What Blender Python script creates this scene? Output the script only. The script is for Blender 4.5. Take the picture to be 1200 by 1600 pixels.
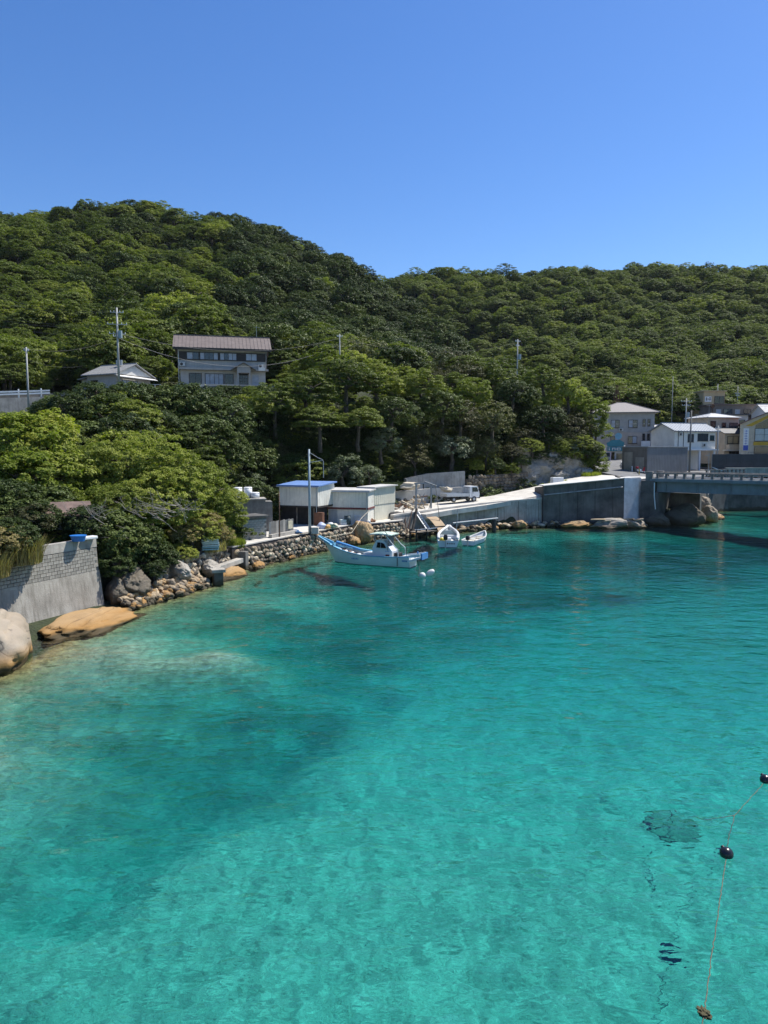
import bpy, math, random
import numpy as np
from mathutils import Vector, Matrix

for o in list(bpy.data.objects): bpy.data.objects.remove(o, do_unlink=True)
SC = bpy.context.scene
COL = SC.collection
R = math.radians

# ------------------------------------------------------------------ camera
F_PX, HORIZON, CAM_H = 1120.0, 705.0, 10.0
PITCH = math.atan((800 - HORIZON) / F_PX)
cam = bpy.data.cameras.new('camera'); camo = bpy.data.objects.new('camera', cam); COL.objects.link(camo)
cam.sensor_fit = 'VERTICAL'; cam.sensor_height = 36.0; cam.lens = F_PX / 1600 * 36.0
cam.clip_start = 0.1; cam.clip_end = 4000
camo.location = (0, 0, CAM_H); camo.rotation_euler = (math.pi / 2 - PITCH, 0, 0)
SC.camera = camo

# ------------------------------------------------------------------ sky and sun
SUN_AZ, SUN_EL = R(57), R(57)
w = bpy.data.worlds.new('World'); SC.world = w; w.use_nodes = True
nt = w.node_tree; nt.nodes.clear()
sky = nt.nodes.new('ShaderNodeTexSky'); sky.sky_type = 'NISHITA'; sky.sun_disc = False
sky.sun_elevation = SUN_EL; sky.sun_rotation = SUN_AZ
sky.altitude = 0; sky.air_density = 1.0; sky.dust_density = 0.25; sky.ozone_density = 3.6
hsv = nt.nodes.new('ShaderNodeHueSaturation'); hsv.inputs['Saturation'].default_value = 1.25; hsv.inputs['Hue'].default_value = 0.509
bg = nt.nodes.new('ShaderNodeBackground'); bg.inputs['Strength'].default_value = 0.115
wo = nt.nodes.new('ShaderNodeOutputWorld')
nt.links.new(sky.outputs[0], hsv.inputs['Color']); nt.links.new(hsv.outputs[0], bg.inputs['Color']); nt.links.new(bg.outputs[0], wo.inputs[0])
sl = bpy.data.lights.new('sun', 'SUN'); sl.energy = 5.0; sl.angle = R(0.53); sl.color = (1.0, 0.955, 0.88)
slo = bpy.data.objects.new('sun', sl); COL.objects.link(slo)
SUN = Vector((math.sin(SUN_AZ) * math.cos(SUN_EL), math.cos(SUN_AZ) * math.cos(SUN_EL), math.sin(SUN_EL)))
slo.rotation_euler = SUN.to_track_quat('Z', 'Y').to_euler(); slo.location = (60, 20, 120)
SC.view_settings.view_transform = 'Standard'; SC.view_settings.look = 'None'
SC.view_settings.exposure = 0.5; SC.view_settings.gamma = 1.0; SC.view_settings.use_curve_mapping = False
SC.render.engine = 'CYCLES'
cy = SC.cycles
cy.max_bounces = 8; cy.diffuse_bounces = 2; cy.glossy_bounces = 3; cy.transmission_bounces = 5; cy.transparent_max_bounces = 8
cy.volume_bounces = 0; cy.caustics_reflective = False; cy.caustics_refractive = True
cy.sample_clamp_indirect = 4.0; cy.use_denoising = True; cy.use_adaptive_sampling = True; cy.adaptive_threshold = 0.01

# ------------------------------------------------------------------ pixel rays to places (metres; z = 0 is the water)
def ray(u, v):
    x = (u - 600) / F_PX; q = (800 - v) / F_PX
    return (x, math.cos(PITCH) + q * math.sin(PITCH), -math.sin(PITCH) + q * math.cos(PITCH))
def P(u, v, D):
    r = ray(u, v); k = D / r[1]; return Vector((r[0] * k, D, CAM_H + r[2] * k))
def G(u, v, z=0.0):
    r = ray(u, v); k = (z - CAM_H) / r[2]; return Vector((r[0] * k, r[1] * k, z))
def project(p):
    x, y, z = p[0], p[1], p[2] - CAM_H
    d = y * math.cos(PITCH) - z * math.sin(PITCH); q = y * math.sin(PITCH) + z * math.cos(PITCH)
    return 600 + F_PX * x / d, 800 - F_PX * q / d, d

# ------------------------------------------------------------------ object helpers
def tag(o, label=None, cat=None, group=None, kind=None):
    if label: o['label'] = label
    if cat: o['category'] = cat
    if group: o['group'] = group
    if kind: o['kind'] = kind
    return o
def thing(name, label, cat, loc=(0, 0, 0), rotz=0.0, group=None):
    o = bpy.data.objects.new(name, None); COL.objects.link(o); o.empty_display_size = 0.3
    o.location = loc; o.rotation_euler = (0, 0, rotz)
    return tag(o, label, cat, group)
def link(name, me, parent=None, loc=(0, 0, 0), rot=(0, 0, 0), scale=None):
    o = bpy.data.objects.new(name, me); COL.objects.link(o); o.parent = parent
    o.location = loc; o.rotation_euler = rot
    if scale is not None: o.scale = scale
    return o

class MB:
    """Collects shapes; build() links them as one mesh object."""
    def __init__(s): s.v = []; s.f = []
    def add(s, vs, fs):
        n = len(s.v); s.v += [tuple(q) for q in vs]; s.f += [tuple(i + n for i in f) for f in fs]; return s
    def box(s, x0, x1, y0, y1, z0, z1):
        return s.add([(x0, y0, z0), (x1, y0, z0), (x1, y1, z0), (x0, y1, z0), (x0, y0, z1), (x1, y0, z1), (x1, y1, z1), (x0, y1, z1)],
                     [(0, 3, 2, 1), (4, 5, 6, 7), (0, 1, 5, 4), (1, 2, 6, 5), (2, 3, 7, 6), (3, 0, 4, 7)])
    def beam(s, a, b, wd, ht, up=(0, 0, 1)):
        a, b = Vector(a), Vector(b); d = (b - a).normalized(); up = Vector(up)
        if abs(d.dot(up)) > 0.98: up = Vector((0, 1, 0))
        x = d.cross(up).normalized(); y = x.cross(d).normalized()
        c = [(-wd / 2, -ht / 2), (wd / 2, -ht / 2), (wd / 2, ht / 2), (-wd / 2, ht / 2)]
        return s.add([a + x * i + y * j for i, j in c] + [b + x * i + y * j for i, j in c],
                     [(0, 1, 2, 3), (7, 6, 5, 4), (0, 4, 5, 1), (1, 5, 6, 2), (2, 6, 7, 3), (3, 7, 4, 0)])
    def cyl(s, a, b, r0, r1=None, n=10, cap=True):
        r1 = r0 if r1 is None else r1
        a, b = Vector(a), Vector(b); d = (b - a).normalized(); up = Vector((0, 0, 1)) if abs(d.z) < 0.95 else Vector((0, 1, 0))
        x = d.cross(up).normalized(); y = x.cross(d)
        vs = []
        for c, r in ((a, r0), (b, r1)):
            vs += [c + x * math.cos(2 * math.pi * k / n) * r + y * math.sin(2 * math.pi * k / n) * r for k in range(n)]
        fs = [(k, (k + 1) % n, n + (k + 1) % n, n + k) for k in range(n)]
        if cap: fs += [tuple(range(n - 1, -1, -1)), tuple(range(n, 2 * n))]
        return s.add(vs, fs)
    def tube(s, pts, r, n=6):
        pts = [Vector(q) for q in pts]; vs = []; m = len(pts)
        for i, q in enumerate(pts):
            d = (pts[min(i + 1, m - 1)] - pts[max(i - 1, 0)]).normalized()
            up = Vector((0, 0, 1)) if abs(d.z) < 0.95 else Vector((0, 1, 0))
            x = d.cross(up).normalized(); y = x.cross(d); rr = r[i] if isinstance(r, (list, tuple)) else r
            vs += [q + x * math.cos(2 * math.pi * k / n) * rr + y * math.sin(2 * math.pi * k / n) * rr for k in range(n)]
        fs = []
        for i in range(m - 1):
            fs += [(i * n + k, i * n + (k + 1) % n, (i + 1) * n + (k + 1) % n, (i + 1) * n + k) for k in range(n)]
        fs += [tuple(range(n - 1, -1, -1)), tuple(range((m - 1) * n, m * n))]
        return s.add(vs, fs)
    def prism(s, poly, off):
        """Polygon (3D points) pushed by vector off."""
        n = len(poly); off = Vector(off); a = [Vector(q) for q in poly]
        return s.add(a + [q + off for q in a], [tuple(range(n - 1, -1, -1)), tuple(range(n, 2 * n))] + [(k, (k + 1) % n, n + (k + 1) % n, n + k) for k in range(n)])
    def loft(s, rings, closed=True, caps=False):
        m = len(rings); n = len(rings[0]); vs = [q for r in rings for q in r]; fs = []
        for i in range(m - 1):
            for k in range(n if closed else n - 1):
                fs.append((i * n + k, i * n + (k + 1) % n, (i + 1) * n + (k + 1) % n, (i + 1) * n + k))
        if caps: fs += [tuple(range(n - 1, -1, -1)), tuple(range((m - 1) * n, m * n))]
        return s.add(vs, fs)
    def mesh(s, name, mat=None, smooth=False, fix=True):
        me = bpy.data.meshes.new(name); me.from_pydata([tuple(q) for q in s.v], [], s.f)
        if fix:
            import bmesh
            bm = bmesh.new(); bm.from_mesh(me); bmesh.ops.recalc_face_normals(bm, faces=bm.faces); bm.to_mesh(me); bm.free()
        if mat: me.materials.append(mat)
        if smooth: me.polygons.foreach_set('use_smooth', [True] * len(me.polygons))
        me.update(); return me
    def build(s, name, mat, parent=None, smooth=False, bevel=0.0, loc=(0, 0, 0), rot=(0, 0, 0)):
        o = link(name, s.mesh(name, mat, smooth), parent, loc, rot)
        if bevel:
            b = o.modifiers.new('edge', 'BEVEL'); b.width = bevel; b.segments = 2; b.limit_method = 'ANGLE'
        return o
def box(name, mat, parent, x0, x1, y0, y1, z0, z1, bevel=0.0):
    return MB().box(x0, x1, y0, y1, z0, z1).build(name, mat, parent, bevel=bevel)

def np_mesh(name, V, Fq, mat=None, smooth=False):
    me = bpy.data.meshes.new(name); n = len(V); m = len(Fq); k = Fq.shape[1]
    me.vertices.add(n); me.vertices.foreach_set('co', V.astype(np.float32).ravel())
    me.loops.add(m * k); me.loops.foreach_set('vertex_index', Fq.astype(np.int32).ravel())
    me.polygons.add(m); me.polygons.foreach_set('loop_start', np.arange(0, m * k, k, dtype=np.int32))
    me.polygons.foreach_set('loop_total', np.full(m, k, dtype=np.int32))
    if smooth: me.polygons.foreach_set('use_smooth', np.ones(m, dtype=bool))
    me.update(calc_edges=True); me.validate()
    if mat: me.materials.append(mat)
    return me

# ------------------------------------------------------------------ materials
def newmat(name):
    m = bpy.data.materials.new(name); m.use_nodes = True; t = m.node_tree; t.nodes.clear()
    out = t.nodes.new('ShaderNodeOutputMaterial'); b = t.nodes.new('ShaderNodeBsdfPrincipled')
    t.links.new(b.outputs[0], out.inputs[0]); return m, t, b, out
def N(t, kind, **kw):
    n = t.nodes.new(kind)
    for k, v in kw.items():
        if k in n.inputs.keys(): n.inputs[k].default_value = v
        else: setattr(n, k, v)
    return n
def ramp(t, fac, stops):
    r = t.nodes.new('ShaderNodeValToRGB'); e = r.color_ramp.elements
    while len(e) < len(stops): e.new(0.5)
    for k, (p, c) in enumerate(stops):
        e[k].position = p; e[k].color = (*c, 1) if len(c) == 3 else c
    t.links.new(fac, r.inputs[0]); return r.outputs[0]
def mixc(t, fac, a, b, mode='MIX'):
    m = t.nodes.new('ShaderNodeMix'); m.data_type = 'RGBA'; m.blend_type = mode
    for sock, val in ((m.inputs[0], fac), (m.inputs[6], a), (m.inputs[7], b)):
        if hasattr(val, 'is_output'): t.links.new(val, sock)
        elif isinstance(val, (int, float)): sock.default_value = val
        else: sock.default_value = (*val, 1) if len(val) == 3 else val
    return m.outputs[2]
def noise(t, scale, detail=4, rough=0.55, vec=None, stretch=None, dist=0.0):
    n = N(t, 'ShaderNodeTexNoise', Scale=scale, Detail=detail, Roughness=rough, Distortion=dist)
    if vec is None:
        g = t.nodes.new('ShaderNodeTexCoord'); vec = g.outputs['Object']
    if stretch:
        mp = t.nodes.new('ShaderNodeMapping'); mp.inputs['Scale'].default_value = stretch; t.links.new(vec, mp.inputs[0]); vec = mp.outputs[0]
    t.links.new(vec, n.inputs['Vector']); return n.outputs['Fac']
def bump(t, b, h, strength, dist=0.05):
    n = N(t, 'ShaderNodeBump', Strength=strength, Distance=dist); t.links.new(h, n.inputs['Height']); t.links.new(n.outputs[0], b.inputs['Normal']); return n
MATS = {}
def M(name, col, rough=0.7, var=0.18, scale=1.5, streak=0.0, streakcol=None, bmp=0.0, bscale=12.0, metal=0.0, spec=0.5, patch=None, patchamt=0.35, tide=False, rnd=0.0):
    """A worn surface: base colour, soft mottling, optional vertical run-off streaks and blotches of another colour, fine relief."""
    if name in MATS: return MATS[name]
    m, t, b, out = newmat(name)
    g = t.nodes.new('ShaderNodeTexCoord').outputs['Object']
    n1 = noise(t, scale, 5, 0.6, g)
    d = [max(0, c * (1 - var * 1.6)) for c in col]; l = [min(1, c * (1 + var)) for c in col]
    c = ramp(t, n1, [(0.3, d), (0.7, l)])
    if patch:
        n3 = noise(t, scale * 0.45, 4, 0.65, g); r = ramp(t, n3, [(0.5, (0, 0, 0)), (0.68, (patchamt,) * 3)])
        c = mixc(t, r, c, patch)
    if streak:
        n2 = noise(t, 1.0, 4, 0.6, g, stretch=(5.0, 5.0, 0.35)); r = ramp(t, n2, [(0.48, (0, 0, 0)), (0.75, (streak,) * 3)])
        c = mixc(t, r, c, streakcol or [q * 0.35 for q in col])
    if rnd:
        oi = t.nodes.new('ShaderNodeObjectInfo'); mr = N(t, 'ShaderNodeMapRange'); mr.inputs['To Min'].default_value = 1 - rnd; mr.inputs['To Max'].default_value = 1 + rnd * 0.6; t.links.new(oi.outputs['Random'], mr.inputs['Value'])
        c = mixc(t, 1.0, c, mr.outputs[0], 'MULTIPLY')
    if tide:      # weed-darkened band at the tide line
        gp = t.nodes.new('ShaderNodeNewGeometry'); sx = t.nodes.new('ShaderNodeSeparateXYZ'); t.links.new(gp.outputs['Position'], sx.inputs[0])
        zz = N(t, 'ShaderNodeMath', operation='MULTIPLY_ADD'); t.links.new(noise(t, 0.9, 5, 0.65, gp.outputs['Position']), zz.inputs[0]); zz.inputs[1].default_value = -0.9; t.links.new(sx.outputs[2], zz.inputs[2])
        mr = N(t, 'ShaderNodeMapRange', clamp=True); mr.inputs['From Min'].default_value = 0.05; mr.inputs['From Max'].default_value = -0.18; t.links.new(zz.outputs[0], mr.inputs['Value'])
        c = mixc(t, mr.outputs[0], c, (0.055, 0.045, 0.025))
    t.links.new(c, b.inputs['Base Color']); b.inputs['Roughness'].default_value = rough; b.inputs['Metallic'].default_value = metal
    b.inputs['Specular IOR Level'].default_value = spec
    if bmp: bump(t, b, noise(t, bscale, 5, 0.65, g), bmp, 0.04)
    MATS[name] = m; return m
def glassmat(name, tint=(0.02, 0.025, 0.03)):
    if name in MATS: return MATS[name]
    m, t, b, out = newmat(name); b.inputs['Base Color'].default_value = (*tint, 1); b.inputs['Roughness'].default_value = 0.06
    b.inputs['Specular IOR Level'].default_value = 0.7
    bump(t, b, noise(t, 1.3, 2), 0.06, 0.05); MATS[name] = m; return m
# ------------------------------------------------------------------ shoreline and ground
SHORE = [(-70, -90), (-48, -40), (-34, 0), (-24, 18), (-18.6, 28), (-17.4, 31.7), (-17.0, 34.4), (-17.2, 38.0), (-16.4, 42.0), (-15.6, 47.0), (-14.0, 50.4), (-13.2, 53.0),
         (-11.9, 60.1), (-10.3, 63.8), (-6.6, 71.2), (-3.9, 77.0), (0, 80.0), (3.0, 83.4), (6.2, 86.6), (13.1, 91.6), (20.7, 93.6), (24.7, 95.2), (33.2, 94.0), (35.6, 95.8),
         (43.0, 98.0), (46.5, 104.0), (52, 116), (58.4, 121.8), (66.9, 124.5), (100, 127), (140, 118), (190, 70), (260, 0)]
LAND = np.array(SHORE + [(700, 0), (700, 900), (-500, 900), (-500, -90)], float)
def land_dist(x, y):
    """Signed distance to the shore: > 0 on land."""
    x = np.asarray(x, float); y = np.asarray(y, float); dmin = np.full(x.shape, 1e9); inside = np.zeros(x.shape, bool); n = len(LAND)
    for i in range(n):
        a, b = LAND[i], LAND[(i + 1) % n]; e = b - a; L = e @ e
        tt = np.clip(((x - a[0]) * e[0] + (y - a[1]) * e[1]) / L, 0, 1)
        dmin = np.minimum(dmin, np.hypot(x - a[0] - tt * e[0], y - a[1] - tt * e[1]))
        c = (a[1] > y) != (b[1] > y)
        with np.errstate(divide='ignore', invalid='ignore'):
            xi = (b[0] - a[0]) * (y - a[1]) / (b[1] - a[1] if b[1] != a[1] else 1e-9) + a[0]
        inside ^= c & (x < xi)
    return np.where(inside, dmin, -dmin)

CT = []
def ct(x, y, z): CT.append((x, y, z))
def cp(u, v, D, drop=6.5):
    q = P(u, v, D); drop += 4.5 if D > 295 else 1.0 if D > 170 else 0
    CT.append((q.x, q.y, q.z - drop))
# low ground along the shore
for q in [(-24, 30, 3), (-21, 38, 3.8), (-19.5, 43, 3.6), (-17.5, 48, 2.2), (-16, 53, 2.2), (-14, 60, 2.0), (-9, 68, 1.9), (-5, 76, 1.9), (-1, 82, 1.9), (-6, 84, 2.0), (-12, 76, 2.2), (-14, 70, 2.2),
          (3, 87, 2.0), (5, 92, 2.4), (10, 95, 2.6), (15, 98, 3.2), (20, 101, 4.0), (24, 102, 4.8), (23, 97, 3.5), (28, 98, 4.5), (32, 97, 5.0), (30, 105, 6.0), (35, 100, 5.6), (36, 108, 6.0), (42, 104, 5.6), (45, 108, 5.6), (44, 116, 6.2),
          (50, 120, 6.2), (56, 126, 6.3), (66, 130, 6.6), (80, 132, 7.0), (40, 118, 6.4), (38, 126, 7.6), (40, 136, 8.8), (46, 150, 9.4), (52, 140, 8.2), (60, 140, 8.6), (72, 140, 9.2), (66, 155, 12.0), (80, 160, 14), (56, 160, 11.5), (95, 145, 12), (48, 165, 12), (70, 172, 17),
          (120, 150, 14), (150, 160, 22)]: ct(*q)
# wooded bank between the quay and the hillside road
for q in [(-30, 40, 6.5), (-27, 52, 6), (-24, 62, 6.5), (-21, 72, 9), (-17, 80, 9), (-12, 86, 8.5), (-6, 92, 8), (0, 96, 8), (5, 100, 8), (10, 104, 8.5), (16, 107, 9), (22, 110, 10.5), (28, 113, 11.5), (32, 118, 12.5), (31, 126, 13.5),
          (-44, 60, 8), (-38, 72, 8.5), (-30, 84, 12.5), (-22, 94, 14), (-12, 100, 15.5), (-2, 106, 16), (8, 112, 16), (18, 118, 16), (26, 124, 16), (24, 138, 17), (30, 136, 14), (34, 142, 12),
          # terrace of the hillside road and the two houses
          (-62, 84, 15.2), (-52, 92, 16.8), (-46, 100, 18.4), (-40, 100, 18.6), (-33, 106, 19.3), (-26, 109, 19.6), (-18, 110, 19.6), (-10, 114, 19.6), (0, 118, 19.8), (-26, 119, 20.2), (-40, 108, 19.0), (-17, 118, 20.2)]: ct(*q)
# left hill, canopy line minus tree height
for q in [(0, 332, 300), (90, 343, 330), (180, 331, 330), (290, 321, 320), (360, 332, 320), (430, 347, 325), (500, 387, 335), (580, 430, 345), (0, 400, 210), (120, 400, 220), (250, 400, 225), (350, 410, 230), (450, 430, 240), (540, 455, 260),
          (0, 480, 140), (100, 480, 150), (230, 470, 160), (350, 480, 165), (450, 490, 180), (560, 500, 200), (640, 505, 215), (660, 540, 180), (690, 575, 160), (0, 560, 112), (90, 545, 120), (230, 520, 130), (480, 520, 140), (560, 540, 140), (620, 560, 150), (740, 585, 150)]: cp(*q)
# crest of the nearer hill's flank and the dip behind it
for u, v, D in [(540, 410, 330), (590, 442, 300), (625, 465, 270), (655, 490, 240), (680, 515, 215), (698, 545, 192), (712, 575, 172)]:
    q = P(u, v, D); CT.append((q.x, q.y, q.z - 7)); q2 = P(u + 25, v, D + 50); CT.append((q2.x, q2.y, q.z - 19))
# right hill
for q in [(580, 430, 400), (640, 420, 440), (720, 415, 450), (850, 421, 460), (1000, 416, 455), (1100, 414, 450), (1200, 414, 440), (1350, 425, 430), (760, 470, 360), (900, 480, 350), (1050, 480, 345), (1200, 480, 330), (1350, 480, 320),
          (800, 540, 260), (920, 550, 250), (1050, 560, 250), (1180, 560, 235), (1320, 560, 230), (860, 590, 190), (960, 605, 195), (1060, 610, 200), (1150, 610, 205), (1250, 610, 200)]: cp(*q)
for q in [(-140, 420, 70), (-90, 430, 70), (-30, 440, 75), (20, 540, 90), (120, 570, 90), (240, 560, 90), (-160, 120, 40), (-120, 60, 26), (-90, 20, 20), (-60, 0, 12), (-220, 250, 75), (-260, 400, 70), (350, 450, 90), (300, 250, 60), (250, 160, 40), (-55, 30, 14), (-100, 90, 24), (-180, 320, 105)]: ct(*q)
CT = np.array(CT)
SOFT = 5.0
def kern(d2): return np.sqrt(d2 + SOFT * SOFT)
_d = ((CT[:, None, :2] - CT[None, :, :2]) ** 2).sum(-1)
_n = len(CT); _A = np.zeros((_n + 1, _n + 1)); _A[:_n, :_n] = kern(_d) - 0.15 * np.eye(_n); _A[:_n, _n] = 1; _A[_n, :_n] = 1
WGT = np.linalg.solve(_A, np.append(CT[:, 2], 0))
def ground_z(x, y):
    x = np.atleast_1d(np.asarray(x, float)); y = np.atleast_1d(np.asarray(y, float)); z = np.full(x.shape, WGT[-1])
    for (cx, cy_, _z), wg in zip(CT, WGT[:-1]): z = z + wg * kern((x - cx) ** 2 + (y - cy_) ** 2)
    return z
def gz(x, y): return float(ground_z(x, y)[0])
def grid(xs, ys, zfun):
    X, Y = np.meshgrid(xs, ys); Z = zfun(X.ravel(), Y.ravel()); V = np.stack([X.ravel(), Y.ravel(), Z], 1)
    nx, ny = len(xs), len(ys); i, j = np.meshgrid(np.arange(nx - 1), np.arange(ny - 1)); a = (j * nx + i).ravel()
    return V, np.stack([a, a + 1, a + 1 + nx, a + nx], 1)
RNG = np.random.default_rng(7)
def vnoise(x, y, s, seed):
    """Value noise, about -1 to 1."""
    r = np.random.default_rng(seed); T = r.uniform(-1, 1, (64, 64)); x = np.asarray(x) / s; y = np.asarray(y) / s
    i = np.floor(x).astype(int); j = np.floor(y).astype(int); fx = x - i; fy = y - j; fx = fx * fx * (3 - 2 * fx); fy = fy * fy * (3 - 2 * fy)
    g = lambda a, b: T[a % 64, b % 64]
    return (g(i, j) * (1 - fx) + g(i + 1, j) * fx) * (1 - fy) + (g(i, j + 1) * (1 - fx) + g(i + 1, j + 1) * fx) * fy
CUTS = []      # ground kept below z = a + b x + c y inside a polygon (quays, roads, foreshore)
def cut(poly, a, slope=99.0): CUTS.append((np.array(poly, float), a, slope))
def poly_dist(poly, x, y):
    d = np.full(x.shape, 1e9); n = len(poly)
    for i in range(n):
        a, e = poly[i], poly[(i + 1) % n] - poly[i]; tt = np.clip(((x - a[0]) * e[0] + (y - a[1]) * e[1]) / (e @ e), 0, 1); d = np.minimum(d, np.hypot(x - a[0] - tt * e[0], y - a[1] - tt * e[1]))
    return d
def inside(poly, x, y):
    k = np.zeros(x.shape, bool); n = len(poly)
    for i in range(n):
        (ax, ay), (bx, by) = poly[i], poly[(i + 1) % n]
        k ^= ((ay > y) != (by > y)) & (x < (bx - ax) * (y - ay) / ((by - ay) or 1e-9) + ax)
    return k
cut([(-15, 29), (-23.5, 29.5), (-23.0, 36.0), (-21.6, 39.4), (-19.3, 45.2), (-17.6, 47.5), (-16.9, 50.8), (-15.4, 54.5), (-10, 54), (-12, 40)], 0.1)
cut([(-15.4, 54.5), (-16.4, 60), (-17.9, 70), (-13.5, 83), (-6.5, 92), (0, 97), (3, 99.4), (12, 103.6), (17, 105), (22, 107.6), (30, 99), (24, 90), (6, 80), (-4, 68), (-8, 54)], 1.4, 1.15)
cut([(6, 86), (2, 98.6), (12, 103.6), (22, 108.0), (26, 109.2), (31, 111.6), (33.4, 113), (40, 113), (48, 104), (48, 92), (20, 90)], 2.0)
cut([(33.4, 108), (33.6, 122), (35, 130), (38, 140), (41, 152), (47, 162), (100, 162), (100, 122), (66, 118), (58, 116), (54, 113), (48, 104), (36, 103)], 5.9, 1.2)
cut([(44, 100), (49, 106), (53.5, 114.5), (59, 119), (67, 122), (105, 125), (105, 119), (60, 110), (50, 96)], 0.0)
cut([(-34.5, 101), (-34, 119), (-13, 123), (-12, 106)], 19.2)
cut([(-35, 110), (-34, 132), (-18, 135), (-6, 130), (-6, 116), (-12, 108)], 20.0, 1.9)
cut([(-56, 80), (-51, 92), (-47, 106), (-34, 110), (-30, 101), (-42, 90), (-52, 80)], 15.4)
cut([(-44, 92), (-48, 107), (-33, 112), (-30, 100), (-38, 95)], 17.6)
cut([(18, 88), (18, 95.2), (21, 96.0), (35, 98.0), (37, 98.8), (48, 99), (48, 88)], -0.9)
cut([(-58, 76), (-54.5, 82.5), (-49, 87.2), (-41.0, 93.0), (-36, 88), (-46, 74)], 13.2)
def hill(x, y):
    z = ground_z(x, y); d = land_dist(x, y)
    for poly, ca, sl_ in CUTS:
        lim = ca + np.where(inside(poly, x, y), 0.0, poly_dist(poly, x, y)) * sl_
        z = np.minimum(z, lim); far = np.clip((y - 150) / 80, 0, 1)
    z = z + far * (vnoise(x, y, 38, 1) * 3.0 + vnoise(x, y, 17, 2) * 1.6)
    z = np.maximum(z, 0.4); k = np.clip((d + 0.2) / 1.4, 0, 1)
    return z * k + (1 - k) * np.where(d < -3, -9.0, -2.5)
def hz(x, y): return float(hill(np.array([x]), np.array([y]))[0])
xs = np.concatenate([np.arange(-420, -30, 6), np.arange(-30, 70, 1.0), np.arange(70, 120, 3), np.arange(120, 640, 8)])
ys = np.concatenate([np.arange(-90, 24, 6), np.arange(24, 132, 1.0), np.arange(132, 230, 3.5), np.arange(230, 760, 8)])
V, Fq = grid(xs, ys, hill)
m, t, b, out = newmat('undergrowth soil')
c = ramp(t, noise(t, 0.7, 6, 0.65), [(0.3, (0.015, 0.020, 0.008)), (0.55, (0.028, 0.040, 0.013)), (0.75, (0.050, 0.050, 0.022))])
t.links.new(c, b.inputs['Base Color']); b.inputs['Roughness'].default_value = 0.95; bump(t, b, noise(t, 2.5, 5), 0.9, 0.3)
MATS['soil'] = m
tag(link('hill_ground', np_mesh('hill_ground', V, Fq, m, True)), 'dark leafy ground of the wooded hills', kind='structure')

# seabed: sand with rock and weed along the left bank, deeper in the middle
_bx = np.array([(-30, -30), (-14, 5), (-9, 14), (-2, 25), (3, 40), (12, 54), (26, 62), (44, 66), (80, 70)])
def rocky(x, y):
    yb = np.interp(x, _bx[:, 0], _bx[:, 1]); return np.clip((y - yb) / 12 + 0.42 + 0.55 * vnoise(x, y, 6, 5) + 0.35 * vnoise(x, y, 2.5, 15), 0, 1)
def bed(x, y):
    d = np.maximum(-land_dist(x, y), 0); rk = rocky(x, y)
    dep = 0.15 + (3.2 + 3.9 * np.clip((y - 18) / 50, 0, 1)) * (1 - np.exp(-d / 7.0)) + 1.2 * rk * (1 - np.exp(-d / 14.0))
    dep += rk * (0.9 * vnoise(x, y, 4.0, 3) + 0.5 * vnoise(x, y, 1.7, 4)) * np.clip(d / 6, 0, 1) + 0.25 * vnoise(x, y, 9, 6) + 0.05 * vnoise(x, y, 1.4, 8)
    # pale shoals off the left bank and by the bridge
    for cx, cyy, rr, hh in [(-9.5, 34, 3.2, 2.2), (-15.5, 21, 3.2, 2.6), (-6.5, 49, 3.0, 1.6), (15, 84, 4.0, 2.2), (27, 84, 5, 2.0), (52, 92, 7, 1.5), (-12.5, 38, 3.0, 1.2)]:
        dep -= hh * np.exp(-(((x - cx) * 0.6) ** 2 + (y - cyy) ** 2) / (rr * rr)) * np.clip(d / 4, 0, 1)
    land = land_dist(x, y); dep = np.where(land > 0, 0.4 + np.minimum(land, 4), np.maximum(dep, 0.12))
    return -dep
V, Fq = grid(np.concatenate([np.arange(-75, -26, 3), np.arange(-26, 60, 0.7), np.arange(60, 262, 4)]), np.concatenate([np.arange(-88, 6, 4), np.arange(6, 60, 0.6), np.arange(60, 136, 1.2)]), bed)
me = np_mesh('seabed', V, Fq, None, True)
at = me.attributes.new('rock', 'FLOAT', 'POINT')
rk = rocky(V[:, 0], V[:, 1]); dd = np.maximum(-land_dist(V[:, 0], V[:, 1]), 0)
shoal = np.zeros(len(V))
for cx, cyy, rr in [(-9.5, 34, 3.4), (-15.5, 21, 3.0), (15, 84, 5), (27, 84, 6), (-6.5, 49, 2.6), (52, 92, 7), (-12.5, 38, 3)]:
    shoal = np.maximum(shoal, np.exp(-(((V[:, 0] - cx) * 0.6) ** 2 + (V[:, 1] - cyy) ** 2) / (rr * rr)))
at.data.foreach_set('value', np.clip(rk - 0.75 * shoal, 0, 1).astype(np.float32))
at2 = me.attributes.new('shallow', 'FLOAT', 'POINT'); at2.data.foreach_set('value', np.exp(-dd / 2.2).astype(np.float32))
m, t, b, out = newmat('seabed sand and weed')
a1 = N(t, 'ShaderNodeAttribute', attribute_name='rock'); a2 = N(t, 'ShaderNodeAttribute', attribute_name='shallow')
sand = ramp(t, noise(t, 1.6, 6, 0.7), [(0.30, (0.31, 0.305, 0.235)), (0.5, (0.47, 0.455, 0.355)), (0.70, (0.62, 0.595, 0.47))])
cells = N(t, 'ShaderNodeTexVoronoi', Scale=0.55); wv = noise(t, 0.42, 7, 0.75)
weed = ramp(t, wv, [(0.36, (0.10, 0.11, 0.078)), (0.52, (0.20, 0.20, 0.145)), (0.66, (0.40, 0.37, 0.285))])
sand = mixc(t, ramp(t, noise(t, 0.13, 4, 0.6), [(0.38, (0.16,) * 3), (0.62, (0, 0, 0))]), sand, (0.20, 0.20, 0.155))
sp = ramp(t, noise(t, 2.2, 6, 0.8), [(0.54, (0, 0, 0)), (0.68, (0.5, 0.5, 0.5))])
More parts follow.
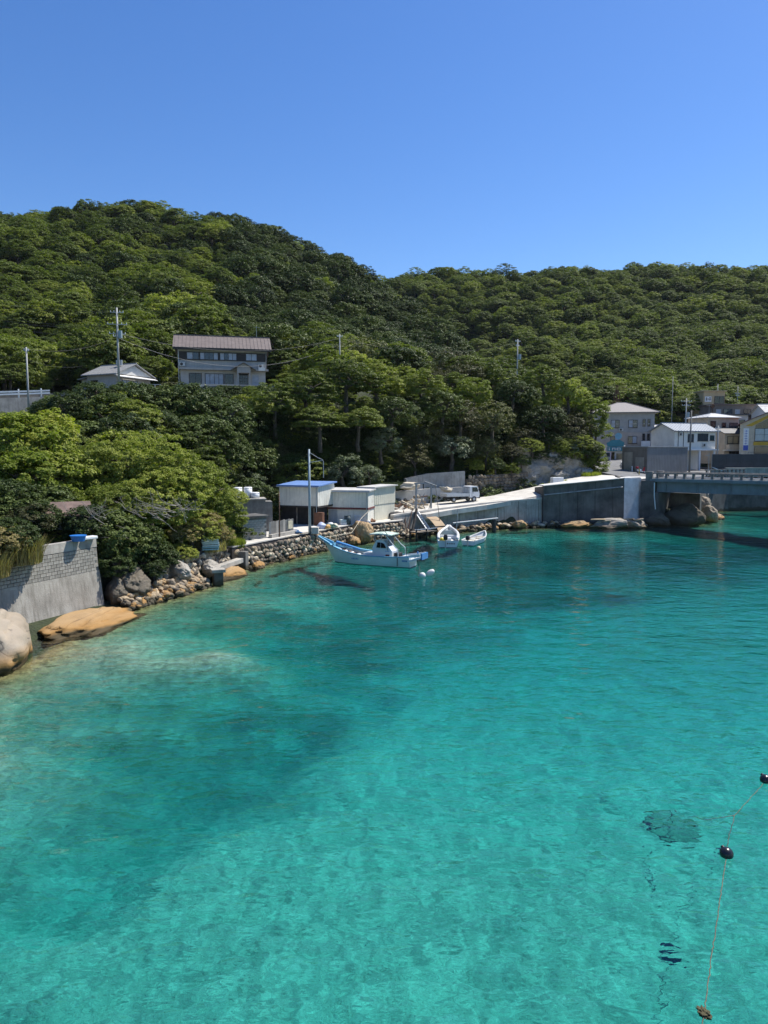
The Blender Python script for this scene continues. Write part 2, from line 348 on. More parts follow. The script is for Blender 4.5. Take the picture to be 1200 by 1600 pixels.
sand = mixc(t, sp, sand, (0.17, 0.17, 0.12))
mm = N(t, 'ShaderNodeMath', operation='MULTIPLY_ADD'); t.links.new(noise(t, 0.35, 5, 0.65), mm.inputs[0]); mm.inputs[1].default_value = 0.9; mm.inputs[2].default_value = -0.45
ad = N(t, 'ShaderNodeMath', operation='ADD', use_clamp=True); t.links.new(a1.outputs['Fac'], ad.inputs[0]); t.links.new(mm.outputs[0], ad.inputs[1])
c = mixc(t, ramp(t, ad.outputs[0], [(0.15, (0, 0, 0)), (0.95, (0.72,) * 3)]), sand, weed)
c = mixc(t, ramp(t, a2.outputs['Fac'], [(0.25, (0, 0, 0)), (0.8, (0.85,) * 3)]), c, ramp(t, noise(t, 1.8, 5, 0.7), [(0.35, (0.16, 0.09, 0.03)), (0.6, (0.45, 0.30, 0.13))]))
t.links.new(c, b.inputs['Base Color']); b.inputs['Roughness'].default_value = 1.0; b.inputs['Specular IOR Level'].default_value = 0.0
bump(t, b, noise(t, 1.2, 6, 0.7), 0.8, 0.25); me.materials.append(m)
tag(link('seabed', me), 'sandy seabed with dark weedy rock', kind='structure')

# water: a body with absorption, its surface rippled
m, t, b, out = newmat('clear sea water'); t.nodes.remove(b)
g = t.nodes.new('ShaderNodeTexCoord').outputs['Object']
hgt = None
for sc_, am, st, ds in ((0.22, 1.2, (1, 1, 1), 0.0), (0.85, 0.85, (0.8, 1.2, 1), 0.3), (2.3, 0.36, (0.75, 1.25, 1), 0.5), (5.5, 0.11, (0.75, 1.25, 1), 0.4)):
    nn = noise(t, sc_, 0.6, 0.5, g, stretch=st, dist=ds); q_ = N(t, 'ShaderNodeMath', operation='MULTIPLY_ADD'); t.links.new(nn, q_.inputs[0]); q_.inputs[1].default_value = am
    if hgt is None: q_.inputs[2].default_value = 0.0
    else: t.links.new(hgt, q_.inputs[2])
    hgt = q_.outputs[0]
bp = N(t, 'ShaderNodeBump', Strength=1.0, Distance=0.13); t.links.new(hgt, bp.inputs['Height'])
tr = t.nodes.new('ShaderNodeBsdfTransparent'); rf = N(t, 'ShaderNodeBsdfRefraction', IOR=1.333, Roughness=0.0); t.links.new(bp.outputs[0], rf.inputs['Normal'])
gl = N(t, 'ShaderNodeBsdfGlossy', Roughness=0.03); t.links.new(bp.outputs[0], gl.inputs['Normal'])
c1 = noise(t, 1.5, 2, 0.5, g, dist=0.8); c2 = noise(t, 2.7, 2, 0.5, g, dist=0.6)      # noise caustics: bright light lines put into the transmission colour
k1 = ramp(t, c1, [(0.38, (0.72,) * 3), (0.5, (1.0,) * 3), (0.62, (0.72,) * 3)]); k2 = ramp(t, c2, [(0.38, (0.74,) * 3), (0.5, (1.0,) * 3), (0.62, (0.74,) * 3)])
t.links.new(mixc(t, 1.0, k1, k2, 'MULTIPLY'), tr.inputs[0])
lw = N(t, 'ShaderNodeLayerWeight', Blend=0.5)
steep = N(t, 'ShaderNodeMapRange', clamp=True); steep.inputs['From Min'].default_value = 0.22; steep.inputs['From Max'].default_value = 0.30; t.links.new(lw.outputs['Facing'], steep.inputs['Value'])
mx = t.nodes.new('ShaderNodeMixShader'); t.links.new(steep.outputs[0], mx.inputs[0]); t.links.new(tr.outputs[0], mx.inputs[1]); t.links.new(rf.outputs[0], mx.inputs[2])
fr = N(t, 'ShaderNodeFresnel', IOR=1.333); t.links.new(bp.outputs[0], fr.inputs['Normal'])
mx2 = t.nodes.new('ShaderNodeMixShader'); t.links.new(fr.outputs[0], mx2.inputs[0]); t.links.new(mx.outputs[0], mx2.inputs[1]); t.links.new(gl.outputs[0], mx2.inputs[2])
t.links.new(mx2.outputs[0], out.inputs['Surface'])
va = N(t, 'ShaderNodeVolumeAbsorption', Density=0.36); va.inputs['Color'].default_value = (0.05, 0.858, 0.895, 1); t.links.new(va.outputs[0], out.inputs['Volume'])
m.cycles.homogeneous_volume = True
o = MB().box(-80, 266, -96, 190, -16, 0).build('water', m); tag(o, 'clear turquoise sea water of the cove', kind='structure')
# ------------------------------------------------------------------ trees
def leafmat(name, stops, rnd=True, gloss=0.45, transl=0.25):
    m, t, b, out = newmat(name)
    at = N(t, 'ShaderNodeAttribute', attribute_name='tone')
    f = at.outputs['Fac']
    if rnd:
        oi = t.nodes.new('ShaderNodeObjectInfo'); a = N(t, 'ShaderNodeMath', operation='MULTIPLY_ADD'); t.links.new(oi.outputs['Random'], a.inputs[0]); a.inputs[1].default_value = 0.66
        sc = N(t, 'ShaderNodeMath', operation='MULTIPLY'); t.links.new(f, sc.inputs[0]); sc.inputs[1].default_value = 0.36; t.links.new(sc.outputs[0], a.inputs[2]); f = a.outputs[0]
    c = ramp(t, f, stops); t.links.new(c, b.inputs['Base Color'])
    b.inputs['Roughness'].default_value = gloss + 0.1; b.inputs['Specular IOR Level'].default_value = 0.12
    tl = t.nodes.new('ShaderNodeBsdfTranslucent'); tc = mixc(t, 0.5, c, (0.5, 0.7, 0.05), 'MULTIPLY'); tc2 = mixc(t, 1.0, c, (1.1, 1.35, 0.5), 'MULTIPLY'); t.links.new(tc2, tl.inputs[0])
    mx = N(t, 'ShaderNodeMixShader'); mx.inputs[0].default_value = transl; t.links.new(b.outputs[0], mx.inputs[1]); t.links.new(tl.outputs[0], mx.inputs[2]); t.links.new(mx.outputs[0], out.inputs[0])
    MATS[name] = m; return m
L_OAK = leafmat('oak leaves', [(0.05, (0.060, 0.080, 0.021)), (0.45, (0.110, 0.138, 0.030)), (0.75, (0.175, 0.202, 0.040)), (0.97, (0.28, 0.285, 0.056))], transl=0.32)
L_DARK = leafmat('dark glossy leaves', [(0.05, (0.034, 0.052, 0.015)), (0.6, (0.068, 0.096, 0.024)), (0.95, (0.12, 0.150, 0.036))], gloss=0.42, transl=0.15)
L_YEL = leafmat('yellow green leaves', [(0.1, (0.10, 0.14, 0.021)), (0.6, (0.205, 0.245, 0.036)), (0.95, (0.33, 0.34, 0.056))], transl=0.35)
L_BRIGHT = leafmat('fresh green leaves', [(0.1, (0.125, 0.158, 0.027)), (0.6, (0.235, 0.265, 0.046)), (0.95, (0.37, 0.38, 0.088))], transl=0.3)
L_BROWN = leafmat('sparse brownish leaves', [(0.1, (0.044, 0.044, 0.020)), (0.5, (0.095, 0.094, 0.040)), (0.95, (0.16, 0.17, 0.065))], transl=0.15)
L_PALE = leafmat('pale grey green leaves', [(0.1, (0.075, 0.10, 0.055)), (0.6, (0.15, 0.18, 0.10)), (0.95, (0.26, 0.28, 0.18))], transl=0.2)
L_DRY = leafmat('dry straw grass', [(0.1, (0.22, 0.18, 0.075)), (0.6, (0.38, 0.31, 0.14)), (0.95, (0.52, 0.44, 0.22))], transl=0.3)
BARK = M('bark', (0.11, 0.09, 0.07), 0.95, 0.35, 4, bmp=0.6, bscale=9)
BAREWOOD = M('bare grey wood', (0.30, 0.27, 0.23), 0.9, 0.25, 5)

def crown_mesh(name, seed, rx, ry, rz, clumps, cr, flat, leaves, size, mat, low=-0.25, lobes=7, up=0.7, aspect=1.7, inner=0.15, umbrella=0.0):
    """A crown of leaf clumps over an uneven dome; base of the crown at z = 0 of its ellipsoid centre."""
    r = np.random.default_rng(seed)
    lob = r.normal(size=(lobes, 3)); lob /= np.linalg.norm(lob, axis=1)[:, None]; la = r.uniform(-0.28, 0.32, lobes)
    d = r.normal(size=(clumps * 3, 3)); d /= np.linalg.norm(d, axis=1)[:, None]; d = d[d[:, 2] > low][:clumps]; k = len(d)
    rad = 1 + (np.maximum(0, d @ lob.T - 0.55) / 0.45 * la).sum(1)
    rad *= np.where(r.random(k) < inner, r.uniform(0.45, 0.8, k), r.uniform(0.86, 1.04, k))
    C = d * rad[:, None] * np.array([rx, ry, rz])
    if umbrella: C[:, 2] = C[:, 2] * (1 - umbrella) + umbrella * rz * np.round(C[:, 2] / rz * 3.2) / 3.2
    cs = cr * r.uniform(0.65, 1.4, k); tone = r.random(k)
    nl = np.maximum(6, (leaves * (cs / cr) ** 2)).astype(int); idx = np.repeat(np.arange(k), nl); n = len(idx)
    q = r.normal(size=(n, 3)); q /= np.linalg.norm(q, axis=1)[:, None]; q[:, 2] = np.where(q[:, 2] < -0.3, -q[:, 2], q[:, 2])
    pr = r.uniform(0.55, 1.05, n)[:, None]; fl = np.array([1, 1, flat])
    Pp = C[idx] + q * pr * cs[idx][:, None] * fl
    nrm = q * 0.5 + d[idx] * 0.35 + np.array([0, 0, up]) + r.normal(size=(n, 3)) * 0.42; nrm /= np.linalg.norm(nrm, axis=1)[:, None]
    tx = np.cross(nrm, r.normal(size=(n, 3))); tx /= np.linalg.norm(tx, axis=1)[:, None]; ty = np.cross(nrm, tx)
    s = size * r.uniform(0.6, 1.35, n)[:, None]
    a, b2 = tx * s * 0.5 * aspect, ty * s * 0.5
    V = np.empty((n, 4, 3)); V[:, 0] = Pp - a; V[:, 1] = Pp + b2 - a * 0.1 + nrm * s * 0.06; V[:, 2] = Pp + a; V[:, 3] = Pp - b2 - a * 0.1 + nrm * s * 0.06
    me = np_mesh(name, V.reshape(-1, 3), np.arange(n * 4).reshape(n, 4), mat)
    at = me.attributes.new('tone', 'FLOAT', 'FACE'); at.data.foreach_set('value', np.clip(tone[idx] * 0.6 + r.random(n) * 0.4, 0, 1).astype(np.float32))
    return me
def trunk_mesh(name, seed, h, r0, spread, crown_z, mat=BARK, nb=5, rz=2.0, lean=0.4):
    r = random.Random(seed); mb = MB(); pts = []; x = y = 0.0
    for k in range(5):
        z = -1.2 + (crown_z + 1.2) * k / 4; pts.append((x, y, z)); x += r.uniform(-lean, lean) * 0.5; y += r.uniform(-lean, lean) * 0.5
    mb.tube(pts, [r0 * (1.25 - 0.13 * k) for k in range(5)], 7); top = Vector(pts[-1])
    for k in range(nb):
        a = 2 * math.pi * k / nb + r.uniform(-0.4, 0.4); e = Vector((math.cos(a) * spread * r.uniform(0.6, 0.95), math.sin(a) * spread * r.uniform(0.6, 0.95), rz * r.uniform(0.25, 0.8)))
        s0 = Vector(pts[3]).lerp(top, r.random()); mid = s0 + e * 0.5 + Vector((0, 0, 0.35)); end = s0 + e
        mb.tube([s0, mid, end], [r0 * 0.55, r0 * 0.36, r0 * 0.14], 5)
        for j in range(2):
            e2 = Vector((r.uniform(-1, 1), r.uniform(-1, 1), r.uniform(0.2, 0.9))) * spread * 0.35; mb.tube([mid, mid + e2 * 0.6, mid + e2], [r0 * 0.25, r0 * 0.16, r0 * 0.06], 4)
    return mb.mesh(name, mat, True, fix=False)
# kinds of tree: crown variants (mesh, crown-centre height), trunk meshes
KIND = {}
def kind(key, n, seed, rx, rz, h, **kw):
    cr = []
    for i in range(n):
        r = random.Random(seed + i); a, bb, c = rx * r.uniform(0.88, 1.15), rx * r.uniform(0.88, 1.15), rz * r.uniform(0.88, 1.15)
        cr.append(crown_mesh('crown', seed + i, a, bb, c, **kw))
    tr = [trunk_mesh('trunk', seed + 50 + i, h, 0.16 + 0.03 * rx, rx * 0.8, h, rz=rz) for i in range(2)]
    KIND[key] = (cr, tr, h, rx, rz)
kind('oak', 6, 100, 3.1, 2.5, 2.9, clumps=230, cr=0.46, flat=0.6, leaves=32, size=0.165, mat=L_OAK, umbrella=0.0, lobes=12, low=-0.35)
kind('layer', 6, 200, 3.7, 2.7, 3.1, clumps=230, cr=0.56, flat=0.34, leaves=38, size=0.165, mat=L_OAK, umbrella=0.0, low=-0.3, lobes=12)
kind('dark', 3, 300, 3.3, 3.0, 2.9, clumps=260, cr=0.46, flat=0.75, leaves=36, size=0.155, mat=L_DARK, low=-0.55)
kind('bright', 3, 400, 3.0, 2.6, 2.6, clumps=170, cr=0.5, flat=0.65, leaves=38, size=0.16, mat=L_BRIGHT, low=-0.55)
kind('brown', 3, 500, 3.0, 2.6, 2.6, clumps=150, cr=0.55, flat=0.7, leaves=26, size=0.15, mat=L_BROWN, inner=0.35, low=-0.6)
kind('yellow', 2, 600, 2.8, 2.4, 2.6, clumps=190, cr=0.42, flat=0.7, leaves=44, size=0.14, mat=L_YEL)
kind('pale', 2, 700, 1.9, 1.5, 1.0, clumps=90, cr=0.40, flat=0.75, leaves=34, size=0.13, mat=L_PALE, low=-0.5)
kind('bush', 3, 800, 3.3, 2.5, 1.7, clumps=420, cr=0.32, flat=0.75, leaves=46, size=0.095, mat=L_BRIGHT, low=-0.45)
kind('deep', 2, 900, 2.6, 2.0, 1.5, clumps=210, cr=0.38, flat=0.75, leaves=40, size=0.14, mat=L_DARK, low=-0.5)
kind('straw', 2, 950, 2.4, 1.7, 1.2, clumps=170, cr=0.36, flat=0.7, leaves=26, size=0.11, mat=L_DRY, low=-0.5, inner=0.4, aspect=3.0, up=0.3)
TREES = []      # (x, y, ground z, kind, scale, rot, label, group, forced)
def keep_clear(x, y):
    """Places that hold houses, roads and quays."""
    k = np.zeros(np.shape(x), bool)
    for x0, x1, y0, y1 in [(-34, -15, 105, 121), (-33, -7, 118, 131), (-50, -33, 96, 109), (33, 46, 100, 300), (35, 120, 96, 168), (-19, 3, 60, 90), (0, 24, 84, 105)]:
        k |= (x > x0) & (x < x1) & (y > y0) & (y < y1)
    k &= ~((x < 47) & (y > 172)) & ~((x < -8 - (80 - y) * 0.5) & (y < 82) & (x < -15)) 
    return k
def scatter(n, x0, x1, y0, y1, gap, seed, ok):
    """Spots at least gap apart (gap may grow with distance)."""
    r = np.random.default_rng(seed); X = r.uniform(x0, x1, n); Y = r.uniform(y0, y1, n); g = ok(X, Y); X, Y = X[g], Y[g]; cell = gap; occ = {}; keep = []
    for i in range(len(X)):
        a, b2 = int(X[i] // cell), int(Y[i] // cell)
        if all((X[i] - X[j]) ** 2 + (Y[i] - Y[j]) ** 2 > gap * gap for da in (-1, 0, 1) for db in (-1, 0, 1) for j in occ.get((a + da, b2 + db), ())):
            occ.setdefault((a, b2), []).append(i); keep.append(i)
    return X[keep], Y[keep]
def in_view(x, y, pad=1.0): return np.abs(x) < 0.5357 * y * 1.08 + 14 * pad
# hillside woods behind the terrace
def ok_hill(x, y): return in_view(x, y) & (land_dist(x, y) > 12) & ~keep_clear(x, y) & ((y > 116) | ((x < -36) & (y > 100)) | ((x < -60) & (y > 84)))
X, Y = scatter(110000, -300, 330, 70, 560, 3.6, 3, ok_hill); Z = hill(X, Y)
rr = random.Random(5)
for x, y, z in zip(X, Y, Z):
    s = rr.choice((0.65, 0.8, 0.9, 1.0, 1.15, 1.5)) * rr.uniform(0.9, 1.12); p = rr.random()
    pat = vnoise(np.array([x]), np.array([y]), 30, 21)[0]; crx = float(np.interp(y, [150, 172, 192, 215, 240, 270, 300, 330], [20, 18, 17, 15, 12, 6, -3, -18])); flank = crx - 62 < x < crx + 7 and 150 < y < 335
    k = 'layer' if p < 0.40 + 0.3 * pat else 'oak' if p < 0.84 else 'dark' if p < 0.95 else 'bright'
    if flank and p < 0.88: k = 'dark'
    elif x > crx + 7 and y > 165 and k == 'dark': k = 'oak'
    if y < 150 and -6 < x < 36: k = 'layer' if p < 0.45 else 'bright' if p < 0.65 else 'brown' if p < 0.82 else 'dark'
    if 150 > y and x > 20 and x < 34: s *= 0.9
    TREES.append((x, y, z, k, s, rr.uniform(0, 6.28), False))
# the photograph's line of the nearer tree tops: nothing on the bank may rise above it
_tl = np.array([(-200, 650), (0, 655), (34, 646), (56, 628), (100, 610), (150, 594), (225, 602), (260, 592), (300, 592), (340, 604), (420, 600), (455, 588), (500, 568), (560, 552), (610, 562), (650, 582), (700, 592), (760, 590), (830, 582), (870, 570), (920, 585), (950, 625), (1000, 700)])
def fits(x, y, z, k, s):
    cr, tr, h, rx, rz = KIND[k]; u, v, d = project((x, y, z + (h + rz * 0.95) * s)); hw = F_PX * rx * s / d * 0.6
    return v >= max(np.interp([u - hw, u, u + hw], _tl[:, 0], _tl[:, 1])) - 4
# bank between the terrace and the quay
def ok_bank(x, y):
    z = ground_z(x, y); return in_view(x, y) & (land_dist(x, y) > 7) & (z > 6.8) & ~keep_clear(x, y) & (y < 118) & (y > 44) & ~((x < -36) & (y > 100)) & ~((x < -60) & (y > 84)) & (z < 19.0)
X, Y = scatter(9000, -80, 36, 40, 120, 3.5, 9, ok_bank); Z = hill(X, Y)
for x, y, z in zip(X, Y, Z):
    p = rr.random(); u, v, d = project((x, y, z + 4))
    if x > 4: k = 'brown' if p < 0.33 else 'layer' if p < 0.55 else 'dark' if p < 0.72 else 'bright' if p < 0.92 else 'pale'
    elif x > -14: k = 'layer' if p < 0.6 else 'dark' if p < 0.9 else 'bright'
    else: k = 'dark' if p < 0.6 else 'layer' if p < 0.75 else 'bright'
    s = rr.uniform(0.7, 1.05)
    if z > 14: s *= 0.82
    for _try in range(7):
        if fits(x, y, z, k, s): break
        s *= 0.82; z -= 0.15
    else: continue
    TREES.append((x, y, z - 1.5, k, s, rr.uniform(0, 6.28), False))
# low growth on the steep ground under the trees, down to the quay and over the rocks
def ok_low(x, y):
    z = ground_z(x, y); return in_view(x, y) & (land_dist(x, y) > 2.5) & (y < 120) & (y > 34) & (z > 2.3) & (z < 17) & ~((x > -13.5) & (y < 80) & (x > -16 + (y - 60) * 0.15)) & ~((x > -13) & (x < 3) & (y > 62) & (y < 91 + x * 0.9)) & ~((x > 0) & (x < 24) & (y < 98 + x * 0.36)) & (x < 33) & ~((x > 22) & (y < 111)) & ~((x > -21.8) & (y < 47)) & ~((x < -34) & (y > 96)) & ~((x < -44) & (y > 84))
X, Y = scatter(20000, -70, 36, 34, 120, 1.6, 19, ok_low); Z = hill(X, Y)
for x, y, z in zip(X, Y, Z):
    p = rr.random(); k = 'deep' if p < 0.55 else 'bush' if p < 0.8 else 'pale' if p < 0.88 else 'brown'; s = rr.uniform(0.42, 0.85) * (0.7 if k in ('brown', 'bush') else 1) * (1.35 if y > 80 and -18 < x < 22 else 1)
    for _try in range(6):
        if fits(x, y, z, k, s): break
        s *= 0.8; z -= 0.1
    else: continue
    TREES.append((x, y, z - 0.3, k, s, rr.uniform(0, 6.28), False))
for x, y, k, s in [(-24.5, 32.0, 'deep', 0.7), (-23.6, 29.6, 'bush', 0.5), (-26.0, 28.0, 'deep', 0.8), (-24.6, 26.0, 'bush', 0.6), (-27.5, 31.5, 'dark', 0.8), (-28.5, 25.5, 'dark', 0.9), (-27.0, 22.5, 'deep', 0.8), (-30.5, 20.0, 'dark', 0.9), (-31.5, 29.0, 'layer', 0.9), (-33.0, 24.0, 'layer', 0.9)]:
    TREES.append((x, y, hz(x, y) - 0.3, k, s, rr.uniform(0, 6.28), False))
# trees and shrubs with a place of their own: (u, v of crown centre, depth, kind, scale)
for u, v, D, k, s in [(20, 700, 56, 'yellow', 1.15), (75, 690, 58, 'yellow', 1.0), (40, 760, 52, 'yellow', 0.95), (95, 750, 54, 'bright', 0.8), (10, 790, 47, 'dark', 0.6), (60, 815, 46, 'deep', 0.6),
                      (150, 745, 57, 'bush', 0.9), (205, 735, 58, 'bush', 1.0), (262, 752, 58, 'bush', 1.05), (310, 785, 58.5, 'bush', 0.9), (235, 795, 54, 'bush', 0.95), (180, 800, 52, 'bush', 0.85), (350, 810, 60, 'bush', 0.62), (300, 830, 56, 'bush', 0.62),
                      (165, 845, 48, 'deep', 0.85), (205, 850, 49.5, 'deep', 0.85), (140, 830, 47, 'deep', 0.7), (25, 860, 40, 'deep', 0.45),
                      (100, 630, 74, 'dark', 0.9), (150, 622, 78, 'dark', 1.0), (205, 632, 80, 'dark', 1.05), (255, 650, 82, 'dark', 1.0), (300, 640, 84, 'dark', 1.05), (350, 660, 84, 'dark', 0.95), (180, 665, 74, 'dark', 0.95), (240, 680, 76, 'dark', 0.9), (310, 690, 78, 'dark', 0.95), (360, 710, 80, 'dark', 0.8),
                      (390, 640, 92, 'layer', 0.85), (430, 640, 92, 'layer', 0.85), (480, 620, 96, 'layer', 1.0), (540, 600, 100, 'layer', 1.1), (590, 605, 104, 'layer', 1.05), (500, 660, 92, 'layer', 0.9), (560, 660, 95, 'layer', 0.9), (610, 650, 100, 'dark', 0.9), (660, 610, 108, 'layer', 1.0), (690, 640, 105, 'dark', 0.9),
                      (740, 620, 112, 'bright', 0.9), (720, 660, 106, 'brown', 1.1), (770, 660, 108, 'brown', 1.15), (800, 620, 116, 'dark', 0.9), (850, 600, 120, 'layer', 0.9), (890, 620, 118, 'bright', 1.0), (925, 650, 117, 'bright', 0.95), (900, 670, 114, 'brown', 0.9), (850, 660, 112, 'dark', 0.9), (820, 690, 110, 'brown', 0.8), (930, 675, 118, 'bright', 0.75),
                      (760, 705, 106, 'brown', 0.75), (597, 695, 98, 'pale', 1.2), (705, 705, 104, 'pale', 1.35), (538, 742, 90, 'pale', 1.25), (575, 745, 92, 'pale', 0.9), (650, 720, 100, 'brown', 0.8), (318, 822, 56.2, 'straw', 0.6), (345, 838, 58.2, 'straw', 0.42), (285, 838, 54.2, 'straw', 0.4), (8, 852, 38.0, 'straw', 0.5), (175, 882, 46.3, 'deep', 0.55), (218, 888, 48.6, 'deep', 0.5), (252, 872, 51, 'deep', 0.5), (285, 866, 53.6, 'bush', 0.34), (800, 706, 107, 'brown', 0.5), (832, 700, 108, 'bush', 0.5), (815, 722, 106.5, 'deep', 0.5), (858, 690, 110, 'deep', 0.6), (905, 695, 111.5, 'bush', 0.5), (928, 700, 114, 'bush', 0.5), (870, 722, 109.0, 'pale', 0.55), (912, 726, 111.0, 'bush', 0.3), (775, 728, 104.6, 'deep', 0.5), (745, 730, 103.5, 'bush', 0.35), (872, 700, 110.5, 'bush', 0.55), (895, 712, 110.8, 'bush', 0.45), (918, 716, 112, 'bush', 0.45), (845, 712, 109, 'deep', 0.6), (880, 705, 111, 'bright', 0.6), (910, 700, 113, 'bright', 0.55), (800, 735, 105, 'bright', 0.4), (660, 690, 103, 'brown', 0.8), (66, 648, 77, 'dark', 0.6), (84, 640, 78, 'bright', 0.55), (10, 678, 74, 'dark', 0.7), (48, 672, 75, 'bright', 0.7), (85, 650, 76, 'dark', 0.75), (362, 780, 62, 'bush', 0.4), (20, 840, 39, 'deep', 0.5)]:
    q = P(u, v, D); cr, tr, h, rx, rz = KIND[k]
    while s > 0.3 and not fits(q.x, q.y, q.z - h * s, k, s): s *= 0.93; q.z -= 0.12
    TREES.append((q.x, q.y, q.z - h * s, k, s, rr.uniform(0, 6.28), True))
# how much of each tree the picture shows: ellipses drawn near to far on a coarse raster
def visible_px(trees, sc=0.5):
    W, Hh = int(1200 * sc), int(1600 * sc); buf = np.full((Hh, W), -1, int)
    order = sorted(range(len(trees)), key=lambda i: trees[i][1]); cnt = np.zeros(len(trees))
    for i in order:
        x, y, z, k, s, a, fo = trees[i]; cr, tr, h, rx, rz = KIND[k]; u, v, d = project((x, y, z + h * s)); ru, rv = F_PX * rx * s / d * sc, F_PX * rz * s / d * sc; u *= sc; v *= sc
        i0, i1, j0, j1 = int(max(0, u - ru)), int(min(W - 1, u + ru)), int(max(0, v - rv)), int(min(Hh - 1, v + rv))
        if i1 <= i0 or j1 <= j0: continue
        jj, ii = np.mgrid[j0:j1 + 1, i0:i1 + 1]; mk = (((ii - u) / ru) ** 2 + ((jj - v) / rv) ** 2 < 1) & (buf[j0:j1 + 1, i0:i1 + 1] < 0)
        cnt[i] = mk.sum(); buf[j0:j1 + 1, i0:i1 + 1][mk] = i
    return cnt
VIS = visible_px(TREES)
forced = [i for i in range(len(TREES)) if TREES[i][6]]
rest = sorted((i for i in range(len(TREES)) if not TREES[i][6]), key=lambda i: -VIS[i])
single = set(forced + rest[:296 - len(forced)])
WORDS = {'oak': 'rounded evergreen oak', 'layer': 'layered evergreen tree', 'dark': 'glossy dark broadleaf tree', 'bright': 'fresh green leafy tree', 'brown': 'sparse brownish tree',
         'yellow': 'yellow-green leafy tree', 'pale': 'pale grey-green shrub', 'bush': 'light green coastal shrub', 'deep': 'low dark green shrub', 'straw': 'dry straw-brown shrub'}
def where(x, y, z, k):
    u, v, d = project((x, y, z + 3))
    if k in ('yellow',): return 'above the block sea wall'
    if k == 'deep' and y < 56 and u < 330: return 'hanging over the block sea wall and boulders'
    if k in ('bush', 'straw') and u < 400 and y < 64: return 'on the bank above the rubble shore'
    if y < 60: return 'on the bank behind the block sea wall'
    if y < 118 and u < 130: return 'below the roadside guardrail'
    if y < 104 and u < 270: return 'on the bank below the tile-roofed bungalow'
    if y < 108 and u < 430: return 'on the bank below the brown-roofed house'
    if y < 112 and u < 640: return 'on the bank above the white sheds'
    if y < 118 and u < 840: return 'on the bank above the parked truck'
    if y < 140 and 640 < u < 960: return 'on top of the rock headland by the bridge'
    if y < 160 and u < 130: return 'on the slope behind the roadside guardrail'
    if y < 170 and u < 440: return 'on the steep slope behind the brown-roofed house'
    if y < 200 and u < 560: return 'on the hillside beyond the brown-roofed house'
    if y < 230 and u < 720: return 'on the spur of the nearer hill'
    if u < 580: return 'high on the nearer hill'
    if u > 940 and y < 260: return 'on the slope behind the village houses'
    return 'on the far hill across the cove'
ORD = 'first second third fourth fifth sixth seventh eighth ninth tenth eleventh twelfth thirteenth fourteenth fifteenth sixteenth seventeenth eighteenth nineteenth twentieth'.split()
fam = {}
for i in single: x, y, z, k, s, a, fo = TREES[i]; fam.setdefault(f'{WORDS[k]} {where(x, y, z, k)}', []).append(i)
LAB = {}
for t_, ids in fam.items():
    ids.sort(key=lambda i: project(TREES[i][:3])[0]); near = sum(TREES[i][1] for i in ids) / len(ids) < 200 and 1 < len(ids) <= 20
    for n_, i in enumerate(ids): LAB[i] = f'{t_}, {ORD[n_]} from left' if near else t_
for i in sorted(single):
    x, y, z, k, s, a, fo = TREES[i]; cr, tr, h, rx, rz = KIND[k]; j = i % len(cr); wh = where(x, y, z, k)
    e = thing('shrub' if k in ('pale', 'bush', 'deep', 'straw') else 'tree', LAB[i], 'shrub' if k in ('pale', 'bush', 'deep', 'straw') else 'tree', (x, y, z), a, f'{WORDS[k].split(" with")[0]}s {wh}')
    e.scale = (s, s, s); link('crown', cr[j], e, (0, 0, h)); link('trunk', tr[i % 2], e)
# all the other trees: one wood, instanced by geometry nodes from crowns kept off the scene
others = [i for i in range(len(TREES)) if i not in single]
def wood(name, keys, label):
    pick = [i for i in others if TREES[i][3] in keys]; pk = [(k, j) for k in keys for j in range(len(KIND[k][0]))]
    V = np.array([(TREES[i][0], TREES[i][1], TREES[i][2] + KIND[TREES[i][3]][2] * TREES[i][4]) for i in pick])
    me = bpy.data.meshes.new(name); me.vertices.add(len(V)); me.vertices.foreach_set('co', V.astype(np.float32).ravel())
    for nm, ty, vals in (('which', 'INT', [pk.index((TREES[i][3], i % len(KIND[TREES[i][3]][0]))) for i in pick]), ('turn', 'FLOAT', [TREES[i][5] for i in pick]), ('size', 'FLOAT', [TREES[i][4] for i in pick])):
        at = me.attributes.new(nm, ty, 'POINT'); at.data.foreach_set('value', vals)
    o = link(name, me); tag(o, label, kind='stuff')
    ng = bpy.data.node_groups.new(name, 'GeometryNodeTree'); ng.interface.new_socket('Geometry', in_out='INPUT', socket_type='NodeSocketGeometry'); ng.interface.new_socket('Geometry', in_out='OUTPUT', socket_type='NodeSocketGeometry')
    gi = ng.nodes.new('NodeGroupInput'); go = ng.nodes.new('NodeGroupOutput'); ip = ng.nodes.new('GeometryNodeInstanceOnPoints'); jn = ng.nodes.new('GeometryNodeGeometryToInstance')
    for k, j in reversed(pk):
        src = bpy.data.objects.new('crown_source', KIND[k][0][j]); oi = ng.nodes.new('GeometryNodeObjectInfo'); oi.inputs['Object'].default_value = src; oi.inputs['As Instance'].default_value = True
        ng.links.new(oi.outputs['Geometry'], jn.inputs[0])
    return o, ng, gi, go, ip, jn, pk
def attr(ng, nm, ty):
    a = ng.nodes.new('GeometryNodeInputNamedAttribute'); a.data_type = ty; a.inputs[0].default_value = nm; return a.outputs[0]
o, ng, gi, go, ip, jn, pk = wood('woodland_canopy', list(KIND), 'dense evergreen woods covering the hills')
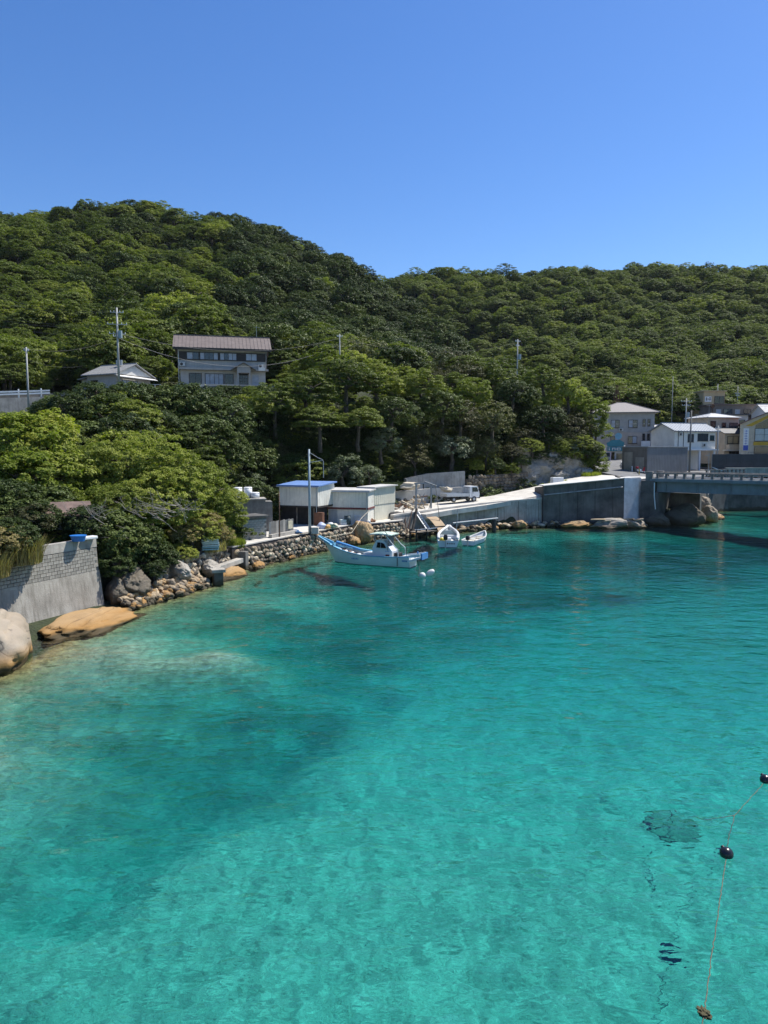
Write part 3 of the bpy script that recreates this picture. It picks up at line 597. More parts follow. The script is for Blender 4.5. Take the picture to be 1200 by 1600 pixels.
# join keeps the instances in link order
for n in list(ng.nodes):
    if n.bl_idname == 'GeometryNodeGeometryToInstance': ng.nodes.remove(n)
jg = ng.nodes.new('GeometryNodeJoinGeometry')
for n in [q for q in ng.nodes if q.bl_idname == 'GeometryNodeObjectInfo']: ng.links.new(n.outputs['Geometry'], jg.inputs[0])
ng.links.new(gi.outputs[0], ip.inputs['Points']); ng.links.new(jg.outputs[0], ip.inputs['Instance']); ip.inputs['Pick Instance'].default_value = True
ng.links.new(attr(ng, 'which', 'INT'), ip.inputs['Instance Index'])
cx = ng.nodes.new('ShaderNodeCombineXYZ'); ng.links.new(attr(ng, 'turn', 'FLOAT'), cx.inputs[2]); er = ng.nodes.new('FunctionNodeEulerToRotation'); ng.links.new(cx.outputs[0], er.inputs[0]); ng.links.new(er.outputs[0], ip.inputs['Rotation'])
cs = ng.nodes.new('ShaderNodeCombineXYZ'); sz = attr(ng, 'size', 'FLOAT')
for k in range(3): ng.links.new(sz, cs.inputs[k])
ng.links.new(cs.outputs[0], ip.inputs['Scale']); ng.links.new(ip.outputs[0], go.inputs[0])
md = o.modifiers.new('wood', 'NODES'); md.node_group = ng
print('trees', len(TREES), 'single', len(single), 'leaf faces', sum(len(c.polygons) for k in KIND.values() for c in k[0]))
# ------------------------------------------------------------------ shore materials
CONC = M('weathered concrete', (0.40, 0.375, 0.33), 0.9, 0.22, 0.9, streak=0.5, streakcol=(0.10, 0.095, 0.085), bmp=0.35, patch=(0.20, 0.19, 0.17), tide=True)
CONC_L = M('pale concrete', (0.56, 0.53, 0.47), 0.9, 0.16, 0.7, bmp=0.25, patch=(0.40, 0.37, 0.32))
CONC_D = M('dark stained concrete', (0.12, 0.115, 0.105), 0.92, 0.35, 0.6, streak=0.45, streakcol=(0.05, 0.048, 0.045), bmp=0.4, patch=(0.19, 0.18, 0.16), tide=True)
PLASTER = M('whitened mortar', (0.62, 0.63, 0.64), 0.9, 0.12, 1.2, bmp=0.8, bscale=3)
ASPH = M('worn asphalt', (0.16, 0.16, 0.16), 0.92, 0.2, 0.8, bmp=0.3, bscale=20, patch=(0.24, 0.235, 0.22))
STONE = M('quay stone', (0.44, 0.34, 0.215), 0.9, 0.35, 1.3, bmp=0.7, bscale=6, patch=(0.14, 0.13, 0.12), patchamt=0.8, tide=True, rnd=0.35)
STONE_D = M('dark quay stone', (0.22, 0.18, 0.135), 0.9, 0.35, 1.5, bmp=0.7, bscale=6, tide=True, rnd=0.35)
STONE_P = M('pale quay stone', (0.56, 0.48, 0.35), 0.9, 0.25, 1.5, bmp=0.6, bscale=6, tide=True, rnd=0.35)
MORTAR = M('dark joints', (0.06, 0.055, 0.05), 0.95, 0.3, 2)
STEEL = M('galvanised steel', (0.42, 0.44, 0.45), 0.5, 0.12, 2, metal=0.3)
WHITE = M('white paint', (0.78, 0.79, 0.78), 0.45, 0.06, 1.0)
RUST = M('rusty steel', (0.13, 0.065, 0.035), 0.85, 0.4, 3, bmp=0.3)
WOOD = M('grey timber', (0.25, 0.21, 0.16), 0.9, 0.3, 2, bmp=0.3)
BLACK = M('black rubber', (0.018, 0.018, 0.02), 0.6, 0.2, 2)
def boulder_mat(name, hi, lo, wet):
    m, t, b, out = newmat(name); g = t.nodes.new('ShaderNodeTexCoord').outputs['Object']; gp = t.nodes.new('ShaderNodeNewGeometry')
    c = ramp(t, noise(t, 0.7, 6, 0.65, g), [(0.3, lo), (0.68, hi)])
    cr = noise(t, 0.35, 3, 0.5, g, stretch=(1, 1, 4), dist=1.5); c = mixc(t, ramp(t, cr, [(0.485, (0, 0, 0)), (0.5, (0.75,) * 3), (0.515, (0, 0, 0))]), c, (0.07, 0.06, 0.05))
    sx = t.nodes.new('ShaderNodeSeparateXYZ'); t.links.new(gp.outputs['Position'], sx.inputs[0])
    zz = N(t, 'ShaderNodeMath', operation='MULTIPLY_ADD'); t.links.new(noise(t, 0.8, 4, 0.6, g), zz.inputs[0]); zz.inputs[1].default_value = -1.1; t.links.new(sx.outputs[2], zz.inputs[2])
    mr = N(t, 'ShaderNodeMapRange', clamp=True); mr.inputs['From Min'].default_value = 0.35; mr.inputs['From Max'].default_value = -0.35; t.links.new(zz.outputs[0], mr.inputs['Value'])
    c = mixc(t, mr.outputs[0], c, wet)
    mr2 = N(t, 'ShaderNodeMapRange', clamp=True); mr2.inputs['From Min'].default_value = -0.30; mr2.inputs['From Max'].default_value = -0.46; t.links.new(zz.outputs[0], mr2.inputs['Value'])
    c = mixc(t, mr2.outputs[0], c, (0.07, 0.05, 0.022)); t.links.new(c, b.inputs['Base Color']); b.inputs['Roughness'].default_value = 0.8; b.inputs['Specular IOR Level'].default_value = 0.3
    bump(t, b, noise(t, 3.0, 7, 0.7, g), 0.55, 0.12); MATS[name] = m; return m
ROCK = boulder_mat('sea boulder granite', (0.36, 0.305, 0.235), (0.24, 0.195, 0.14), (0.34, 0.19, 0.06))
ROCK_O = boulder_mat('ochre granite', (0.42, 0.295, 0.155), (0.31, 0.205, 0.105), (0.30, 0.16, 0.045))
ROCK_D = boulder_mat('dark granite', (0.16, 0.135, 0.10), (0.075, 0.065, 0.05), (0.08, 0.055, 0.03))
ROCK_G = boulder_mat('grey cliff rock', (0.38, 0.35, 0.30), (0.22, 0.20, 0.17), (0.2, 0.15, 0.1))
from mathutils import noise as mnoise
def rock_mesh(name, seed, mat, sub=3, amp=0.25, freq=1.1, flat=0.25, cuts=9):
    import bmesh
    bm = bmesh.new(); bmesh.ops.create_icosphere(bm, subdivisions=sub, radius=1.0); r = random.Random(seed)
    pl = []
    for k in range(cuts):
        d = Vector((r.gauss(0, 1), r.gauss(0, 1), r.gauss(0, 1))).normalized(); pl.append((d, r.uniform(0.62, 0.92)))
    off = Vector((r.uniform(0, 50), r.uniform(0, 50), r.uniform(0, 50)))
    for v in bm.verts:
        p = v.co.normalized(); rad = 1.0
        for d, c in pl:
            q = p.dot(d)
            if q > 0.05: rad = min(rad, c / q * (1 - flat) + rad * flat) if c / q < rad else rad
        rad *= 1 + amp * (mnoise.noise(p * freq + off) * 0.8 + mnoise.noise(p * freq * 2.7 + off) * 0.35)
        if sub >= 5: q = mnoise.noise(p * 2.2 + off * 2); rad *= 1 - 0.10 * max(0.0, 1 - abs(q) * 14) + 0.035 * mnoise.noise(p * 7 + off) + 0.02 * mnoise.noise(p * 15 + off)
        v.co = p * rad
    me = bpy.data.meshes.new(name); bm.to_mesh(me); bm.free(); me.materials.append(mat); me.polygons.foreach_set('use_smooth', [sub > 2] * len(me.polygons)); return me
def boulder(label, loc, rad, seed, mat, rotz=0.0, tilt=(0, 0), group=None, name='boulder', **kw):
    o = link(name, rock_mesh(name, seed, mat, sub=5, **kw), None, loc, (tilt[0], tilt[1], rotz), rad); return tag(o, label, 'boulder', group)
SMALL = {m.name: [rock_mesh('stone', 40 + 7 * i, m, sub=2, amp=0.2, flat=0.1, cuts=10) for i in range(6)] for m in (STONE, STONE_D, STONE_P, ROCK, ROCK_O, ROCK_D)}
def along(pts, s):
    """Point and unit direction at arc length s on a polyline of (x, y)."""
    for (a, b) in zip(pts, pts[1:]):
        L = math.hypot(b[0] - a[0], b[1] - a[1])
        if s <= L or b is pts[-1]: k = min(1.0, s / L); return (a[0] + (b[0] - a[0]) * k, a[1] + (b[1] - a[1]) * k), ((b[0] - a[0]) / L, (b[1] - a[1]) / L)
        s -= L
def plen(pts): return sum(math.hypot(b[0] - a[0], b[1] - a[1]) for a, b in zip(pts, pts[1:]))
def wall_strip(mb, pts, z0, z1, thick, batter=0.0):
    """A wall along pts; its outer face lies to the right of the walking direction, leaning back by batter."""
    o = []
    for i, q in enumerate(pts):
        a = pts[max(i - 1, 0)]; b = pts[min(i + 1, len(pts) - 1)]; L = math.hypot(b[0] - a[0], b[1] - a[1]); n = ((b[1] - a[1]) / L, -(b[0] - a[0]) / L)
        zb = z0[i] if isinstance(z0, (list, tuple)) else z0; zt = z1[i] if isinstance(z1, (list, tuple)) else z1
        o.append([(q[0], q[1], zb), (q[0] - n[0] * batter, q[1] - n[1] * batter, zt), (q[0] - n[0] * (batter + thick), q[1] - n[1] * (batter + thick), zt), (q[0] - n[0] * (batter + thick), q[1] - n[1] * (batter + thick), zb)])
    return mb.loft(o, closed=True, caps=True)
def stone_facing(parent, pts, z0, z1, size, seed, mats, batter=0.3, proud=0.10, piece='stone'):
    r = random.Random(seed); L = plen(pts); z = z0 + size * 0.35; n = 0
    while z < z1 + size * 0.1:
        s = r.uniform(0, size); k = (z - z0) / max(0.1, z1 - z0)
        while s < L:
            w = size * r.uniform(0.65, 1.5); h = size * r.uniform(0.75, 1.15); (x, y), (dx, dy) = along(pts, s); nx, ny = dy, -dx; off = proud * r.uniform(0.2, 1.3) - batter * k
            m = r.choice(mats); o = link(piece, r.choice(SMALL[m.name]), parent, (x + nx * off, y + ny * off, z + r.uniform(-0.08, 0.08)), (r.uniform(-0.5, 0.5), r.uniform(-0.5, 0.5), math.atan2(dy, dx) + r.uniform(-0.25, 0.25)), (w * 0.60, size * 0.42, h * 0.60))
            s += w; n += 1
        z += size * 0.82
    return n
def rubble(name, label, pts, width, count, seed, size, mats, z0=0.0, rise=0.5):
    """Loose rocks heaped along a line (towards the water on the right-hand side)."""
    r = random.Random(seed); L = plen(pts); e = thing(name, label, 'rocks', (0, 0, 0))
    for i in range(count):
        (x, y), (dx, dy) = along(pts, r.uniform(0, L)); q = r.random(); nx, ny = dy, -dx; s = size * r.uniform(0.5, 1.45); m = r.choice(mats)
        link('rock', r.choice(SMALL[m.name]), e, (x - nx * width * q, y - ny * width * q, z0 + rise * q + r.uniform(-0.15, 0.15)), (r.uniform(-0.6, 0.6), r.uniform(-0.6, 0.6), r.uniform(0, 6.28)), (s * r.uniform(0.8, 1.3), s * r.uniform(0.7, 1.0), s * r.uniform(0.5, 0.8)))
    return e

# ------------------------------------------------------------------ foreshore at the left
boulder('huge pale granite boulder at the water below the block sea wall', (-19.4, 33.6, 0.1), (2.4, 3.6, 2.6), 3, ROCK, 0.3, amp=0.2, freq=1.5, flat=0.3, cuts=8)
boulder('long flat ochre granite slab sloping into the clear shallows', (-16.9, 41.2, -0.2), (2.0, 4.2, 1.0), 8, ROCK_O, -0.25, amp=0.3, freq=1.6, flat=0.35, cuts=9)
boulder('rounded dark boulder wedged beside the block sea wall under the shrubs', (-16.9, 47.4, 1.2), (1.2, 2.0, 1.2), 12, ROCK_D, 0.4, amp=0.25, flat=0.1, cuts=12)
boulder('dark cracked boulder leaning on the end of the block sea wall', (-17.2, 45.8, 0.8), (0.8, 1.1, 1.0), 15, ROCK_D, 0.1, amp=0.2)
boulder('pale grey split rock shelf behind the rubble shore', (-15.2, 52.0, 1.15), (0.9, 1.7, 0.8), 17, ROCK_G, 0.6, amp=0.3, flat=0.1, cuts=14)
boulder('small grey rock shelf beneath the stacked crates', (-13.6, 55.2, 0.9), (0.8, 1.4, 0.7), 19, ROCK_G, 0.2, amp=0.35, flat=0.05, cuts=14)
boulder('smooth ochre rock at the foot of the concrete ledge', (-12.4, 57.0, -0.1), (1.2, 2.6, 0.85), 23, ROCK_O, -0.35, amp=0.1, flat=0.5)
boulder('ochre boulder at the corner of the stone quay', (-10.9, 61.2, 0.0), (0.7, 0.9, 0.55), 27, ROCK_O, 0.3)
boulder('tan rounded boulder below the quay next to the fishing boat', (-3.3, 76.2, 0.2), (0.8, 0.8, 0.8), 29, ROCK_O, 0.3)
boulder('big tan boulder standing on the shore behind the fishing boat', (-2.4, 78.2, 1.0), (1.2, 1.0, 1.7), 31, ROCK_O, 0.6)
w_ = thing('block_wall', 'tall sunlit concrete block sea wall behind the boulders', 'wall', (0, 0, 0))
WA, WB = (-20.9, 36.6), (-17.55, 44.6); WL = plen([WA, WB]); wd = ((WB[0] - WA[0]) / WL, (WB[1] - WA[1]) / WL); wn = (wd[1], -wd[0])
wall_strip(MB(), [WA, WB], -0.6, 2.55, 0.6, 0.45).build('lower_face', M('sea wall concrete', (0.36, 0.34, 0.295), 0.9, 0.2, 0.7, streak=0.8, streakcol=(0.15, 0.135, 0.11), bmp=0.6, patch=(0.20, 0.185, 0.155), patchamt=0.7), w_)
wall_strip(MB(), [(WA[0] - wn[0] * 0.51, WA[1] - wn[1] * 0.51), (WB[0] - wn[0] * 0.51, WB[1] - wn[1] * 0.51)], 2.551, 4.0, 0.4, 0.12).build('block_backing', M('block mortar', (0.20, 0.185, 0.16), 0.95, 0.2, 2), w_)
blk = MB().box(-0.185, 0.185, -0.05, 0.05, -0.085, 0.085).mesh('block', M('wall block', (0.36, 0.34, 0.295), 0.92, 0.25, 2.2, bmp=0.4, rnd=0.22, streak=0.5))
for row in range(7):
    n = int(WL / 0.4)
    for c in range(n):
        s = (c + 0.5 + (0.5 if row % 2 else 0)) * 0.4
        if s > WL - 0.1: continue
        off = -0.49 - 0.12 * row / 7; link('block', blk, w_, (WA[0] + wd[0] * s + wn[0] * off, WA[1] + wd[1] * s + wn[1] * off, 2.66 + row * 0.2), (0, 0, math.atan2(wd[1], wd[0])))
wall_strip(MB(), [(WA[0] - wn[0] * 0.6, WA[1] - wn[1] * 0.6), (WB[0] - wn[0] * 0.6, WB[1] - wn[1] * 0.6)], 4.003, 4.55, 0.42, 0.04).build('coping', CONC, w_)
r9 = random.Random(9)
for k in range(9):   # missing joints in the coping
    s = 0.8 + k * 0.85
for k in (1.6, 3.2):
    MB().box(-0.06, 0.06, -0.03, 0.03, -0.22, 0.22).build('weep_slot', BLACK, w_, loc=(WA[0] + wd[0] * k - wn[0] * 0.60, WA[1] + wd[1] * k - wn[1] * 0.60, 4.25), rot=(0, 0, math.atan2(wd[1], wd[0])))
rubble('rubble_shore', 'broken stone rubble bank sloping to the water beside the flat slab', [(-15.8, 44.6), (-15.0, 47.2), (-13.5, 50.4), (-12.8, 53.0)], 1.6, 260, 4, 0.27, [STONE, STONE, ROCK, ROCK_O, STONE_D], 0.0, 0.9)
e = thing('dry_stone_wall', 'low dry stone retaining wall under the stacked crates', 'wall', (0, 0, 0))
wall_strip(MB(), [(-16.0, 49.6), (-14.7, 53.0), (-13.6, 57.2), (-12.9, 60.2)], 0.2, 2.25, 0.8, 0.3).build('backing', MORTAR, e)
stone_facing(e, [(-16.0, 49.6), (-14.7, 53.0), (-13.6, 57.2), (-12.9, 60.2)], 0.4, 2.15, 0.5, 5, [STONE, STONE_D, STONE_P, STONE_P])
e = thing('mooring_block', 'square dark concrete block at the tip of the rubble shore', 'block', (-12.55, 53.6, 0), 0.4)
box('post', CONC_D, e, -0.35, 0.35, -0.35, 0.35, -0.6, 0.9, 0.03); box('cap', CONC, e, -0.55, 0.5, -0.5, 0.5, 0.903, 1.15, 0.03)
e = thing('concrete_ledge', 'broken grey concrete beam along the low stone wall', 'ledge', (-12.6, 57.4, 0.85), math.atan2(7.1, 1.7)); box('beam', CONC, e, -2.3, 2.2, -0.35, 0.25, -0.15, 0.25, 0.04); box('buttress', CONC_D, e, 2.25, 2.9, -0.5, 0.3, -0.7, 0.75, 0.05)
# fish crates in a stack
crm = M('blue grey crate plastic', (0.20, 0.36, 0.40), 0.5, 0.12, 2); crm2 = M('pale crate plastic', (0.50, 0.60, 0.60), 0.5, 0.12, 2)
for i, (dx, dy, lev, lab) in enumerate([(0, 0, 0, 'blue-grey fish crate at the bottom of the stack on the low stone wall'), (0.03, 0.02, 1, 'pale fish crate second from the bottom of the stack on the low stone wall'), (-0.02, 0, 2, 'pale fish crate at the top of the stack on the low stone wall')]):
    e = thing('fish_crate', lab, 'crate', (-13.75 + dx, 56.2 + dy, 2.26 + lev * 0.29), 0.35, 'stacked fish crates'); mt = crm if i == 0 else crm2
    box('floor', mt, e, -0.62, 0.62, -0.4, 0.4, 0, 0.03)
    for (x0, x1, y0, y1) in ((-0.62, 0.62, -0.43, -0.402), (-0.62, 0.62, 0.402, 0.43), (-0.65, -0.622, -0.43, 0.43), (0.622, 0.65, -0.43, 0.43)):
        MB().box(x0, x1, y0, y1, 0.0, 0.11).box(x0, x1, y0, y1, 0.16, 0.27).build('side', mt, e)
# blue tub on the sea wall and the hut behind
e = thing('plastic_tub', 'round blue plastic tub on top of the block sea wall', 'tub', (-18.55, 43.2, 4.56)); tb = M('blue plastic', (0.02, 0.16, 0.50), 0.4, 0.05)
MB().cyl((0, 0, 0), (0, 0, 0.32), 0.36, 0.45, 18).build('bowl', tb, e); MB().cyl((0, 0, 0.321), (0, 0, 0.36), 0.49, 0.49, 18).build('rim', tb, e)
o = MB().box(-0.5, 0.5, -0.25, 0.25, 0, 0.18).build('foam_tray', WHITE, bevel=0.04, loc=(-18.35, 44.2, 4.56), rot=(0, 0, 1.0)); tag(o, 'white foam tray lying beside the blue tub', 'tray')
e = thing('garden_hut', 'dark timber hut with a paned window hidden in the bushes', 'hut', (-22.2, 48.0, 3.2), 0.5); HB = M('dark boards and bay shade', (0.03, 0.028, 0.026), 0.9, 0.3)
box('wall', HB, e, -2.0, 2.0, -1.5, 1.5, -1, 2.5); MB().prism([(-2.3, -1.9, 2.5), (2.3, -1.9, 2.5), (2.3, 0, 3.3), (-2.3, 0, 3.3)], (0, 0, 0.1)).prism([(-2.3, 0, 3.3), (2.3, 0, 3.3), (2.3, 1.9, 2.5), (-2.3, 1.9, 2.5)], (0, 0, 0.1)).build('roof', M('faded red tin', (0.15, 0.10, 0.08), 0.8, 0.3, 2), e)
wq = MB(); [wq.box(x - 0.03, x + 0.03, -1.56, -1.51, 0.9, 1.9) for x in (0.5, 0.95, 1.4)]; wq.box(0.53, 1.37, -1.56, -1.51, 0.9, 0.96).box(0.53, 1.37, -1.56, -1.51, 1.84, 1.9); wf = wq.build('window_frame', M('grey frame', (0.35, 0.34, 0.32), 0.6), e)

# ------------------------------------------------------------------ stone quay with the sheds
QZ = 2.0
QP = [(-12.4, 59.6), (-11.55, 61.0), (-10.0, 64.4), (-6.3, 71.6), (-3.6, 77.3), (0.0, 80.2), (2.2, 82.6)]
q_ = thing('stone_quay', 'low quay faced with rough stones below the white sheds', 'quay', (0, 0, 0))
mb = MB(); top = [(x, y, QZ) for x, y in QP] + [(5, 92, QZ), (-2, 92, QZ), (-12, 84, QZ), (-17.5, 72, QZ), (-15.5, 61, QZ)]
mb.prism([(x - 0.35, y + 0.1, -3.0) for x, y, z in top], (0, 0, 4.93)); mb.build('core', MORTAR, q_)
MB().prism([(x - 0.30, y + 0.1, 1.932) for x, y, z in top], (0, 0, 0.10)).build('paving', CONC_L, q_)
stone_facing(q_, QP, -0.1, 1.85, 0.46, 6, [STONE, STONE, STONE_P, STONE_D, STONE_D], batter=0.1, proud=0.12)
rubble('quay_foot_rocks', 'loose rocks in the water at the foot of the stone quay', [(-11.2, 60.6), (-9.6, 64.2), (-5.9, 71.4), (-3.2, 77.1), (0.4, 79.8), (3, 82.2)], 0.9, 110, 14, 0.27, [STONE, ROCK_O, STONE_D, STONE_P], -0.05, 0.25)

# higher wharf with the ramp road
FW = [(1.2, 82.6), (6.4, 87.9), (13.1, 92.6), (21.2, 95.6)]
e = thing('wharf_wall', 'long grey concrete wharf wall behind the small moored boats', 'wall', (0, 0, 0)); wall_strip(MB(), FW, -2.5, [2.45, 2.75, 3.15, 3.6], 0.5, 0.15).build('face', CONC, e); wall_strip(MB(), [(x - 0.05, y + 0.1) for x, y in FW], [2.453, 2.753, 3.153, 3.603], [2.66, 2.96, 3.36, 3.81], 0.55, 0.0).build('coping', CONC_L, e)
for s_ in [2.0 + 3.1 * k for k in range(8)]:
    (x, y), (dx, dy) = along(FW, s_); zt = 2.45 + 0.049 * s_
    MB().prism([(0.0, 0.0, -0.3), (0.04, 0.0, -0.3), (0.04, 0.145, zt - 0.02), (0.0, 0.145, zt - 0.02)], (0, -0.012, 0)).build('form_joint', MORTAR, e, loc=(x, y, 0), rot=(0, 0, math.atan2(dy, dx)))
def road_strip(name, label, ctr, mat, thick=0.25, kind='structure'):
    """ctr: (x, y, z, half width to the left, half width to the right)."""
    rings = []
    for i, (x, y, z, wl, wr) in enumerate(ctr):
        a = ctr[max(i - 1, 0)]; b = ctr[min(i + 1, len(ctr) - 1)]; L = math.hypot(b[0] - a[0], b[1] - a[1]); nx, ny = (b[1] - a[1]) / L, -(b[0] - a[0]) / L
        rings.append([(x - nx * wl, y - ny * wl, z), (x + nx * wr, y + ny * wr, z), (x + nx * wr, y + ny * wr, z - thick), (x - nx * wl, y - ny * wl, z - thick)])
    o = MB().loft(rings, True, True).build(name, mat); return tag(o, label, kind=kind)
road_strip('wharf_road', 'pale concrete wharf and ramp road climbing to the bridge', [(2.6, 87.2, 2.52, 4.0, 3.4), (6.2, 90.8, 2.8, 5.0, 3.4), (11.5, 94.6, 3.12, 4.6, 3.2), (17.2, 98.4, 3.75, 3.4, 3.4), (22.6, 101.6, 4.75, 2.6, 4.6), (28.5, 104.8, 5.9, 2.4, 7.0), (33.5, 107.5, 6.42, 2.6, 9.5)], CONC_L, 0.6)
# platform beside the bridge
PF = [(21.3, 95.3), (32.3, 96.1)]
e = thing('quay_platform', 'dark stained high concrete quay wall with pale sloping top beside the bridge', 'wall', (0, 0, 0))
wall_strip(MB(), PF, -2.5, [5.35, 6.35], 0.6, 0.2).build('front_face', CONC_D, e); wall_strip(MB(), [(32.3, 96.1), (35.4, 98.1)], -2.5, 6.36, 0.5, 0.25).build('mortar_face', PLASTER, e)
wall_strip(MB(), [(20.95, 99.6), (21.25, 95.35)], 1.5, [5.0, 5.34], 0.45, 0.0).build('end_face', CONC_D, e)
MB().prism([(21.6, 95.62, 5.30), (32.25, 96.4, 6.30), (35.2, 98.45, 6.34), (34.6, 101.2, 6.33), (27.0, 101.6, 5.85), (21.5, 99.4, 5.25)], (0, 0, 0.12)).build('top_slab', M('sunlit concrete slab', (0.56, 0.55, 0.52), 0.9, 0.12, 0.6, bmp=0.2), e)
MB().prism([(21.3, 95.22, 5.36), (32.3, 96.02, 6.36), (32.3, 96.3, 6.36), (21.3, 95.5, 5.36)], (0, 0, 0.10)).build('kerb', CONC_L, e)
MB().prism([(21.34, 95.21, 4.15), (32.0, 95.98, 5.2), (32.0, 96.1, 5.32), (21.34, 95.3, 4.27)], (0, -0.03, 0)).build('form_joint', CONC, e)
for k in range(4): x = 23.5 + k * 2.4; MB().prism([(0, 0.0, 0.2), (0.05, 0.0, 0.2), (0.05, 0.185, 5.45 + k * 0.22), (0, 0.185, 5.45 + k * 0.22)], (0, -0.012, 0)).build('form_joint', MORTAR, e, loc=(x, 95.3 + (x - 21.3) * 0.0727, 0), rot=(0, 0, 0.0726))
for i, (x, y, lab) in enumerate([(27.6, 98.6, 'small dark lump of rope on the sunlit slab by the bridge')]):
    pass
rubble('wharf_foot_rocks', 'line of broken rocks at the foot of the wharf wall', [(3.0, 82.6), (6.9, 86.4), (13.4, 91.0), (21.2, 94.0), (26.0, 94.6)], 1.2, 230, 24, 0.36, [STONE, ROCK_O, STONE_P, STONE_D, STONE], 0.0, 0.55)
boulder('tan boulder among the rocks under the wharf wall', (17.6, 92.6, 0.35), (1.0, 0.8, 0.75), 41, ROCK_O)
for i, (x, y, sx, sy, sz, rz, lab) in enumerate([(25.6, 94.0, 2.2, 1.3, 0.8, 0.2, 'flat layered rock ledge under the dark quay wall'), (29.6, 93.6, 2.8, 1.5, 0.95, -0.1, 'jagged brown ledge under the dark quay wall'), (33.2, 94.0, 2.0, 1.4, 0.9, 0.3, 'broken slab ledge at the foot of the bridge')]):
    boulder(lab, (x, y, 0.25), (sx, sy, sz), 51 + i, ROCK_G if i else ROCK_O, rz, amp=0.3, flat=0.1, cuts=14)
e = thing('ledge_slabs', 'tilted flat stone slabs on the rock ledge by the bridge', 'slabs', (30.5, 94.0, 0.95))
for i in range(9): MB().box(-0.9, 0.9, -0.35, 0.35, -0.06, 0.06).build('slab', STONE_D if i % 2 else STONE, e, loc=(r9.uniform(-3, 3.2), r9.uniform(-0.6, 0.6), r9.uniform(-0.15, 0.25)), rot=(r9.uniform(-0.2, 0.2), r9.uniform(-0.2, 0.2), r9.uniform(-0.5, 0.5)))

# ------------------------------------------------------------------ bridge
bA = Vector((36.2, 97.4, 0)); bd = Vector((0.8, -0.6, 0)); bn = Vector((0.6, 0.8, 0)); ang = math.atan2(-0.6, 0.8); BL = 30
b_ = thing('road_bridge', 'blue-grey steel girder road bridge with concrete post railing', 'bridge', (bA.x, bA.y, 0), ang)
GIRD = M('blue grey girder paint', (0.17, 0.21, 0.225), 0.6, 0.15, 0.8, streak=0.3, streakcol=(0.12, 0.10, 0.08)); CB = M('bridge concrete', (0.20, 0.19, 0.175), 0.9, 0.3, 1.2, streak=0.4, bmp=0.3)
for y in (0.25, 2.4, 4.6):
    g_ = MB().box(0.8, BL, y, y + 0.03, 4.55, 5.95).box(0.8, BL, y - 0.16, y + 0.19, 4.50, 4.549).box(0.8, BL, y - 0.16, y + 0.19, 5.951, 6.0).build('girder', GIRD, b_)
    for k in range(7): MB().box(2.0 + k * 4.0, 2.06 + k * 4.0, y - 0.15, y - 0.003, 4.56, 5.94).build('stiffener', GIRD, g_)
box('deck', CONC_L, b_, 0.0, BL, -0.15, 5.3, 6.003, 6.35); box('fascia', GIRD, b_, 0.0, BL, -0.32, -0.153, 5.9, 6.28)
pm = MB().box(-0.15, 0.15, -0.12, 0.12, 0, 0.58).mesh('rail_post', CB)
for side, y in ((0, 0.05), (1, 5.1)):
    for k in range(int(BL / 1.15)): link('rail_post', pm, b_, (0.9 + k * 1.15, y, 6.351))
    box('top_rail', CB, b_, 0.3, BL, y - 0.14, y + 0.14, 6.935, 7.10, 0.02); box('kerb', CONC_L, b_, 0.3, BL, y + (0.13 if side == 0 else -0.38), y + (0.38 if side == 0 else -0.13), 6.353, 6.5)
    box('end_post', CB, b_, -0.6, 0.29, y - 0.28, y + 0.28, 6.0, 7.25, 0.03)
e = thing('bridge_abutment', 'dark concrete abutment carrying the end of the bridge', 'abutment', (bA.x, bA.y, 0), ang)
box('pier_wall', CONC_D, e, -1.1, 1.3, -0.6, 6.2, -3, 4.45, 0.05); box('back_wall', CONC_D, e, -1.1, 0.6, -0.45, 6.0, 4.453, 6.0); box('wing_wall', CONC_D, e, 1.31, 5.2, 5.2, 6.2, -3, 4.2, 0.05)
MB().tube([(0.75, -0.75, 5.8), (0.8, -0.78, 4.0), (1.0, -0.75, 2.2)], 0.07, 6).build('drain_pipe', WHITE, e)
e = thing('far_abutment', 'far pier of the road bridge outside the village shore', 'abutment', (bA.x + bd.x * 28, bA.y + bd.y * 28, 0), ang); box('pier_wall', CONC_D, e, -1, 4, -1, 6.2, -12, 4.45); 
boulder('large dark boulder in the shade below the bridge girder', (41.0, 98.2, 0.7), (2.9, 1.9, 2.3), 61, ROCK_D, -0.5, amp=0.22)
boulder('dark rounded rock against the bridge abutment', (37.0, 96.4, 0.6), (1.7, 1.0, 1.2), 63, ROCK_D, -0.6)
boulder('sunlit tan boulder at the water beyond the bridge', (45.9, 101.0, 0.8), (1.2, 1.3, 1.5), 65, ROCK, 0.2)
boulder('pale upper boulder stacked behind the bridge', (46.4, 104.2, 2.2), (1.3, 1.2, 1.3), 67, ROCK, 0.9, tilt=(0.3, 0.2))
boulder('low tan rock in the shallows beyond the bridge', (48.8, 105.6, 0.1), (1.6, 1.2, 0.7), 69, ROCK, 0.2)
boulder('pale leaning slab of rock behind the shaded boulder', (43.4, 103.2, 2.9), (1.6, 0.9, 1.0), 71, ROCK, 0.4, tilt=(0.5, 0.3))
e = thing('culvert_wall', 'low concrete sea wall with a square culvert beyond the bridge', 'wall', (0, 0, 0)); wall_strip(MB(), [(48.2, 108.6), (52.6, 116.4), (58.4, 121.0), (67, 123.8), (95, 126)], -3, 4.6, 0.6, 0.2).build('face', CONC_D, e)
MB().box(-0.9, 0.9, -0.10, 0.0, -0.9, 0.9).build('culvert_frame', CONC_L, e, loc=(51.4, 113.6, 2.6), rot=(0, 0, 1.06)); MB().box(-0.6, 0.6, -0.14, -0.104, -0.6, 0.6).build('culvert_opening', BLACK, e, loc=(51.4, 113.6, 2.6), rot=(0, 0, 1.06))

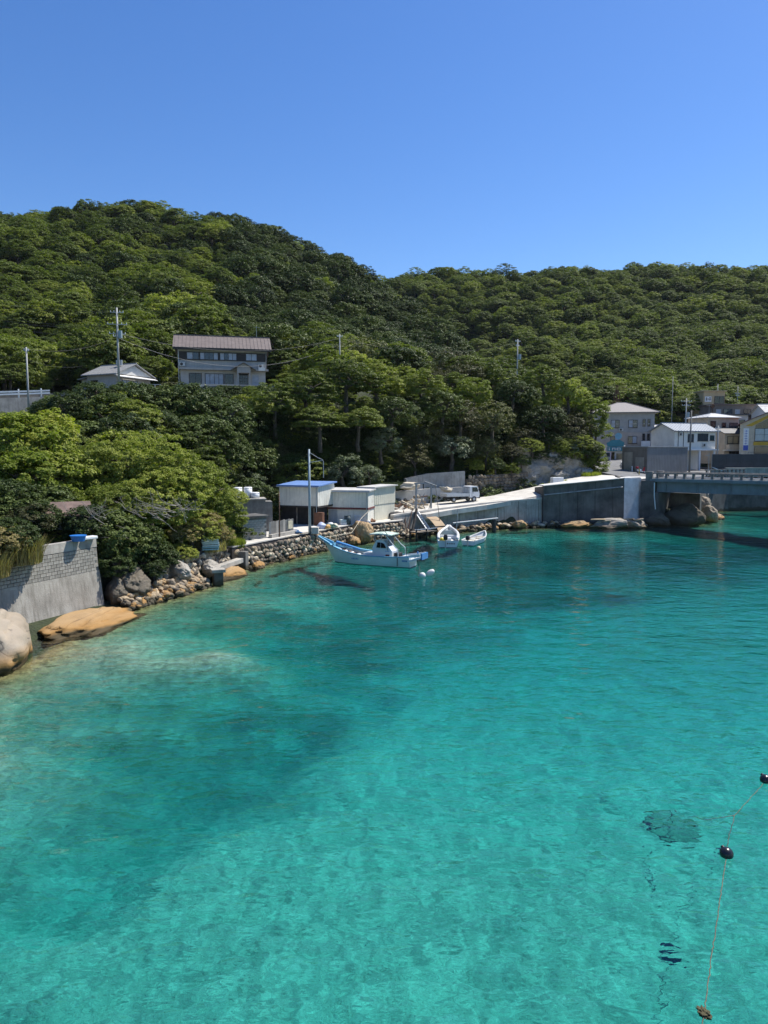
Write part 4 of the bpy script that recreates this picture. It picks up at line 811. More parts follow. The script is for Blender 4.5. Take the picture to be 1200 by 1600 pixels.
# ------------------------------------------------------------------ walls and cliff at the back of the wharf
e = thing('concrete_retaining_wall', 'weathered concrete retaining wall above the wharf behind the debris', 'wall', (0, 0, 0)); wall_strip(MB(), [(3.2, 97.2), (6.2, 99.4), (11.6, 101.6)], 1.5, [6.3, 6.9, 7.2], 0.5, 0.3).build('face', CONC, e); wall_strip(MB(), [(1.6, 95.2), (6.6, 98.8), (11.8, 101.0)], 1.5, [4.6, 4.9, 5.0], 0.9, 0.1).build('lower_step', CONC_L, e)
e = thing('rough_stone_wall', 'grey rough stone retaining wall behind the parked truck', 'wall', (0, 0, 0)); RW = [(11.9, 101.3), (16.6, 103.6), (21.6, 106.4)]
wall_strip(MB(), RW, 1.5, [6.0, 6.6, 6.9], 0.6, 0.4).build('backing', STONE_D, e); stone_facing(e, RW, 3.0, 6.6, 0.55, 26, [STONE_D, STONE, STONE_D], batter=0.4, proud=0.02)
e = thing('rock_cliff', 'pale weathered rock cliff at the foot of the headland', 'cliff', (0, 0, 0)); CL = []
def cliff_mesh(name, pts, z0, z1, seed, mat, ns=40, nz=16, back=1.6):
    r = random.Random(seed); L = plen(pts); V = []; off = Vector((seed, 0, 0))
    for j in range(nz):
        for i in range(ns):
            (x, y), (dx, dy) = along(pts, L * i / (ns - 1) * 0.9999); k = j / (nz - 1); nx, ny = dy, -dx
            zt = z0 + (z1 + mnoise.noise(Vector((x * 0.3, y * 0.3, seed))) * 1.4 - z0) * k
            cell = math.floor(x * 0.45 + zt * 0.2), math.floor(zt * 0.45 + x * 0.1); rr_ = random.Random(hash(cell) + seed).uniform(-0.45, 0.45)
            d = mnoise.noise(Vector((x * 0.5, y * 0.5, zt * 0.6)) + off) * 0.8 + rr_ + mnoise.noise(Vector((x * 1.6, y * 1.6, zt * 1.6))) * 0.25 - back * k ** 1.5
            V.append((x + nx * d, y + ny * d, zt))
    F = [(j * ns + i, j * ns + i + 1, (j + 1) * ns + i + 1, (j + 1) * ns + i) for j in range(nz - 1) for i in range(ns - 1)]
    me = bpy.data.meshes.new(name); me.from_pydata(V, [], F); me.materials.append(mat); me.update(); return me
link('rock_face', cliff_mesh('rock_face', [(20.4, 105.9), (25.2, 107.8), (29.6, 109.4), (32.4, 111.4), (33.6, 114.5), (33.9, 120), (34.2, 128)], 4.0, 10.2, 77, ROCK_G, 60, 22), e)
for i, (x, y, z, s, rz) in enumerate([(26.8, 108.6, 6.6, (2.2, 1.0, 1.5), 0.5), (30.6, 110.4, 6.9, (2.0, 1.2, 1.5), 0.6)]):
    link('rock_mass', rock_mesh('rock_mass', 90 + i, ROCK_G, sub=5, amp=0.35, freq=1.6, flat=0.0, cuts=18), e, (x, y, z - 0.5), (0, 0, rz), (s[0], s[1], s[2] * 0.85))
o = MB().box(-0.9, 0.9, -0.4, 0.4, 0, 0.85).build('storage_bin', WHITE, bevel=0.05, loc=(25.3, 104.9, 5.35), rot=(0, 0, 0.35)); tag(o, 'white plastic storage bin against the rock cliff', 'bin')
# ------------------------------------------------------------------ houses
GLASS = glassmat('window glass', (0.05, 0.065, 0.08)); GLASS_D = glassmat('dark window glass', (0.012, 0.014, 0.016)); CURT = M('net curtain', (0.42, 0.46, 0.52), 0.8, 0.15, 2)
FRAME_D = M('dark window frame', (0.045, 0.04, 0.038), 0.5, 0.1); FRAME_W = M('pale window frame', (0.55, 0.55, 0.53), 0.5, 0.1)
def face_map(face, w, d):
    """Local (along, out, z) of a wall to house coordinates; the house is centred on x, its front at y = 0."""
    if face == 'f': return lambda a, o, z: (a, -o, z)
    if face == 'b': return lambda a, o, z: (-a, d + o, z)
    if face == 'l': return lambda a, o, z: (-w / 2 - o, d - a, z)
    return lambda a, o, z: (w / 2 + o, a, z)
def fbox(mb, fm, a0, a1, o0, o1, z0, z1):
    p = [fm(a, o, z) for z in (z0, z1) for (a, o) in ((a0, o0), (a1, o0), (a1, o1), (a0, o1))]
    return mb.add(p, [(0, 3, 2, 1), (4, 5, 6, 7), (0, 1, 5, 4), (1, 2, 6, 5), (2, 3, 7, 6), (3, 0, 4, 7)])
def window(house, fm, a, z, w, h, nx=2, ny=1, frame=FRAME_D, glass=GLASS, curtains=(), name='window', t=0.07):
    """A framed window: outer frame and bars stand proud, panes behind them, a sill below."""
    mb = MB(); fbox(mb, fm, a - t, a, 0.003, 0.09, z - t, z + h + t); fbox(mb, fm, a + w, a + w + t, 0.003, 0.09, z - t, z + h + t); fbox(mb, fm, a + 0.001, a + w - 0.001, 0.003, 0.09, z - t, z); fbox(mb, fm, a + 0.001, a + w - 0.001, 0.003, 0.09, z + h, z + h + t)
    for k in range(1, nx): x = a + w * k / nx; fbox(mb, fm, x - 0.03, x + 0.03, 0.003, 0.075, z + 0.001, z + h - 0.001)
    for k in range(1, ny): zz = z + h * k / ny; fbox(mb, fm, a + 0.002, a + w - 0.002, 0.003, 0.065, zz - 0.025, zz + 0.025)
    o = mb.build(name, frame, house)
    for k in range(nx):
        x0, x1 = a + w * k / nx + 0.031, a + w * (k + 1) / nx - 0.031
        fbox(MB(), fm, x0, x1, 0.004, 0.03, z + 0.002, z + h - 0.002).build('pane', CURT if k in curtains else glass, o)
    fbox(MB(), fm, a - t - 0.05, a + w + t + 0.05, 0.003, 0.14, z - t - 0.06, z - t - 0.003).build('sill', frame, o)
    return o
def gable_roof(house, w, d, z, rise, over, mat, axis='x', thick=0.14, name='roof', x0=None, x1=None):
    """Two roof slabs; ridge along x (axis 'x') or along y."""
    o = MB()
    if axis == 'x':
        a, b = -w / 2 - over, w / 2 + over; m = d / 2; s = rise / m
        o.prism([(a, -over, z - s * over), (b, -over, z - s * over), (b, m, z + rise), (a, m, z + rise)], (0, 0, thick)); o.prism([(a, m + 0.002, z + rise), (b, m + 0.002, z + rise), (b, d + over, z - s * over), (a, d + over, z - s * over)], (0, 0, thick))
        r = o.build(name, mat, house); MB().box(a - 0.02, b + 0.02, m - 0.12, m + 0.12, z + rise + thick * 0.6, z + rise + thick + 0.12).build('ridge', mat, r)
        return r
    a, b = -over, d + over; m = w / 2; s = rise / m
    o.prism([(-m - over, a, z - s * over), (0, a, z + rise), (0, b, z + rise), (-m - over, b, z - s * over)], (0, 0, thick)); o.prism([(0.002, a, z + rise), (m + over, a, z - s * over), (m + over, b, z - s * over), (0.002, b, z + rise)], (0, 0, thick))
    r = o.build(name, mat, house); MB().box(-0.12, 0.12, a - 0.02, b + 0.02, z + rise + thick * 0.6, z + rise + thick + 0.12).build('ridge', mat, r); return r
def gable_walls(house, w, d, z, rise, mat, axis='x'):
    if axis == 'x':
        for x in (-w / 2, w / 2 - 0.15): MB().prism([(x, 0.02, z + 0.002), (x, d - 0.02, z + 0.002), (x, d / 2, z + rise - 0.03)], (0.15, 0, 0)).build('gable', mat, house)
    else:
        for y in (0, d - 0.15): MB().prism([(-w / 2 + 0.02, y, z + 0.002), (w / 2 - 0.02, y, z + 0.002), (0, y, z + rise - 0.03)], (0, 0.15, 0)).build('gable', mat, house)
def roof_ribs(roof, w, d, z, rise, over, mat, n, axis='x'):
    """Battens or tile courses running down the front slope."""
    m = d / 2; s = rise / m
    for k in range(n):
        x = -w / 2 - over + (w + 2 * over) * (k + 0.5) / n
        MB().prism([(x - 0.035, -over, z - s * over + 0.142), (x + 0.035, -over, z - s * over + 0.142), (x + 0.035, m - 0.13, z + rise - s * 0.13 + 0.142), (x - 0.035, m - 0.13, z + rise - s * 0.13 + 0.142)], (0, 0, 0.05)).build('roof_batten', mat, roof)
def hip_roof(house, w, d, z, rise, over, mat, name='roof'):
    a = w / 2 + over; r = max(0.3, w / 2 - d / 2)
    P_ = [(-a, -over, z), (a, -over, z), (a, d + over, z), (-a, d + over, z), (-r, d / 2, z + rise), (r, d / 2, z + rise), (-a, -over, z - 0.12), (a, -over, z - 0.12), (a, d + over, z - 0.12), (-a, d + over, z - 0.12)]
    rf = MB().add(P_, [(0, 1, 5, 4), (1, 2, 5), (2, 3, 4, 5), (3, 0, 4), (6, 7, 1, 0), (7, 8, 2, 1), (8, 9, 3, 2), (9, 6, 0, 3), (9, 8, 7, 6)]).build(name, mat, house)
    for a_, b_2 in ((P_[0], P_[4]), (P_[1], P_[5]), (P_[2], P_[5]), (P_[3], P_[4]), (P_[4], P_[5])): MB().tube([a_, b_2], 0.09, 6).build('hip_ridge', mat, rf)
    return rf
W_GREY = M('grey render', (0.40, 0.385, 0.36), 0.85, 0.1, 0.8, streak=0.2); W_WHITE = M('off white render', (0.80, 0.77, 0.70), 0.85, 0.08, 0.6, streak=0.2, streakcol=(0.40, 0.38, 0.34)); W_BEIGE = M('beige render', (0.54, 0.46, 0.35), 0.85, 0.1, 0.8, streak=0.25)
W_TAN = M('tan render', (0.50, 0.40, 0.24), 0.85, 0.1, 0.8, streak=0.3); W_BROWN = M('brown siding', (0.20, 0.165, 0.14), 0.85, 0.15, 1.0); ROOF_BR = M('brown metal roof', (0.15, 0.118, 0.105), 0.7, 0.12, 1.5, patch=(0.20, 0.165, 0.15)); ROOF_GR = M('grey tile roof', (0.26, 0.265, 0.27), 0.7, 0.15, 2.0, patch=(0.18, 0.18, 0.18)); ROOF_BL = M('slate blue metal roof', (0.20, 0.24, 0.29), 0.5, 0.1, 1.0); ROOF_D = M('dark roof', (0.06, 0.06, 0.065), 0.6, 0.15)
TRIM_D = M('dark brown boards', (0.035, 0.03, 0.028), 0.7, 0.2, 3)

# two-storey house on the terrace
q = P(350, 600, 109); HX, HY, HZ = q.x, q.y, 19.45; w, d, h = 13.0, 6.6, 6.1
H1 = thing('terrace_house', 'two-storey grey house with brown roof and small entrance porch on the hillside', 'house', (HX - 0.1, HY, HZ), R(13))
box('upper_wall', W_GREY, H1, -w / 2, w / 2, 0, d, 2.75, h); box('ground_wall', M('pale ground floor render', (0.48, 0.455, 0.42), 0.85, 0.1, 0.8), H1, -w / 2 + 0.3, w / 2 - 0.2, 0.25, d - 0.1, -1.5, 2.747)
gable_walls(H1, w, d, h, 1.9, W_GREY); rf = gable_roof(H1, w, d, h, 1.9, 0.7, ROOF_BR); roof_ribs(rf, w, d, h, 1.9, 0.7, ROOF_BR, 26)
box('eave_fascia', TRIM_D, H1, -w / 2 - 0.68, w / 2 + 0.68, -0.73, -0.66, h - 0.60, h - 0.32)
fm = face_map('f', w, d)
fbox(MB(), fm, -w / 2 + 0.1, w / 2 - 0.2, 0.003, 0.05, 4.05, 5.30).build('window_band', TRIM_D, H1)
fm2 = face_map('f', w, d); fmo = lambda a, o, z: fm2(a, o + 0.05, z)
window(H1, fmo, -5.2, 4.2, 1.7, 0.95, 2, 1, FRAME_D, GLASS, (0,)); window(H1, fmo, -3.3, 4.2, 2.6, 0.95, 4, 1, FRAME_D, GLASS, (0, 3)); window(H1, fmo, -0.4, 4.2, 2.4, 0.95, 4, 1, FRAME_D, GLASS, (0, 2, 3)); window(H1, fmo, 3.4, 4.2, 1.6, 0.95, 2, 1, FRAME_D, CURT, ())
box('lower_eave', W_GREY, H1, -w / 2 + 0.2, w / 2 + 0.2, -0.55, -0.002, 2.62, 2.9)
fg = lambda a, o, z: fm2(a, o - 0.25, z)
window(H1, fg, -4.9, 0.2, 1.7, 1.9, 2, 1, FRAME_D, GLASS_D); window(H1, fg, -2.6, 0.2, 2.6, 1.9, 4, 1, FRAME_D, CURT); window(H1, fg, 0.25, 0.2, 1.2, 1.9, 1, 1, FRAME_D, GLASS_D); window(H1, fg, 4.3, 0.2, 1.0, 1.9, 1, 2, FRAME_W, CURT)
po = box('porch_wall', W_GREY, H1, 2.0, 4.0, -1.5, 0.2, 2.2, 3.0)
MB().prism([(2.0, -1.49, 3.003), (4.0, -1.49, 3.003), (3.0, -1.49, 3.62)], (0, 1.5, 0)).build('porch_gable', W_GREY, H1)
pr = MB(); pr.prism([(1.2, -1.9, 2.62), (3.0, -1.9, 3.68), (3.0, -0.002, 3.68), (1.2, -0.002, 2.62)], (0, 0, 0.14)); pr.prism([(3.002, -1.9, 3.68), (4.8, -1.9, 2.62), (4.8, -0.002, 2.62), (3.002, -0.002, 3.68)], (0, 0, 0.14)); pr.build('porch_roof', ROOF_GR, H1)
for x in (2.05, 3.78): box('porch_post', W_GREY, H1, x, x + 0.18, -1.45, -1.27, -1.0, 2.197)
dr = box('door', GLASS_D, H1, 2.35, 3.7, 0.19, 0.245, 0.0, 2.2)
for k in range(5): MB().box(2.35, 3.7, 0.16, 0.188, 0.15 + k * 0.45, 0.2 + k * 0.45).build('door_bar', FRAME_D, dr)
for k in range(4): MB().box(2.45 + k * 0.37, 2.49 + k * 0.37, 0.15, 0.159, 0.05, 2.15).build('door_mullion', FRAME_D, dr)
MB().cyl((-w / 2 + 0.1, -0.08, -0.5), (-w / 2 + 0.1, -0.08, 5.5), 0.05).build('downpipe', FRAME_W, H1); MB().cyl((w / 2 - 0.1, -0.62, 2.9), (w / 2 - 0.1, -0.08, 5.3), 0.05).build('downpipe', FRAME_D, H1)
box('balcony_sheet', W_WHITE, H1, w / 2 - 1.3, w / 2 - 0.3, -0.75, -0.553, 2.63, 3.1)
tc = thing('garden_wall', 'low pale garden wall in front of the two-storey house', 'wall', (HX, HY - 2.6, HZ - 0.4), R(13)); box('wall', CONC_L, tc, -3.0, 7.5, 0, 0.2, -1.5, 0.65); box('coping', CONC_L, tc, -3.05, 7.55, -0.04, 0.24, 0.653, 0.73)

# tile-roofed bungalow
H2 = thing('bungalow', 'low grey bungalow with pale tile roof behind the utility pole', 'house', (-39.0, 100.2, 18.2), R(-26)); H2.scale = (0.78, 0.85, 0.92); w, d, h = 7.2, 7.4, 2.7
box('wall', W_GREY, H2, -w / 2, w / 2, 0, d, -1.5, h); rf = gable_roof(H2, w, d, h, 1.5, 0.7, M('pale tile roof', (0.30, 0.30, 0.295), 0.7, 0.12, 3), 'x'); roof_ribs(rf, w, d, h, 1.5, 0.7, MATS['pale tile roof'], 24); gable_walls(H2, w, d, h, 1.5, W_GREY)
fm = face_map('r', w, d); window(H2, fm, 1.2, 0.5, 3.2, 1.2, 4, 1, FRAME_D, CURT); fm = face_map('f', w, d); window(H2, fm, -2.6, 0.6, 1.6, 1.1, 2, 1, FRAME_D, GLASS_D)
MB().prism([(w / 2 + 0.003, -0.3, 2.55), (w / 2 + 0.003, d + 0.3, 2.55), (w / 2 + 0.003, d / 2, 4.0)], (0.25, 0, 0)).build('gable_sheet', M('white gable sheet', (0.66, 0.64, 0.60), 0.7, 0.08), H2)
MB().prism([(w / 2 + 0.25, -0.7, 2.35), (w / 2 + 1.3, -0.7, 2.05), (w / 2 + 1.3, d + 0.5, 2.05), (w / 2 + 0.25, d + 0.5, 2.35)], (0, 0, 0.08)).build('lean_to_roof', MATS['white gable sheet'], H2)
box('annexe', W_GREY, H2, -w / 2 - 2.6, -w / 2 - 0.003, 1.0, 5.0, -1.5, 2.1); MB().prism([(-w / 2 - 3.0, 0.4, 2.0), (-w / 2 - 0.004, 0.4, 2.35), (-w / 2 - 0.004, 5.4, 2.35), (-w / 2 - 3.0, 5.4, 2.0)], (0, 0, 0.12)).build('annexe_roof', MATS['pale tile roof'], H2)
for k in range(3): MB().cyl((0.8 + k * 0.5, d / 2 - 1.0, h + 1.4), (0.8 + k * 0.5, d / 2 - 1.0, h + 2.2), 0.2, 0.2, 10).build('roof_heater', STEEL, H2)
e = thing('terrace_railing', 'white metal railing beside the bungalow', 'railing', (-34.0, 101.4, 18.3), R(8))
for k in range(8): MB().box(-0.03, 0.03, -0.03, 0.03, 0, 1.0).build('post', WHITE, e, loc=(k * 0.75 - 2.6, 0, 0))
for z in (0.5, 1.0): MB().box(-2.7, 2.75, -0.025, 0.025, z + 0.003, z + 0.05).build('rail', WHITE, e)

# hillside road, parapet and guardrail
road_strip('hillside_road', 'narrow road along the hillside terrace', [(-64, 78, 15.55, 2.2, 2.2), (-52, 86.5, 16.4, 2.2, 2.2), (-45, 93, 17.2, 2.2, 2.2), (-38, 98, 18.0, 2.0, 2.0), (-32, 102.5, 18.7, 2.0, 2.0), (-24, 105, 19.3, 2.0, 2.0), (-14, 108.5, 19.6, 2.0, 2.0), (-4, 113, 19.6, 2.0, 2.0)], ASPH, 0.4)
RG = [(-53.5, 82.2), (-48.4, 86.2), (-42.0, 91.5)]
e = thing('road_parapet', 'grey concrete retaining wall under the roadside guardrail', 'wall', (0, 0, 0)); wall_strip(MB(), RG, 11.0, [15.75, 16.2, 16.9], 0.5, 0.3).build('face', CONC, e)
e = thing('guardrail', 'white steel guardrail at the edge of the hillside road', 'guardrail', (0, 0, 0))
for k in range(6):
    (x, y), (dx, dy) = along(RG, 0.8 + k * 2.6); z = 15.75 + 0.085 * (0.8 + k * 2.6); MB().cyl((x - 0.4, y + 0.3, z - 0.2), (x - 0.4, y + 0.3, z + 0.95), 0.09, 0.09, 8).build('post', WHITE, e)
for zz in (0.45, 0.75): 
    rr2 = [(RG[i][0] - 0.3 + 0.0, RG[i][1] + 0.18, [15.75, 16.2, 16.9][i] + zz) for i in range(3)]; mbx = MB()
    for a, b2 in zip(rr2, rr2[1:]): mbx.beam(a, b2, 0.08, 0.2)
    mbx.build('beam', WHITE, e)

# ------------------------------------------------------------------ white sheds on the quay
W_SH = M('white corrugated shed wall', (0.80, 0.77, 0.67), 0.7, 0.12, 0.8, streak=0.45, streakcol=(0.33, 0.31, 0.26), patch=(0.45, 0.42, 0.36)); SH_BLUE = M('blue sheet roof', (0.14, 0.25, 0.50), 0.5, 0.1, 1.2); SH_ROOF = M('weathered pale sheet roof', (0.50, 0.49, 0.46), 0.7, 0.15, 1.0, patch=(0.3, 0.29, 0.27)); MAROON = M('maroon band', (0.14, 0.035, 0.035), 0.7, 0.2)
def shed(label, loc, rz, w, d, z0, h, hb, wall, roof, over=0.25, band=None, lower=True, doors=(), lean=0.3):
    e = thing('quay_shed', label, 'shed', loc, rz, 'sheds on the stone quay')
    box('upper_wall', wall, e, -w / 2, w / 2, 0, d, z0 + hb, z0 + h)
    nb = int(w / 0.45)
    for k in range(nb + 1): x = -w / 2 + w * k / nb; MB().box(x - 0.02, x + 0.02, -0.018, -0.003, z0 + hb + 0.02, z0 + h - 0.02).build('seam', wall, e)
    if lower: box('lower_wall', wall, e, -w / 2 + 0.05, w / 2 - 0.05, 0.12, d - 0.05, -0.2, z0 + hb - (0.203 if band else 0.003))
    if band: box('band', band, e, -w / 2 - 0.04, w / 2 + 0.04, -0.05, d + 0.02, z0 + hb - 0.20, z0 + hb - 0.003)
    MB().prism([(-w / 2 - over, -over, z0 + h + 0.003), (w / 2 + over, -over, z0 + h + 0.003), (w / 2 + over, d + over, z0 + h + lean), (-w / 2 - over, d + over, z0 + h + lean)], (0, 0, 0.14)).build('roof', roof, e)
    MB().prism([(-w / 2 + 0.01, d, z0 + h + 0.001), (w / 2 - 0.01, d, z0 + h + 0.001), (w / 2 - 0.01, d, z0 + h + lean * 0.9), (-w / 2 + 0.01, d, z0 + h + lean * 0.9)], (0, -0.1, 0)).build('back_fill', wall, e)
    for side in (-1, 1): MB().prism([(side * (w / 2 - 0.08), 0.0, z0 + h + 0.002), (side * (w / 2 - 0.08), d - 0.11, z0 + h + 0.002), (side * (w / 2 - 0.08), d - 0.11, z0 + h + lean * 0.86)], (side * 0.07, 0, 0)).build('gable_fill', wall, e)
    MB().cyl((-w / 2 - over, -over - 0.06, z0 + h - 0.04), (w / 2 + over, -over - 0.06, z0 + h - 0.04), 0.06, 0.06, 6).build('gutter', STEEL, e); MB().cyl((w / 2 - 0.15, -0.06, 0.1), (w / 2 - 0.15, -0.06, z0 + h - 0.1), 0.035).build('downpipe', STEEL, e)
    nd = int(d / 0.45)
    for k in range(nd + 1): y = d * k / nd; MB().box(w / 2 + 0.003, w / 2 + 0.016, y - 0.02, y + 0.02, z0 + hb + 0.02, z0 + h - 0.02).build('seam', wall, e)
    for (x, ww, hh) in doors: dd = box('door', M('shed door', (0.42, 0.45, 0.44), 0.6, 0.12, streak=0.2), e, x, x + ww, 0.06, 0.117, 0.0, hh); MB().box(x + ww - 0.2, x + ww - 0.12, 0.02, 0.058, hh * 0.45, hh * 0.5).build('handle', STEEL, dd)
    return e
def depth_at(u, D): return (u - 600) / F_PX * D
shed('white shed with bright blue sheet roof on open ground floor', (depth_at(466, 77.5), 77.6, QZ), R(-22), 4.7, 4.0, 0, 4.2, 2.1, W_SH, SH_BLUE, band=TRIM_D, lower=False)
e2 = thing('lean_to_store', 'open store under the blue-roofed shed, its shade built as a dark box', 'shed', (depth_at(468, 78.5), 79.0, QZ), R(-22)); box('back_wall', HB, e2, -2.3, 2.3, -0.7, 2.0, -0.2, 1.87);  # solid dark box fills the open bay in place of its shade
for x in (-2.2, 0, 2.1): box('post', WOOD, e2, x, x + 0.12, -0.95, -0.83, -0.1, 1.87)
s2 = shed('long white shed with maroon band and flat pale roof', (depth_at(543, 79.5), 79.6, QZ), R(-14), 4.7, 3.6, 0, 3.55, 1.75, W_SH, SH_ROOF, band=MAROON, doors=((-2.2, 0.95, 1.5),), lean=0.1)
shed('boxy cream shed nearest the debris heap with a pale green door', (-1.95, 82.1, QZ + 0.1), R(-32), 2.0, 4.6, 0, 3.7, 1.8, M('cream shed wall', (0.70, 0.66, 0.52), 0.7, 0.1, 0.8, streak=0.35, streakcol=(0.45, 0.40, 0.30)), SH_ROOF, doors=((-0.2, 0.95, 1.55),), lean=0.1)
# block huts and walls at the near end of the quay
BLK = M('grey block wall', (0.20, 0.195, 0.18), 0.92, 0.25, 1.5, streak=0.35, bmp=0.4); BLK_L = M('light block wall', (0.36, 0.35, 0.32), 0.92, 0.2, 1.5, bmp=0.4)
bm_ = MB().box(-0.19, 0.19, -0.03, 0.03, -0.088, 0.088).mesh('block', BLK_L)
e = thing('block_hut', 'small flat-roofed grey block hut at the near end of the quay', 'hut', (-11.75, 64.8, QZ), R(40)); box('wall', BLK, e, -1.2, 1.2, 0, 2.0, -0.1, 2.0); box('roof_slab', CONC_D, e, -1.4, 1.4, -0.25, 2.2, 2.003, 2.16)
for row in range(9):
    for c in range(6):
        x = -1.0 + c * 0.4 + (0.2 if row % 2 else 0)
        if x > 1.02: continue
        link('block', bm_, e, (x, -0.02, 0.1 + row * 0.2))
        yb = 0.25 + c * 0.36
        if yb < 1.85: link('block', bm_, e, (1.22, yb, 0.1 + row * 0.2), (0, 0, math.pi / 2), (0.9, 1, 1))
e = thing('block_hut', 'taller stained block store behind the flat-roofed hut', 'hut', (-13.3, 70.5, QZ), R(15)); box('wall', BLK, e, -1.5, 1.6, 0, 2.4, -0.1, 3.2); box('roof_slab', CONC, e, -1.6, 1.7, -0.1, 2.5, 3.203, 3.32); box('side_wall', BLK, e, 1.603, 2.3, 0.2, 2.2, -0.1, 3.0)
e = thing('board_fence', 'grey board wall with a small pale window beside the utility pole', 'fence', (-9.5, 68.0, QZ), math.atan2(5.6, 2.9))
for k in range(14): MB().box(0, 0.27, 0, 0.06, -0.05, 1.45 + 0.03 * (k % 3)).build('board', BLK if k % 4 else CONC, e, loc=(-2.4 + k * 0.28, 0, 0))
box('window', M('cream panel', (0.62, 0.56, 0.40), 0.6), e, 0.6, 1.3, -0.05, -0.003, 0.55, 1.3); box('ledge', CONC, e, -2.6, 1.7, -0.45, -0.06, 0, 0.35)
for i, (x, y, lab) in enumerate([(-14.6, 71.6, 'white plastic water tank nearest the shrubs on the block store'), (-13.7, 72.1, 'white plastic water tank in the middle on the block store'), (-12.9, 71.7, 'short white water tank at the inner end of the block store roof')]):
    e = thing('water_tank', lab, 'tank', (x, y, QZ + 3.33), 0, 'white water tanks on the block store'); hh = 1.0 if i < 2 else 0.5; MB().cyl((0, 0, 0), (0, 0, hh), 0.42, 0.42, 16).build('body', WHITE, e, True); MB().cyl((0, 0, hh + 0.003), (0, 0, hh + 0.08), 0.45, 0.36, 16).build('lid', WHITE, e)

# ------------------------------------------------------------------ village behind the bridge
road_strip('village_road', 'asphalt road curving from the bridge into the village', [(37.6, 101.5, 6.36, 3.0, 2.4), (37.0, 106.5, 6.5, 3.0, 2.6), (36.4, 112, 6.75, 2.6, 2.6), (37.2, 119, 7.2, 2.3, 2.3), (39.6, 127, 7.9, 2.3, 2.3), (43.0, 136, 8.6, 2.3, 2.3), (46.5, 146, 9.2, 2.3, 2.3), (52, 156, 9.8, 2.3, 2.3)], ASPH, 0.5)
MB().prism([(39.5, 99.8, 6.0), (46.5, 104.5, 6.0), (53, 117, 6.0), (62, 124, 6.2), (110, 128, 6.2), (110, 160, 6.3), (49, 150, 6.3), (41, 124, 6.2), (39, 108, 6.1)], (0, 0, 0.32)).build('village_pavement', ASPH)['kind'] = 'structure'
# grey metal shed
sa = math.atan2(0.66, 0.75); H = thing('metal_shed', 'windowless dark grey sheet metal shed beside the bridge', 'shed', (41.4, 113.0, 6.45), sa); MT = M('grey sheet metal', (0.17, 0.175, 0.18), 0.6, 0.15, 0.7, streak=0.5, streakcol=(0.24, 0.24, 0.235)); MTB = M('brown grey sheet metal', (0.16, 0.145, 0.125), 0.7, 0.15, 0.7, streak=0.4)
box('wall', MT, H, 0, 13.4, 0, 4.4, -0.6, 4.2); box('end_wall', MTB, H, -0.03, -0.002, 0.05, 4.35, -0.5, 4.15); box('roof', M('pale sheet edge', (0.34, 0.35, 0.35), 0.6, 0.1), H, -0.12, 13.55, -0.12, 4.5, 4.203, 4.32)
for k in range(26): MB().box(0, 0.04, -0.025, -0.003, -0.3, 4.18).build('seam', MT, H, loc=(0.3 + k * 0.51, 0, 0))
for y0, hh in ((0.55, 2.6), (2.5, 3.4)):
    dr = box('shutter', M('tan shutter', (0.30, 0.275, 0.23), 0.7, 0.12, streak=0.3), H, -0.09, -0.033, y0, y0 + 1.45, 0.0, hh)
    for k in range(int(hh / 0.3)): MB().box(-0.105, -0.092, y0 + 0.02, y0 + 1.43, 0.1 + k * 0.3, 0.13 + k * 0.3).build('slat', MATS['tan shutter'], dr)
# white house with slate-blue roof
H = thing('white_house', 'white two-storey house with slate blue roof above an open carport', 'house', (56.0, 129.6, 8.1), R(22)); w, d, h = 9.6, 5.8, 5.6
box('wall', W_WHITE, H, -w / 2, w / 2, 0, d, 2.3, h); rf = gable_roof(H, w, d, h, 1.25, 0.5, ROOF_BL); roof_ribs(rf, w, d, h, 1.25, 0.5, ROOF_BL, 16); gable_walls(H, w, d, h, 1.25, W_WHITE)
box('fascia', WHITE, H, -w / 2 - 0.1, w / 2 + 0.4, -0.5, d, 2.05, 2.297); box('back_wall', W_WHITE, H, -w / 2, w / 2, 3.5, d - 0.1, -2.0, 2.047); box('side_wall', W_WHITE, H, -w / 2, -1.5, 0.2, 3.497, -2.0, 2.047)
for x in (0.9, 4.4): box('post', WHITE, H, x, x + 0.3, -0.2, 0.1, -2.0, 2.047)
fm = face_map('f', w, d); window(H, fm, -1.7, 3.6, 1.2, 1.3, 2, 1, FRAME_D, GLASS); window(H, fm, 0.6, 3.8, 2.3, 1.2, 4, 1, FRAME_D, GLASS); window(H, fm, 3.5, 3.9, 0.9, 0.8, 2, 1, FRAME_D, glassmat('green bathroom glass', (0.03, 0.08, 0.09)))
for x in (-4.0, -2.8): MB().cyl((x, -0.06, -1.0), (x, -0.06, h - 0.3), 0.05).build('downpipe', FRAME_D, H)
# grey guest house
H = thing('guest_house', 'grey three-storey guest house with broad tiled hip roof', 'hotel', (47.6, 143.2, 8.0), R(-12)); w, d, h = 11.5, 10.0, 9.7; TILE = M('brown grey wall tile', (0.44, 0.385, 0.34), 0.8, 0.12, 1.0)
box('ground_wall', W_GREY, H, -w / 2, w / 2, 0, d, -2, 2.6); box('middle_wall', TILE, H, -w / 2, w / 2, 0.0, d, 2.603, 5.7); box('upper_wall', M('blue grey render', (0.38, 0.37, 0.36), 0.85, 0.1), H, -w / 2, w / 2, 0.0, d, 5.703, h); hip_roof(H, w, d, h, 2.2, 0.9, M('warm grey tiles', (0.25, 0.225, 0.21), 0.75, 0.12, 3))
for z in (2.6, 5.7, 7.3): box('string_course', W_GREY, H, -w / 2 - 0.06, w / 2 + 0.06, -0.06, -0.003, z, z + 0.18)
fm = face_map('f', w, d)
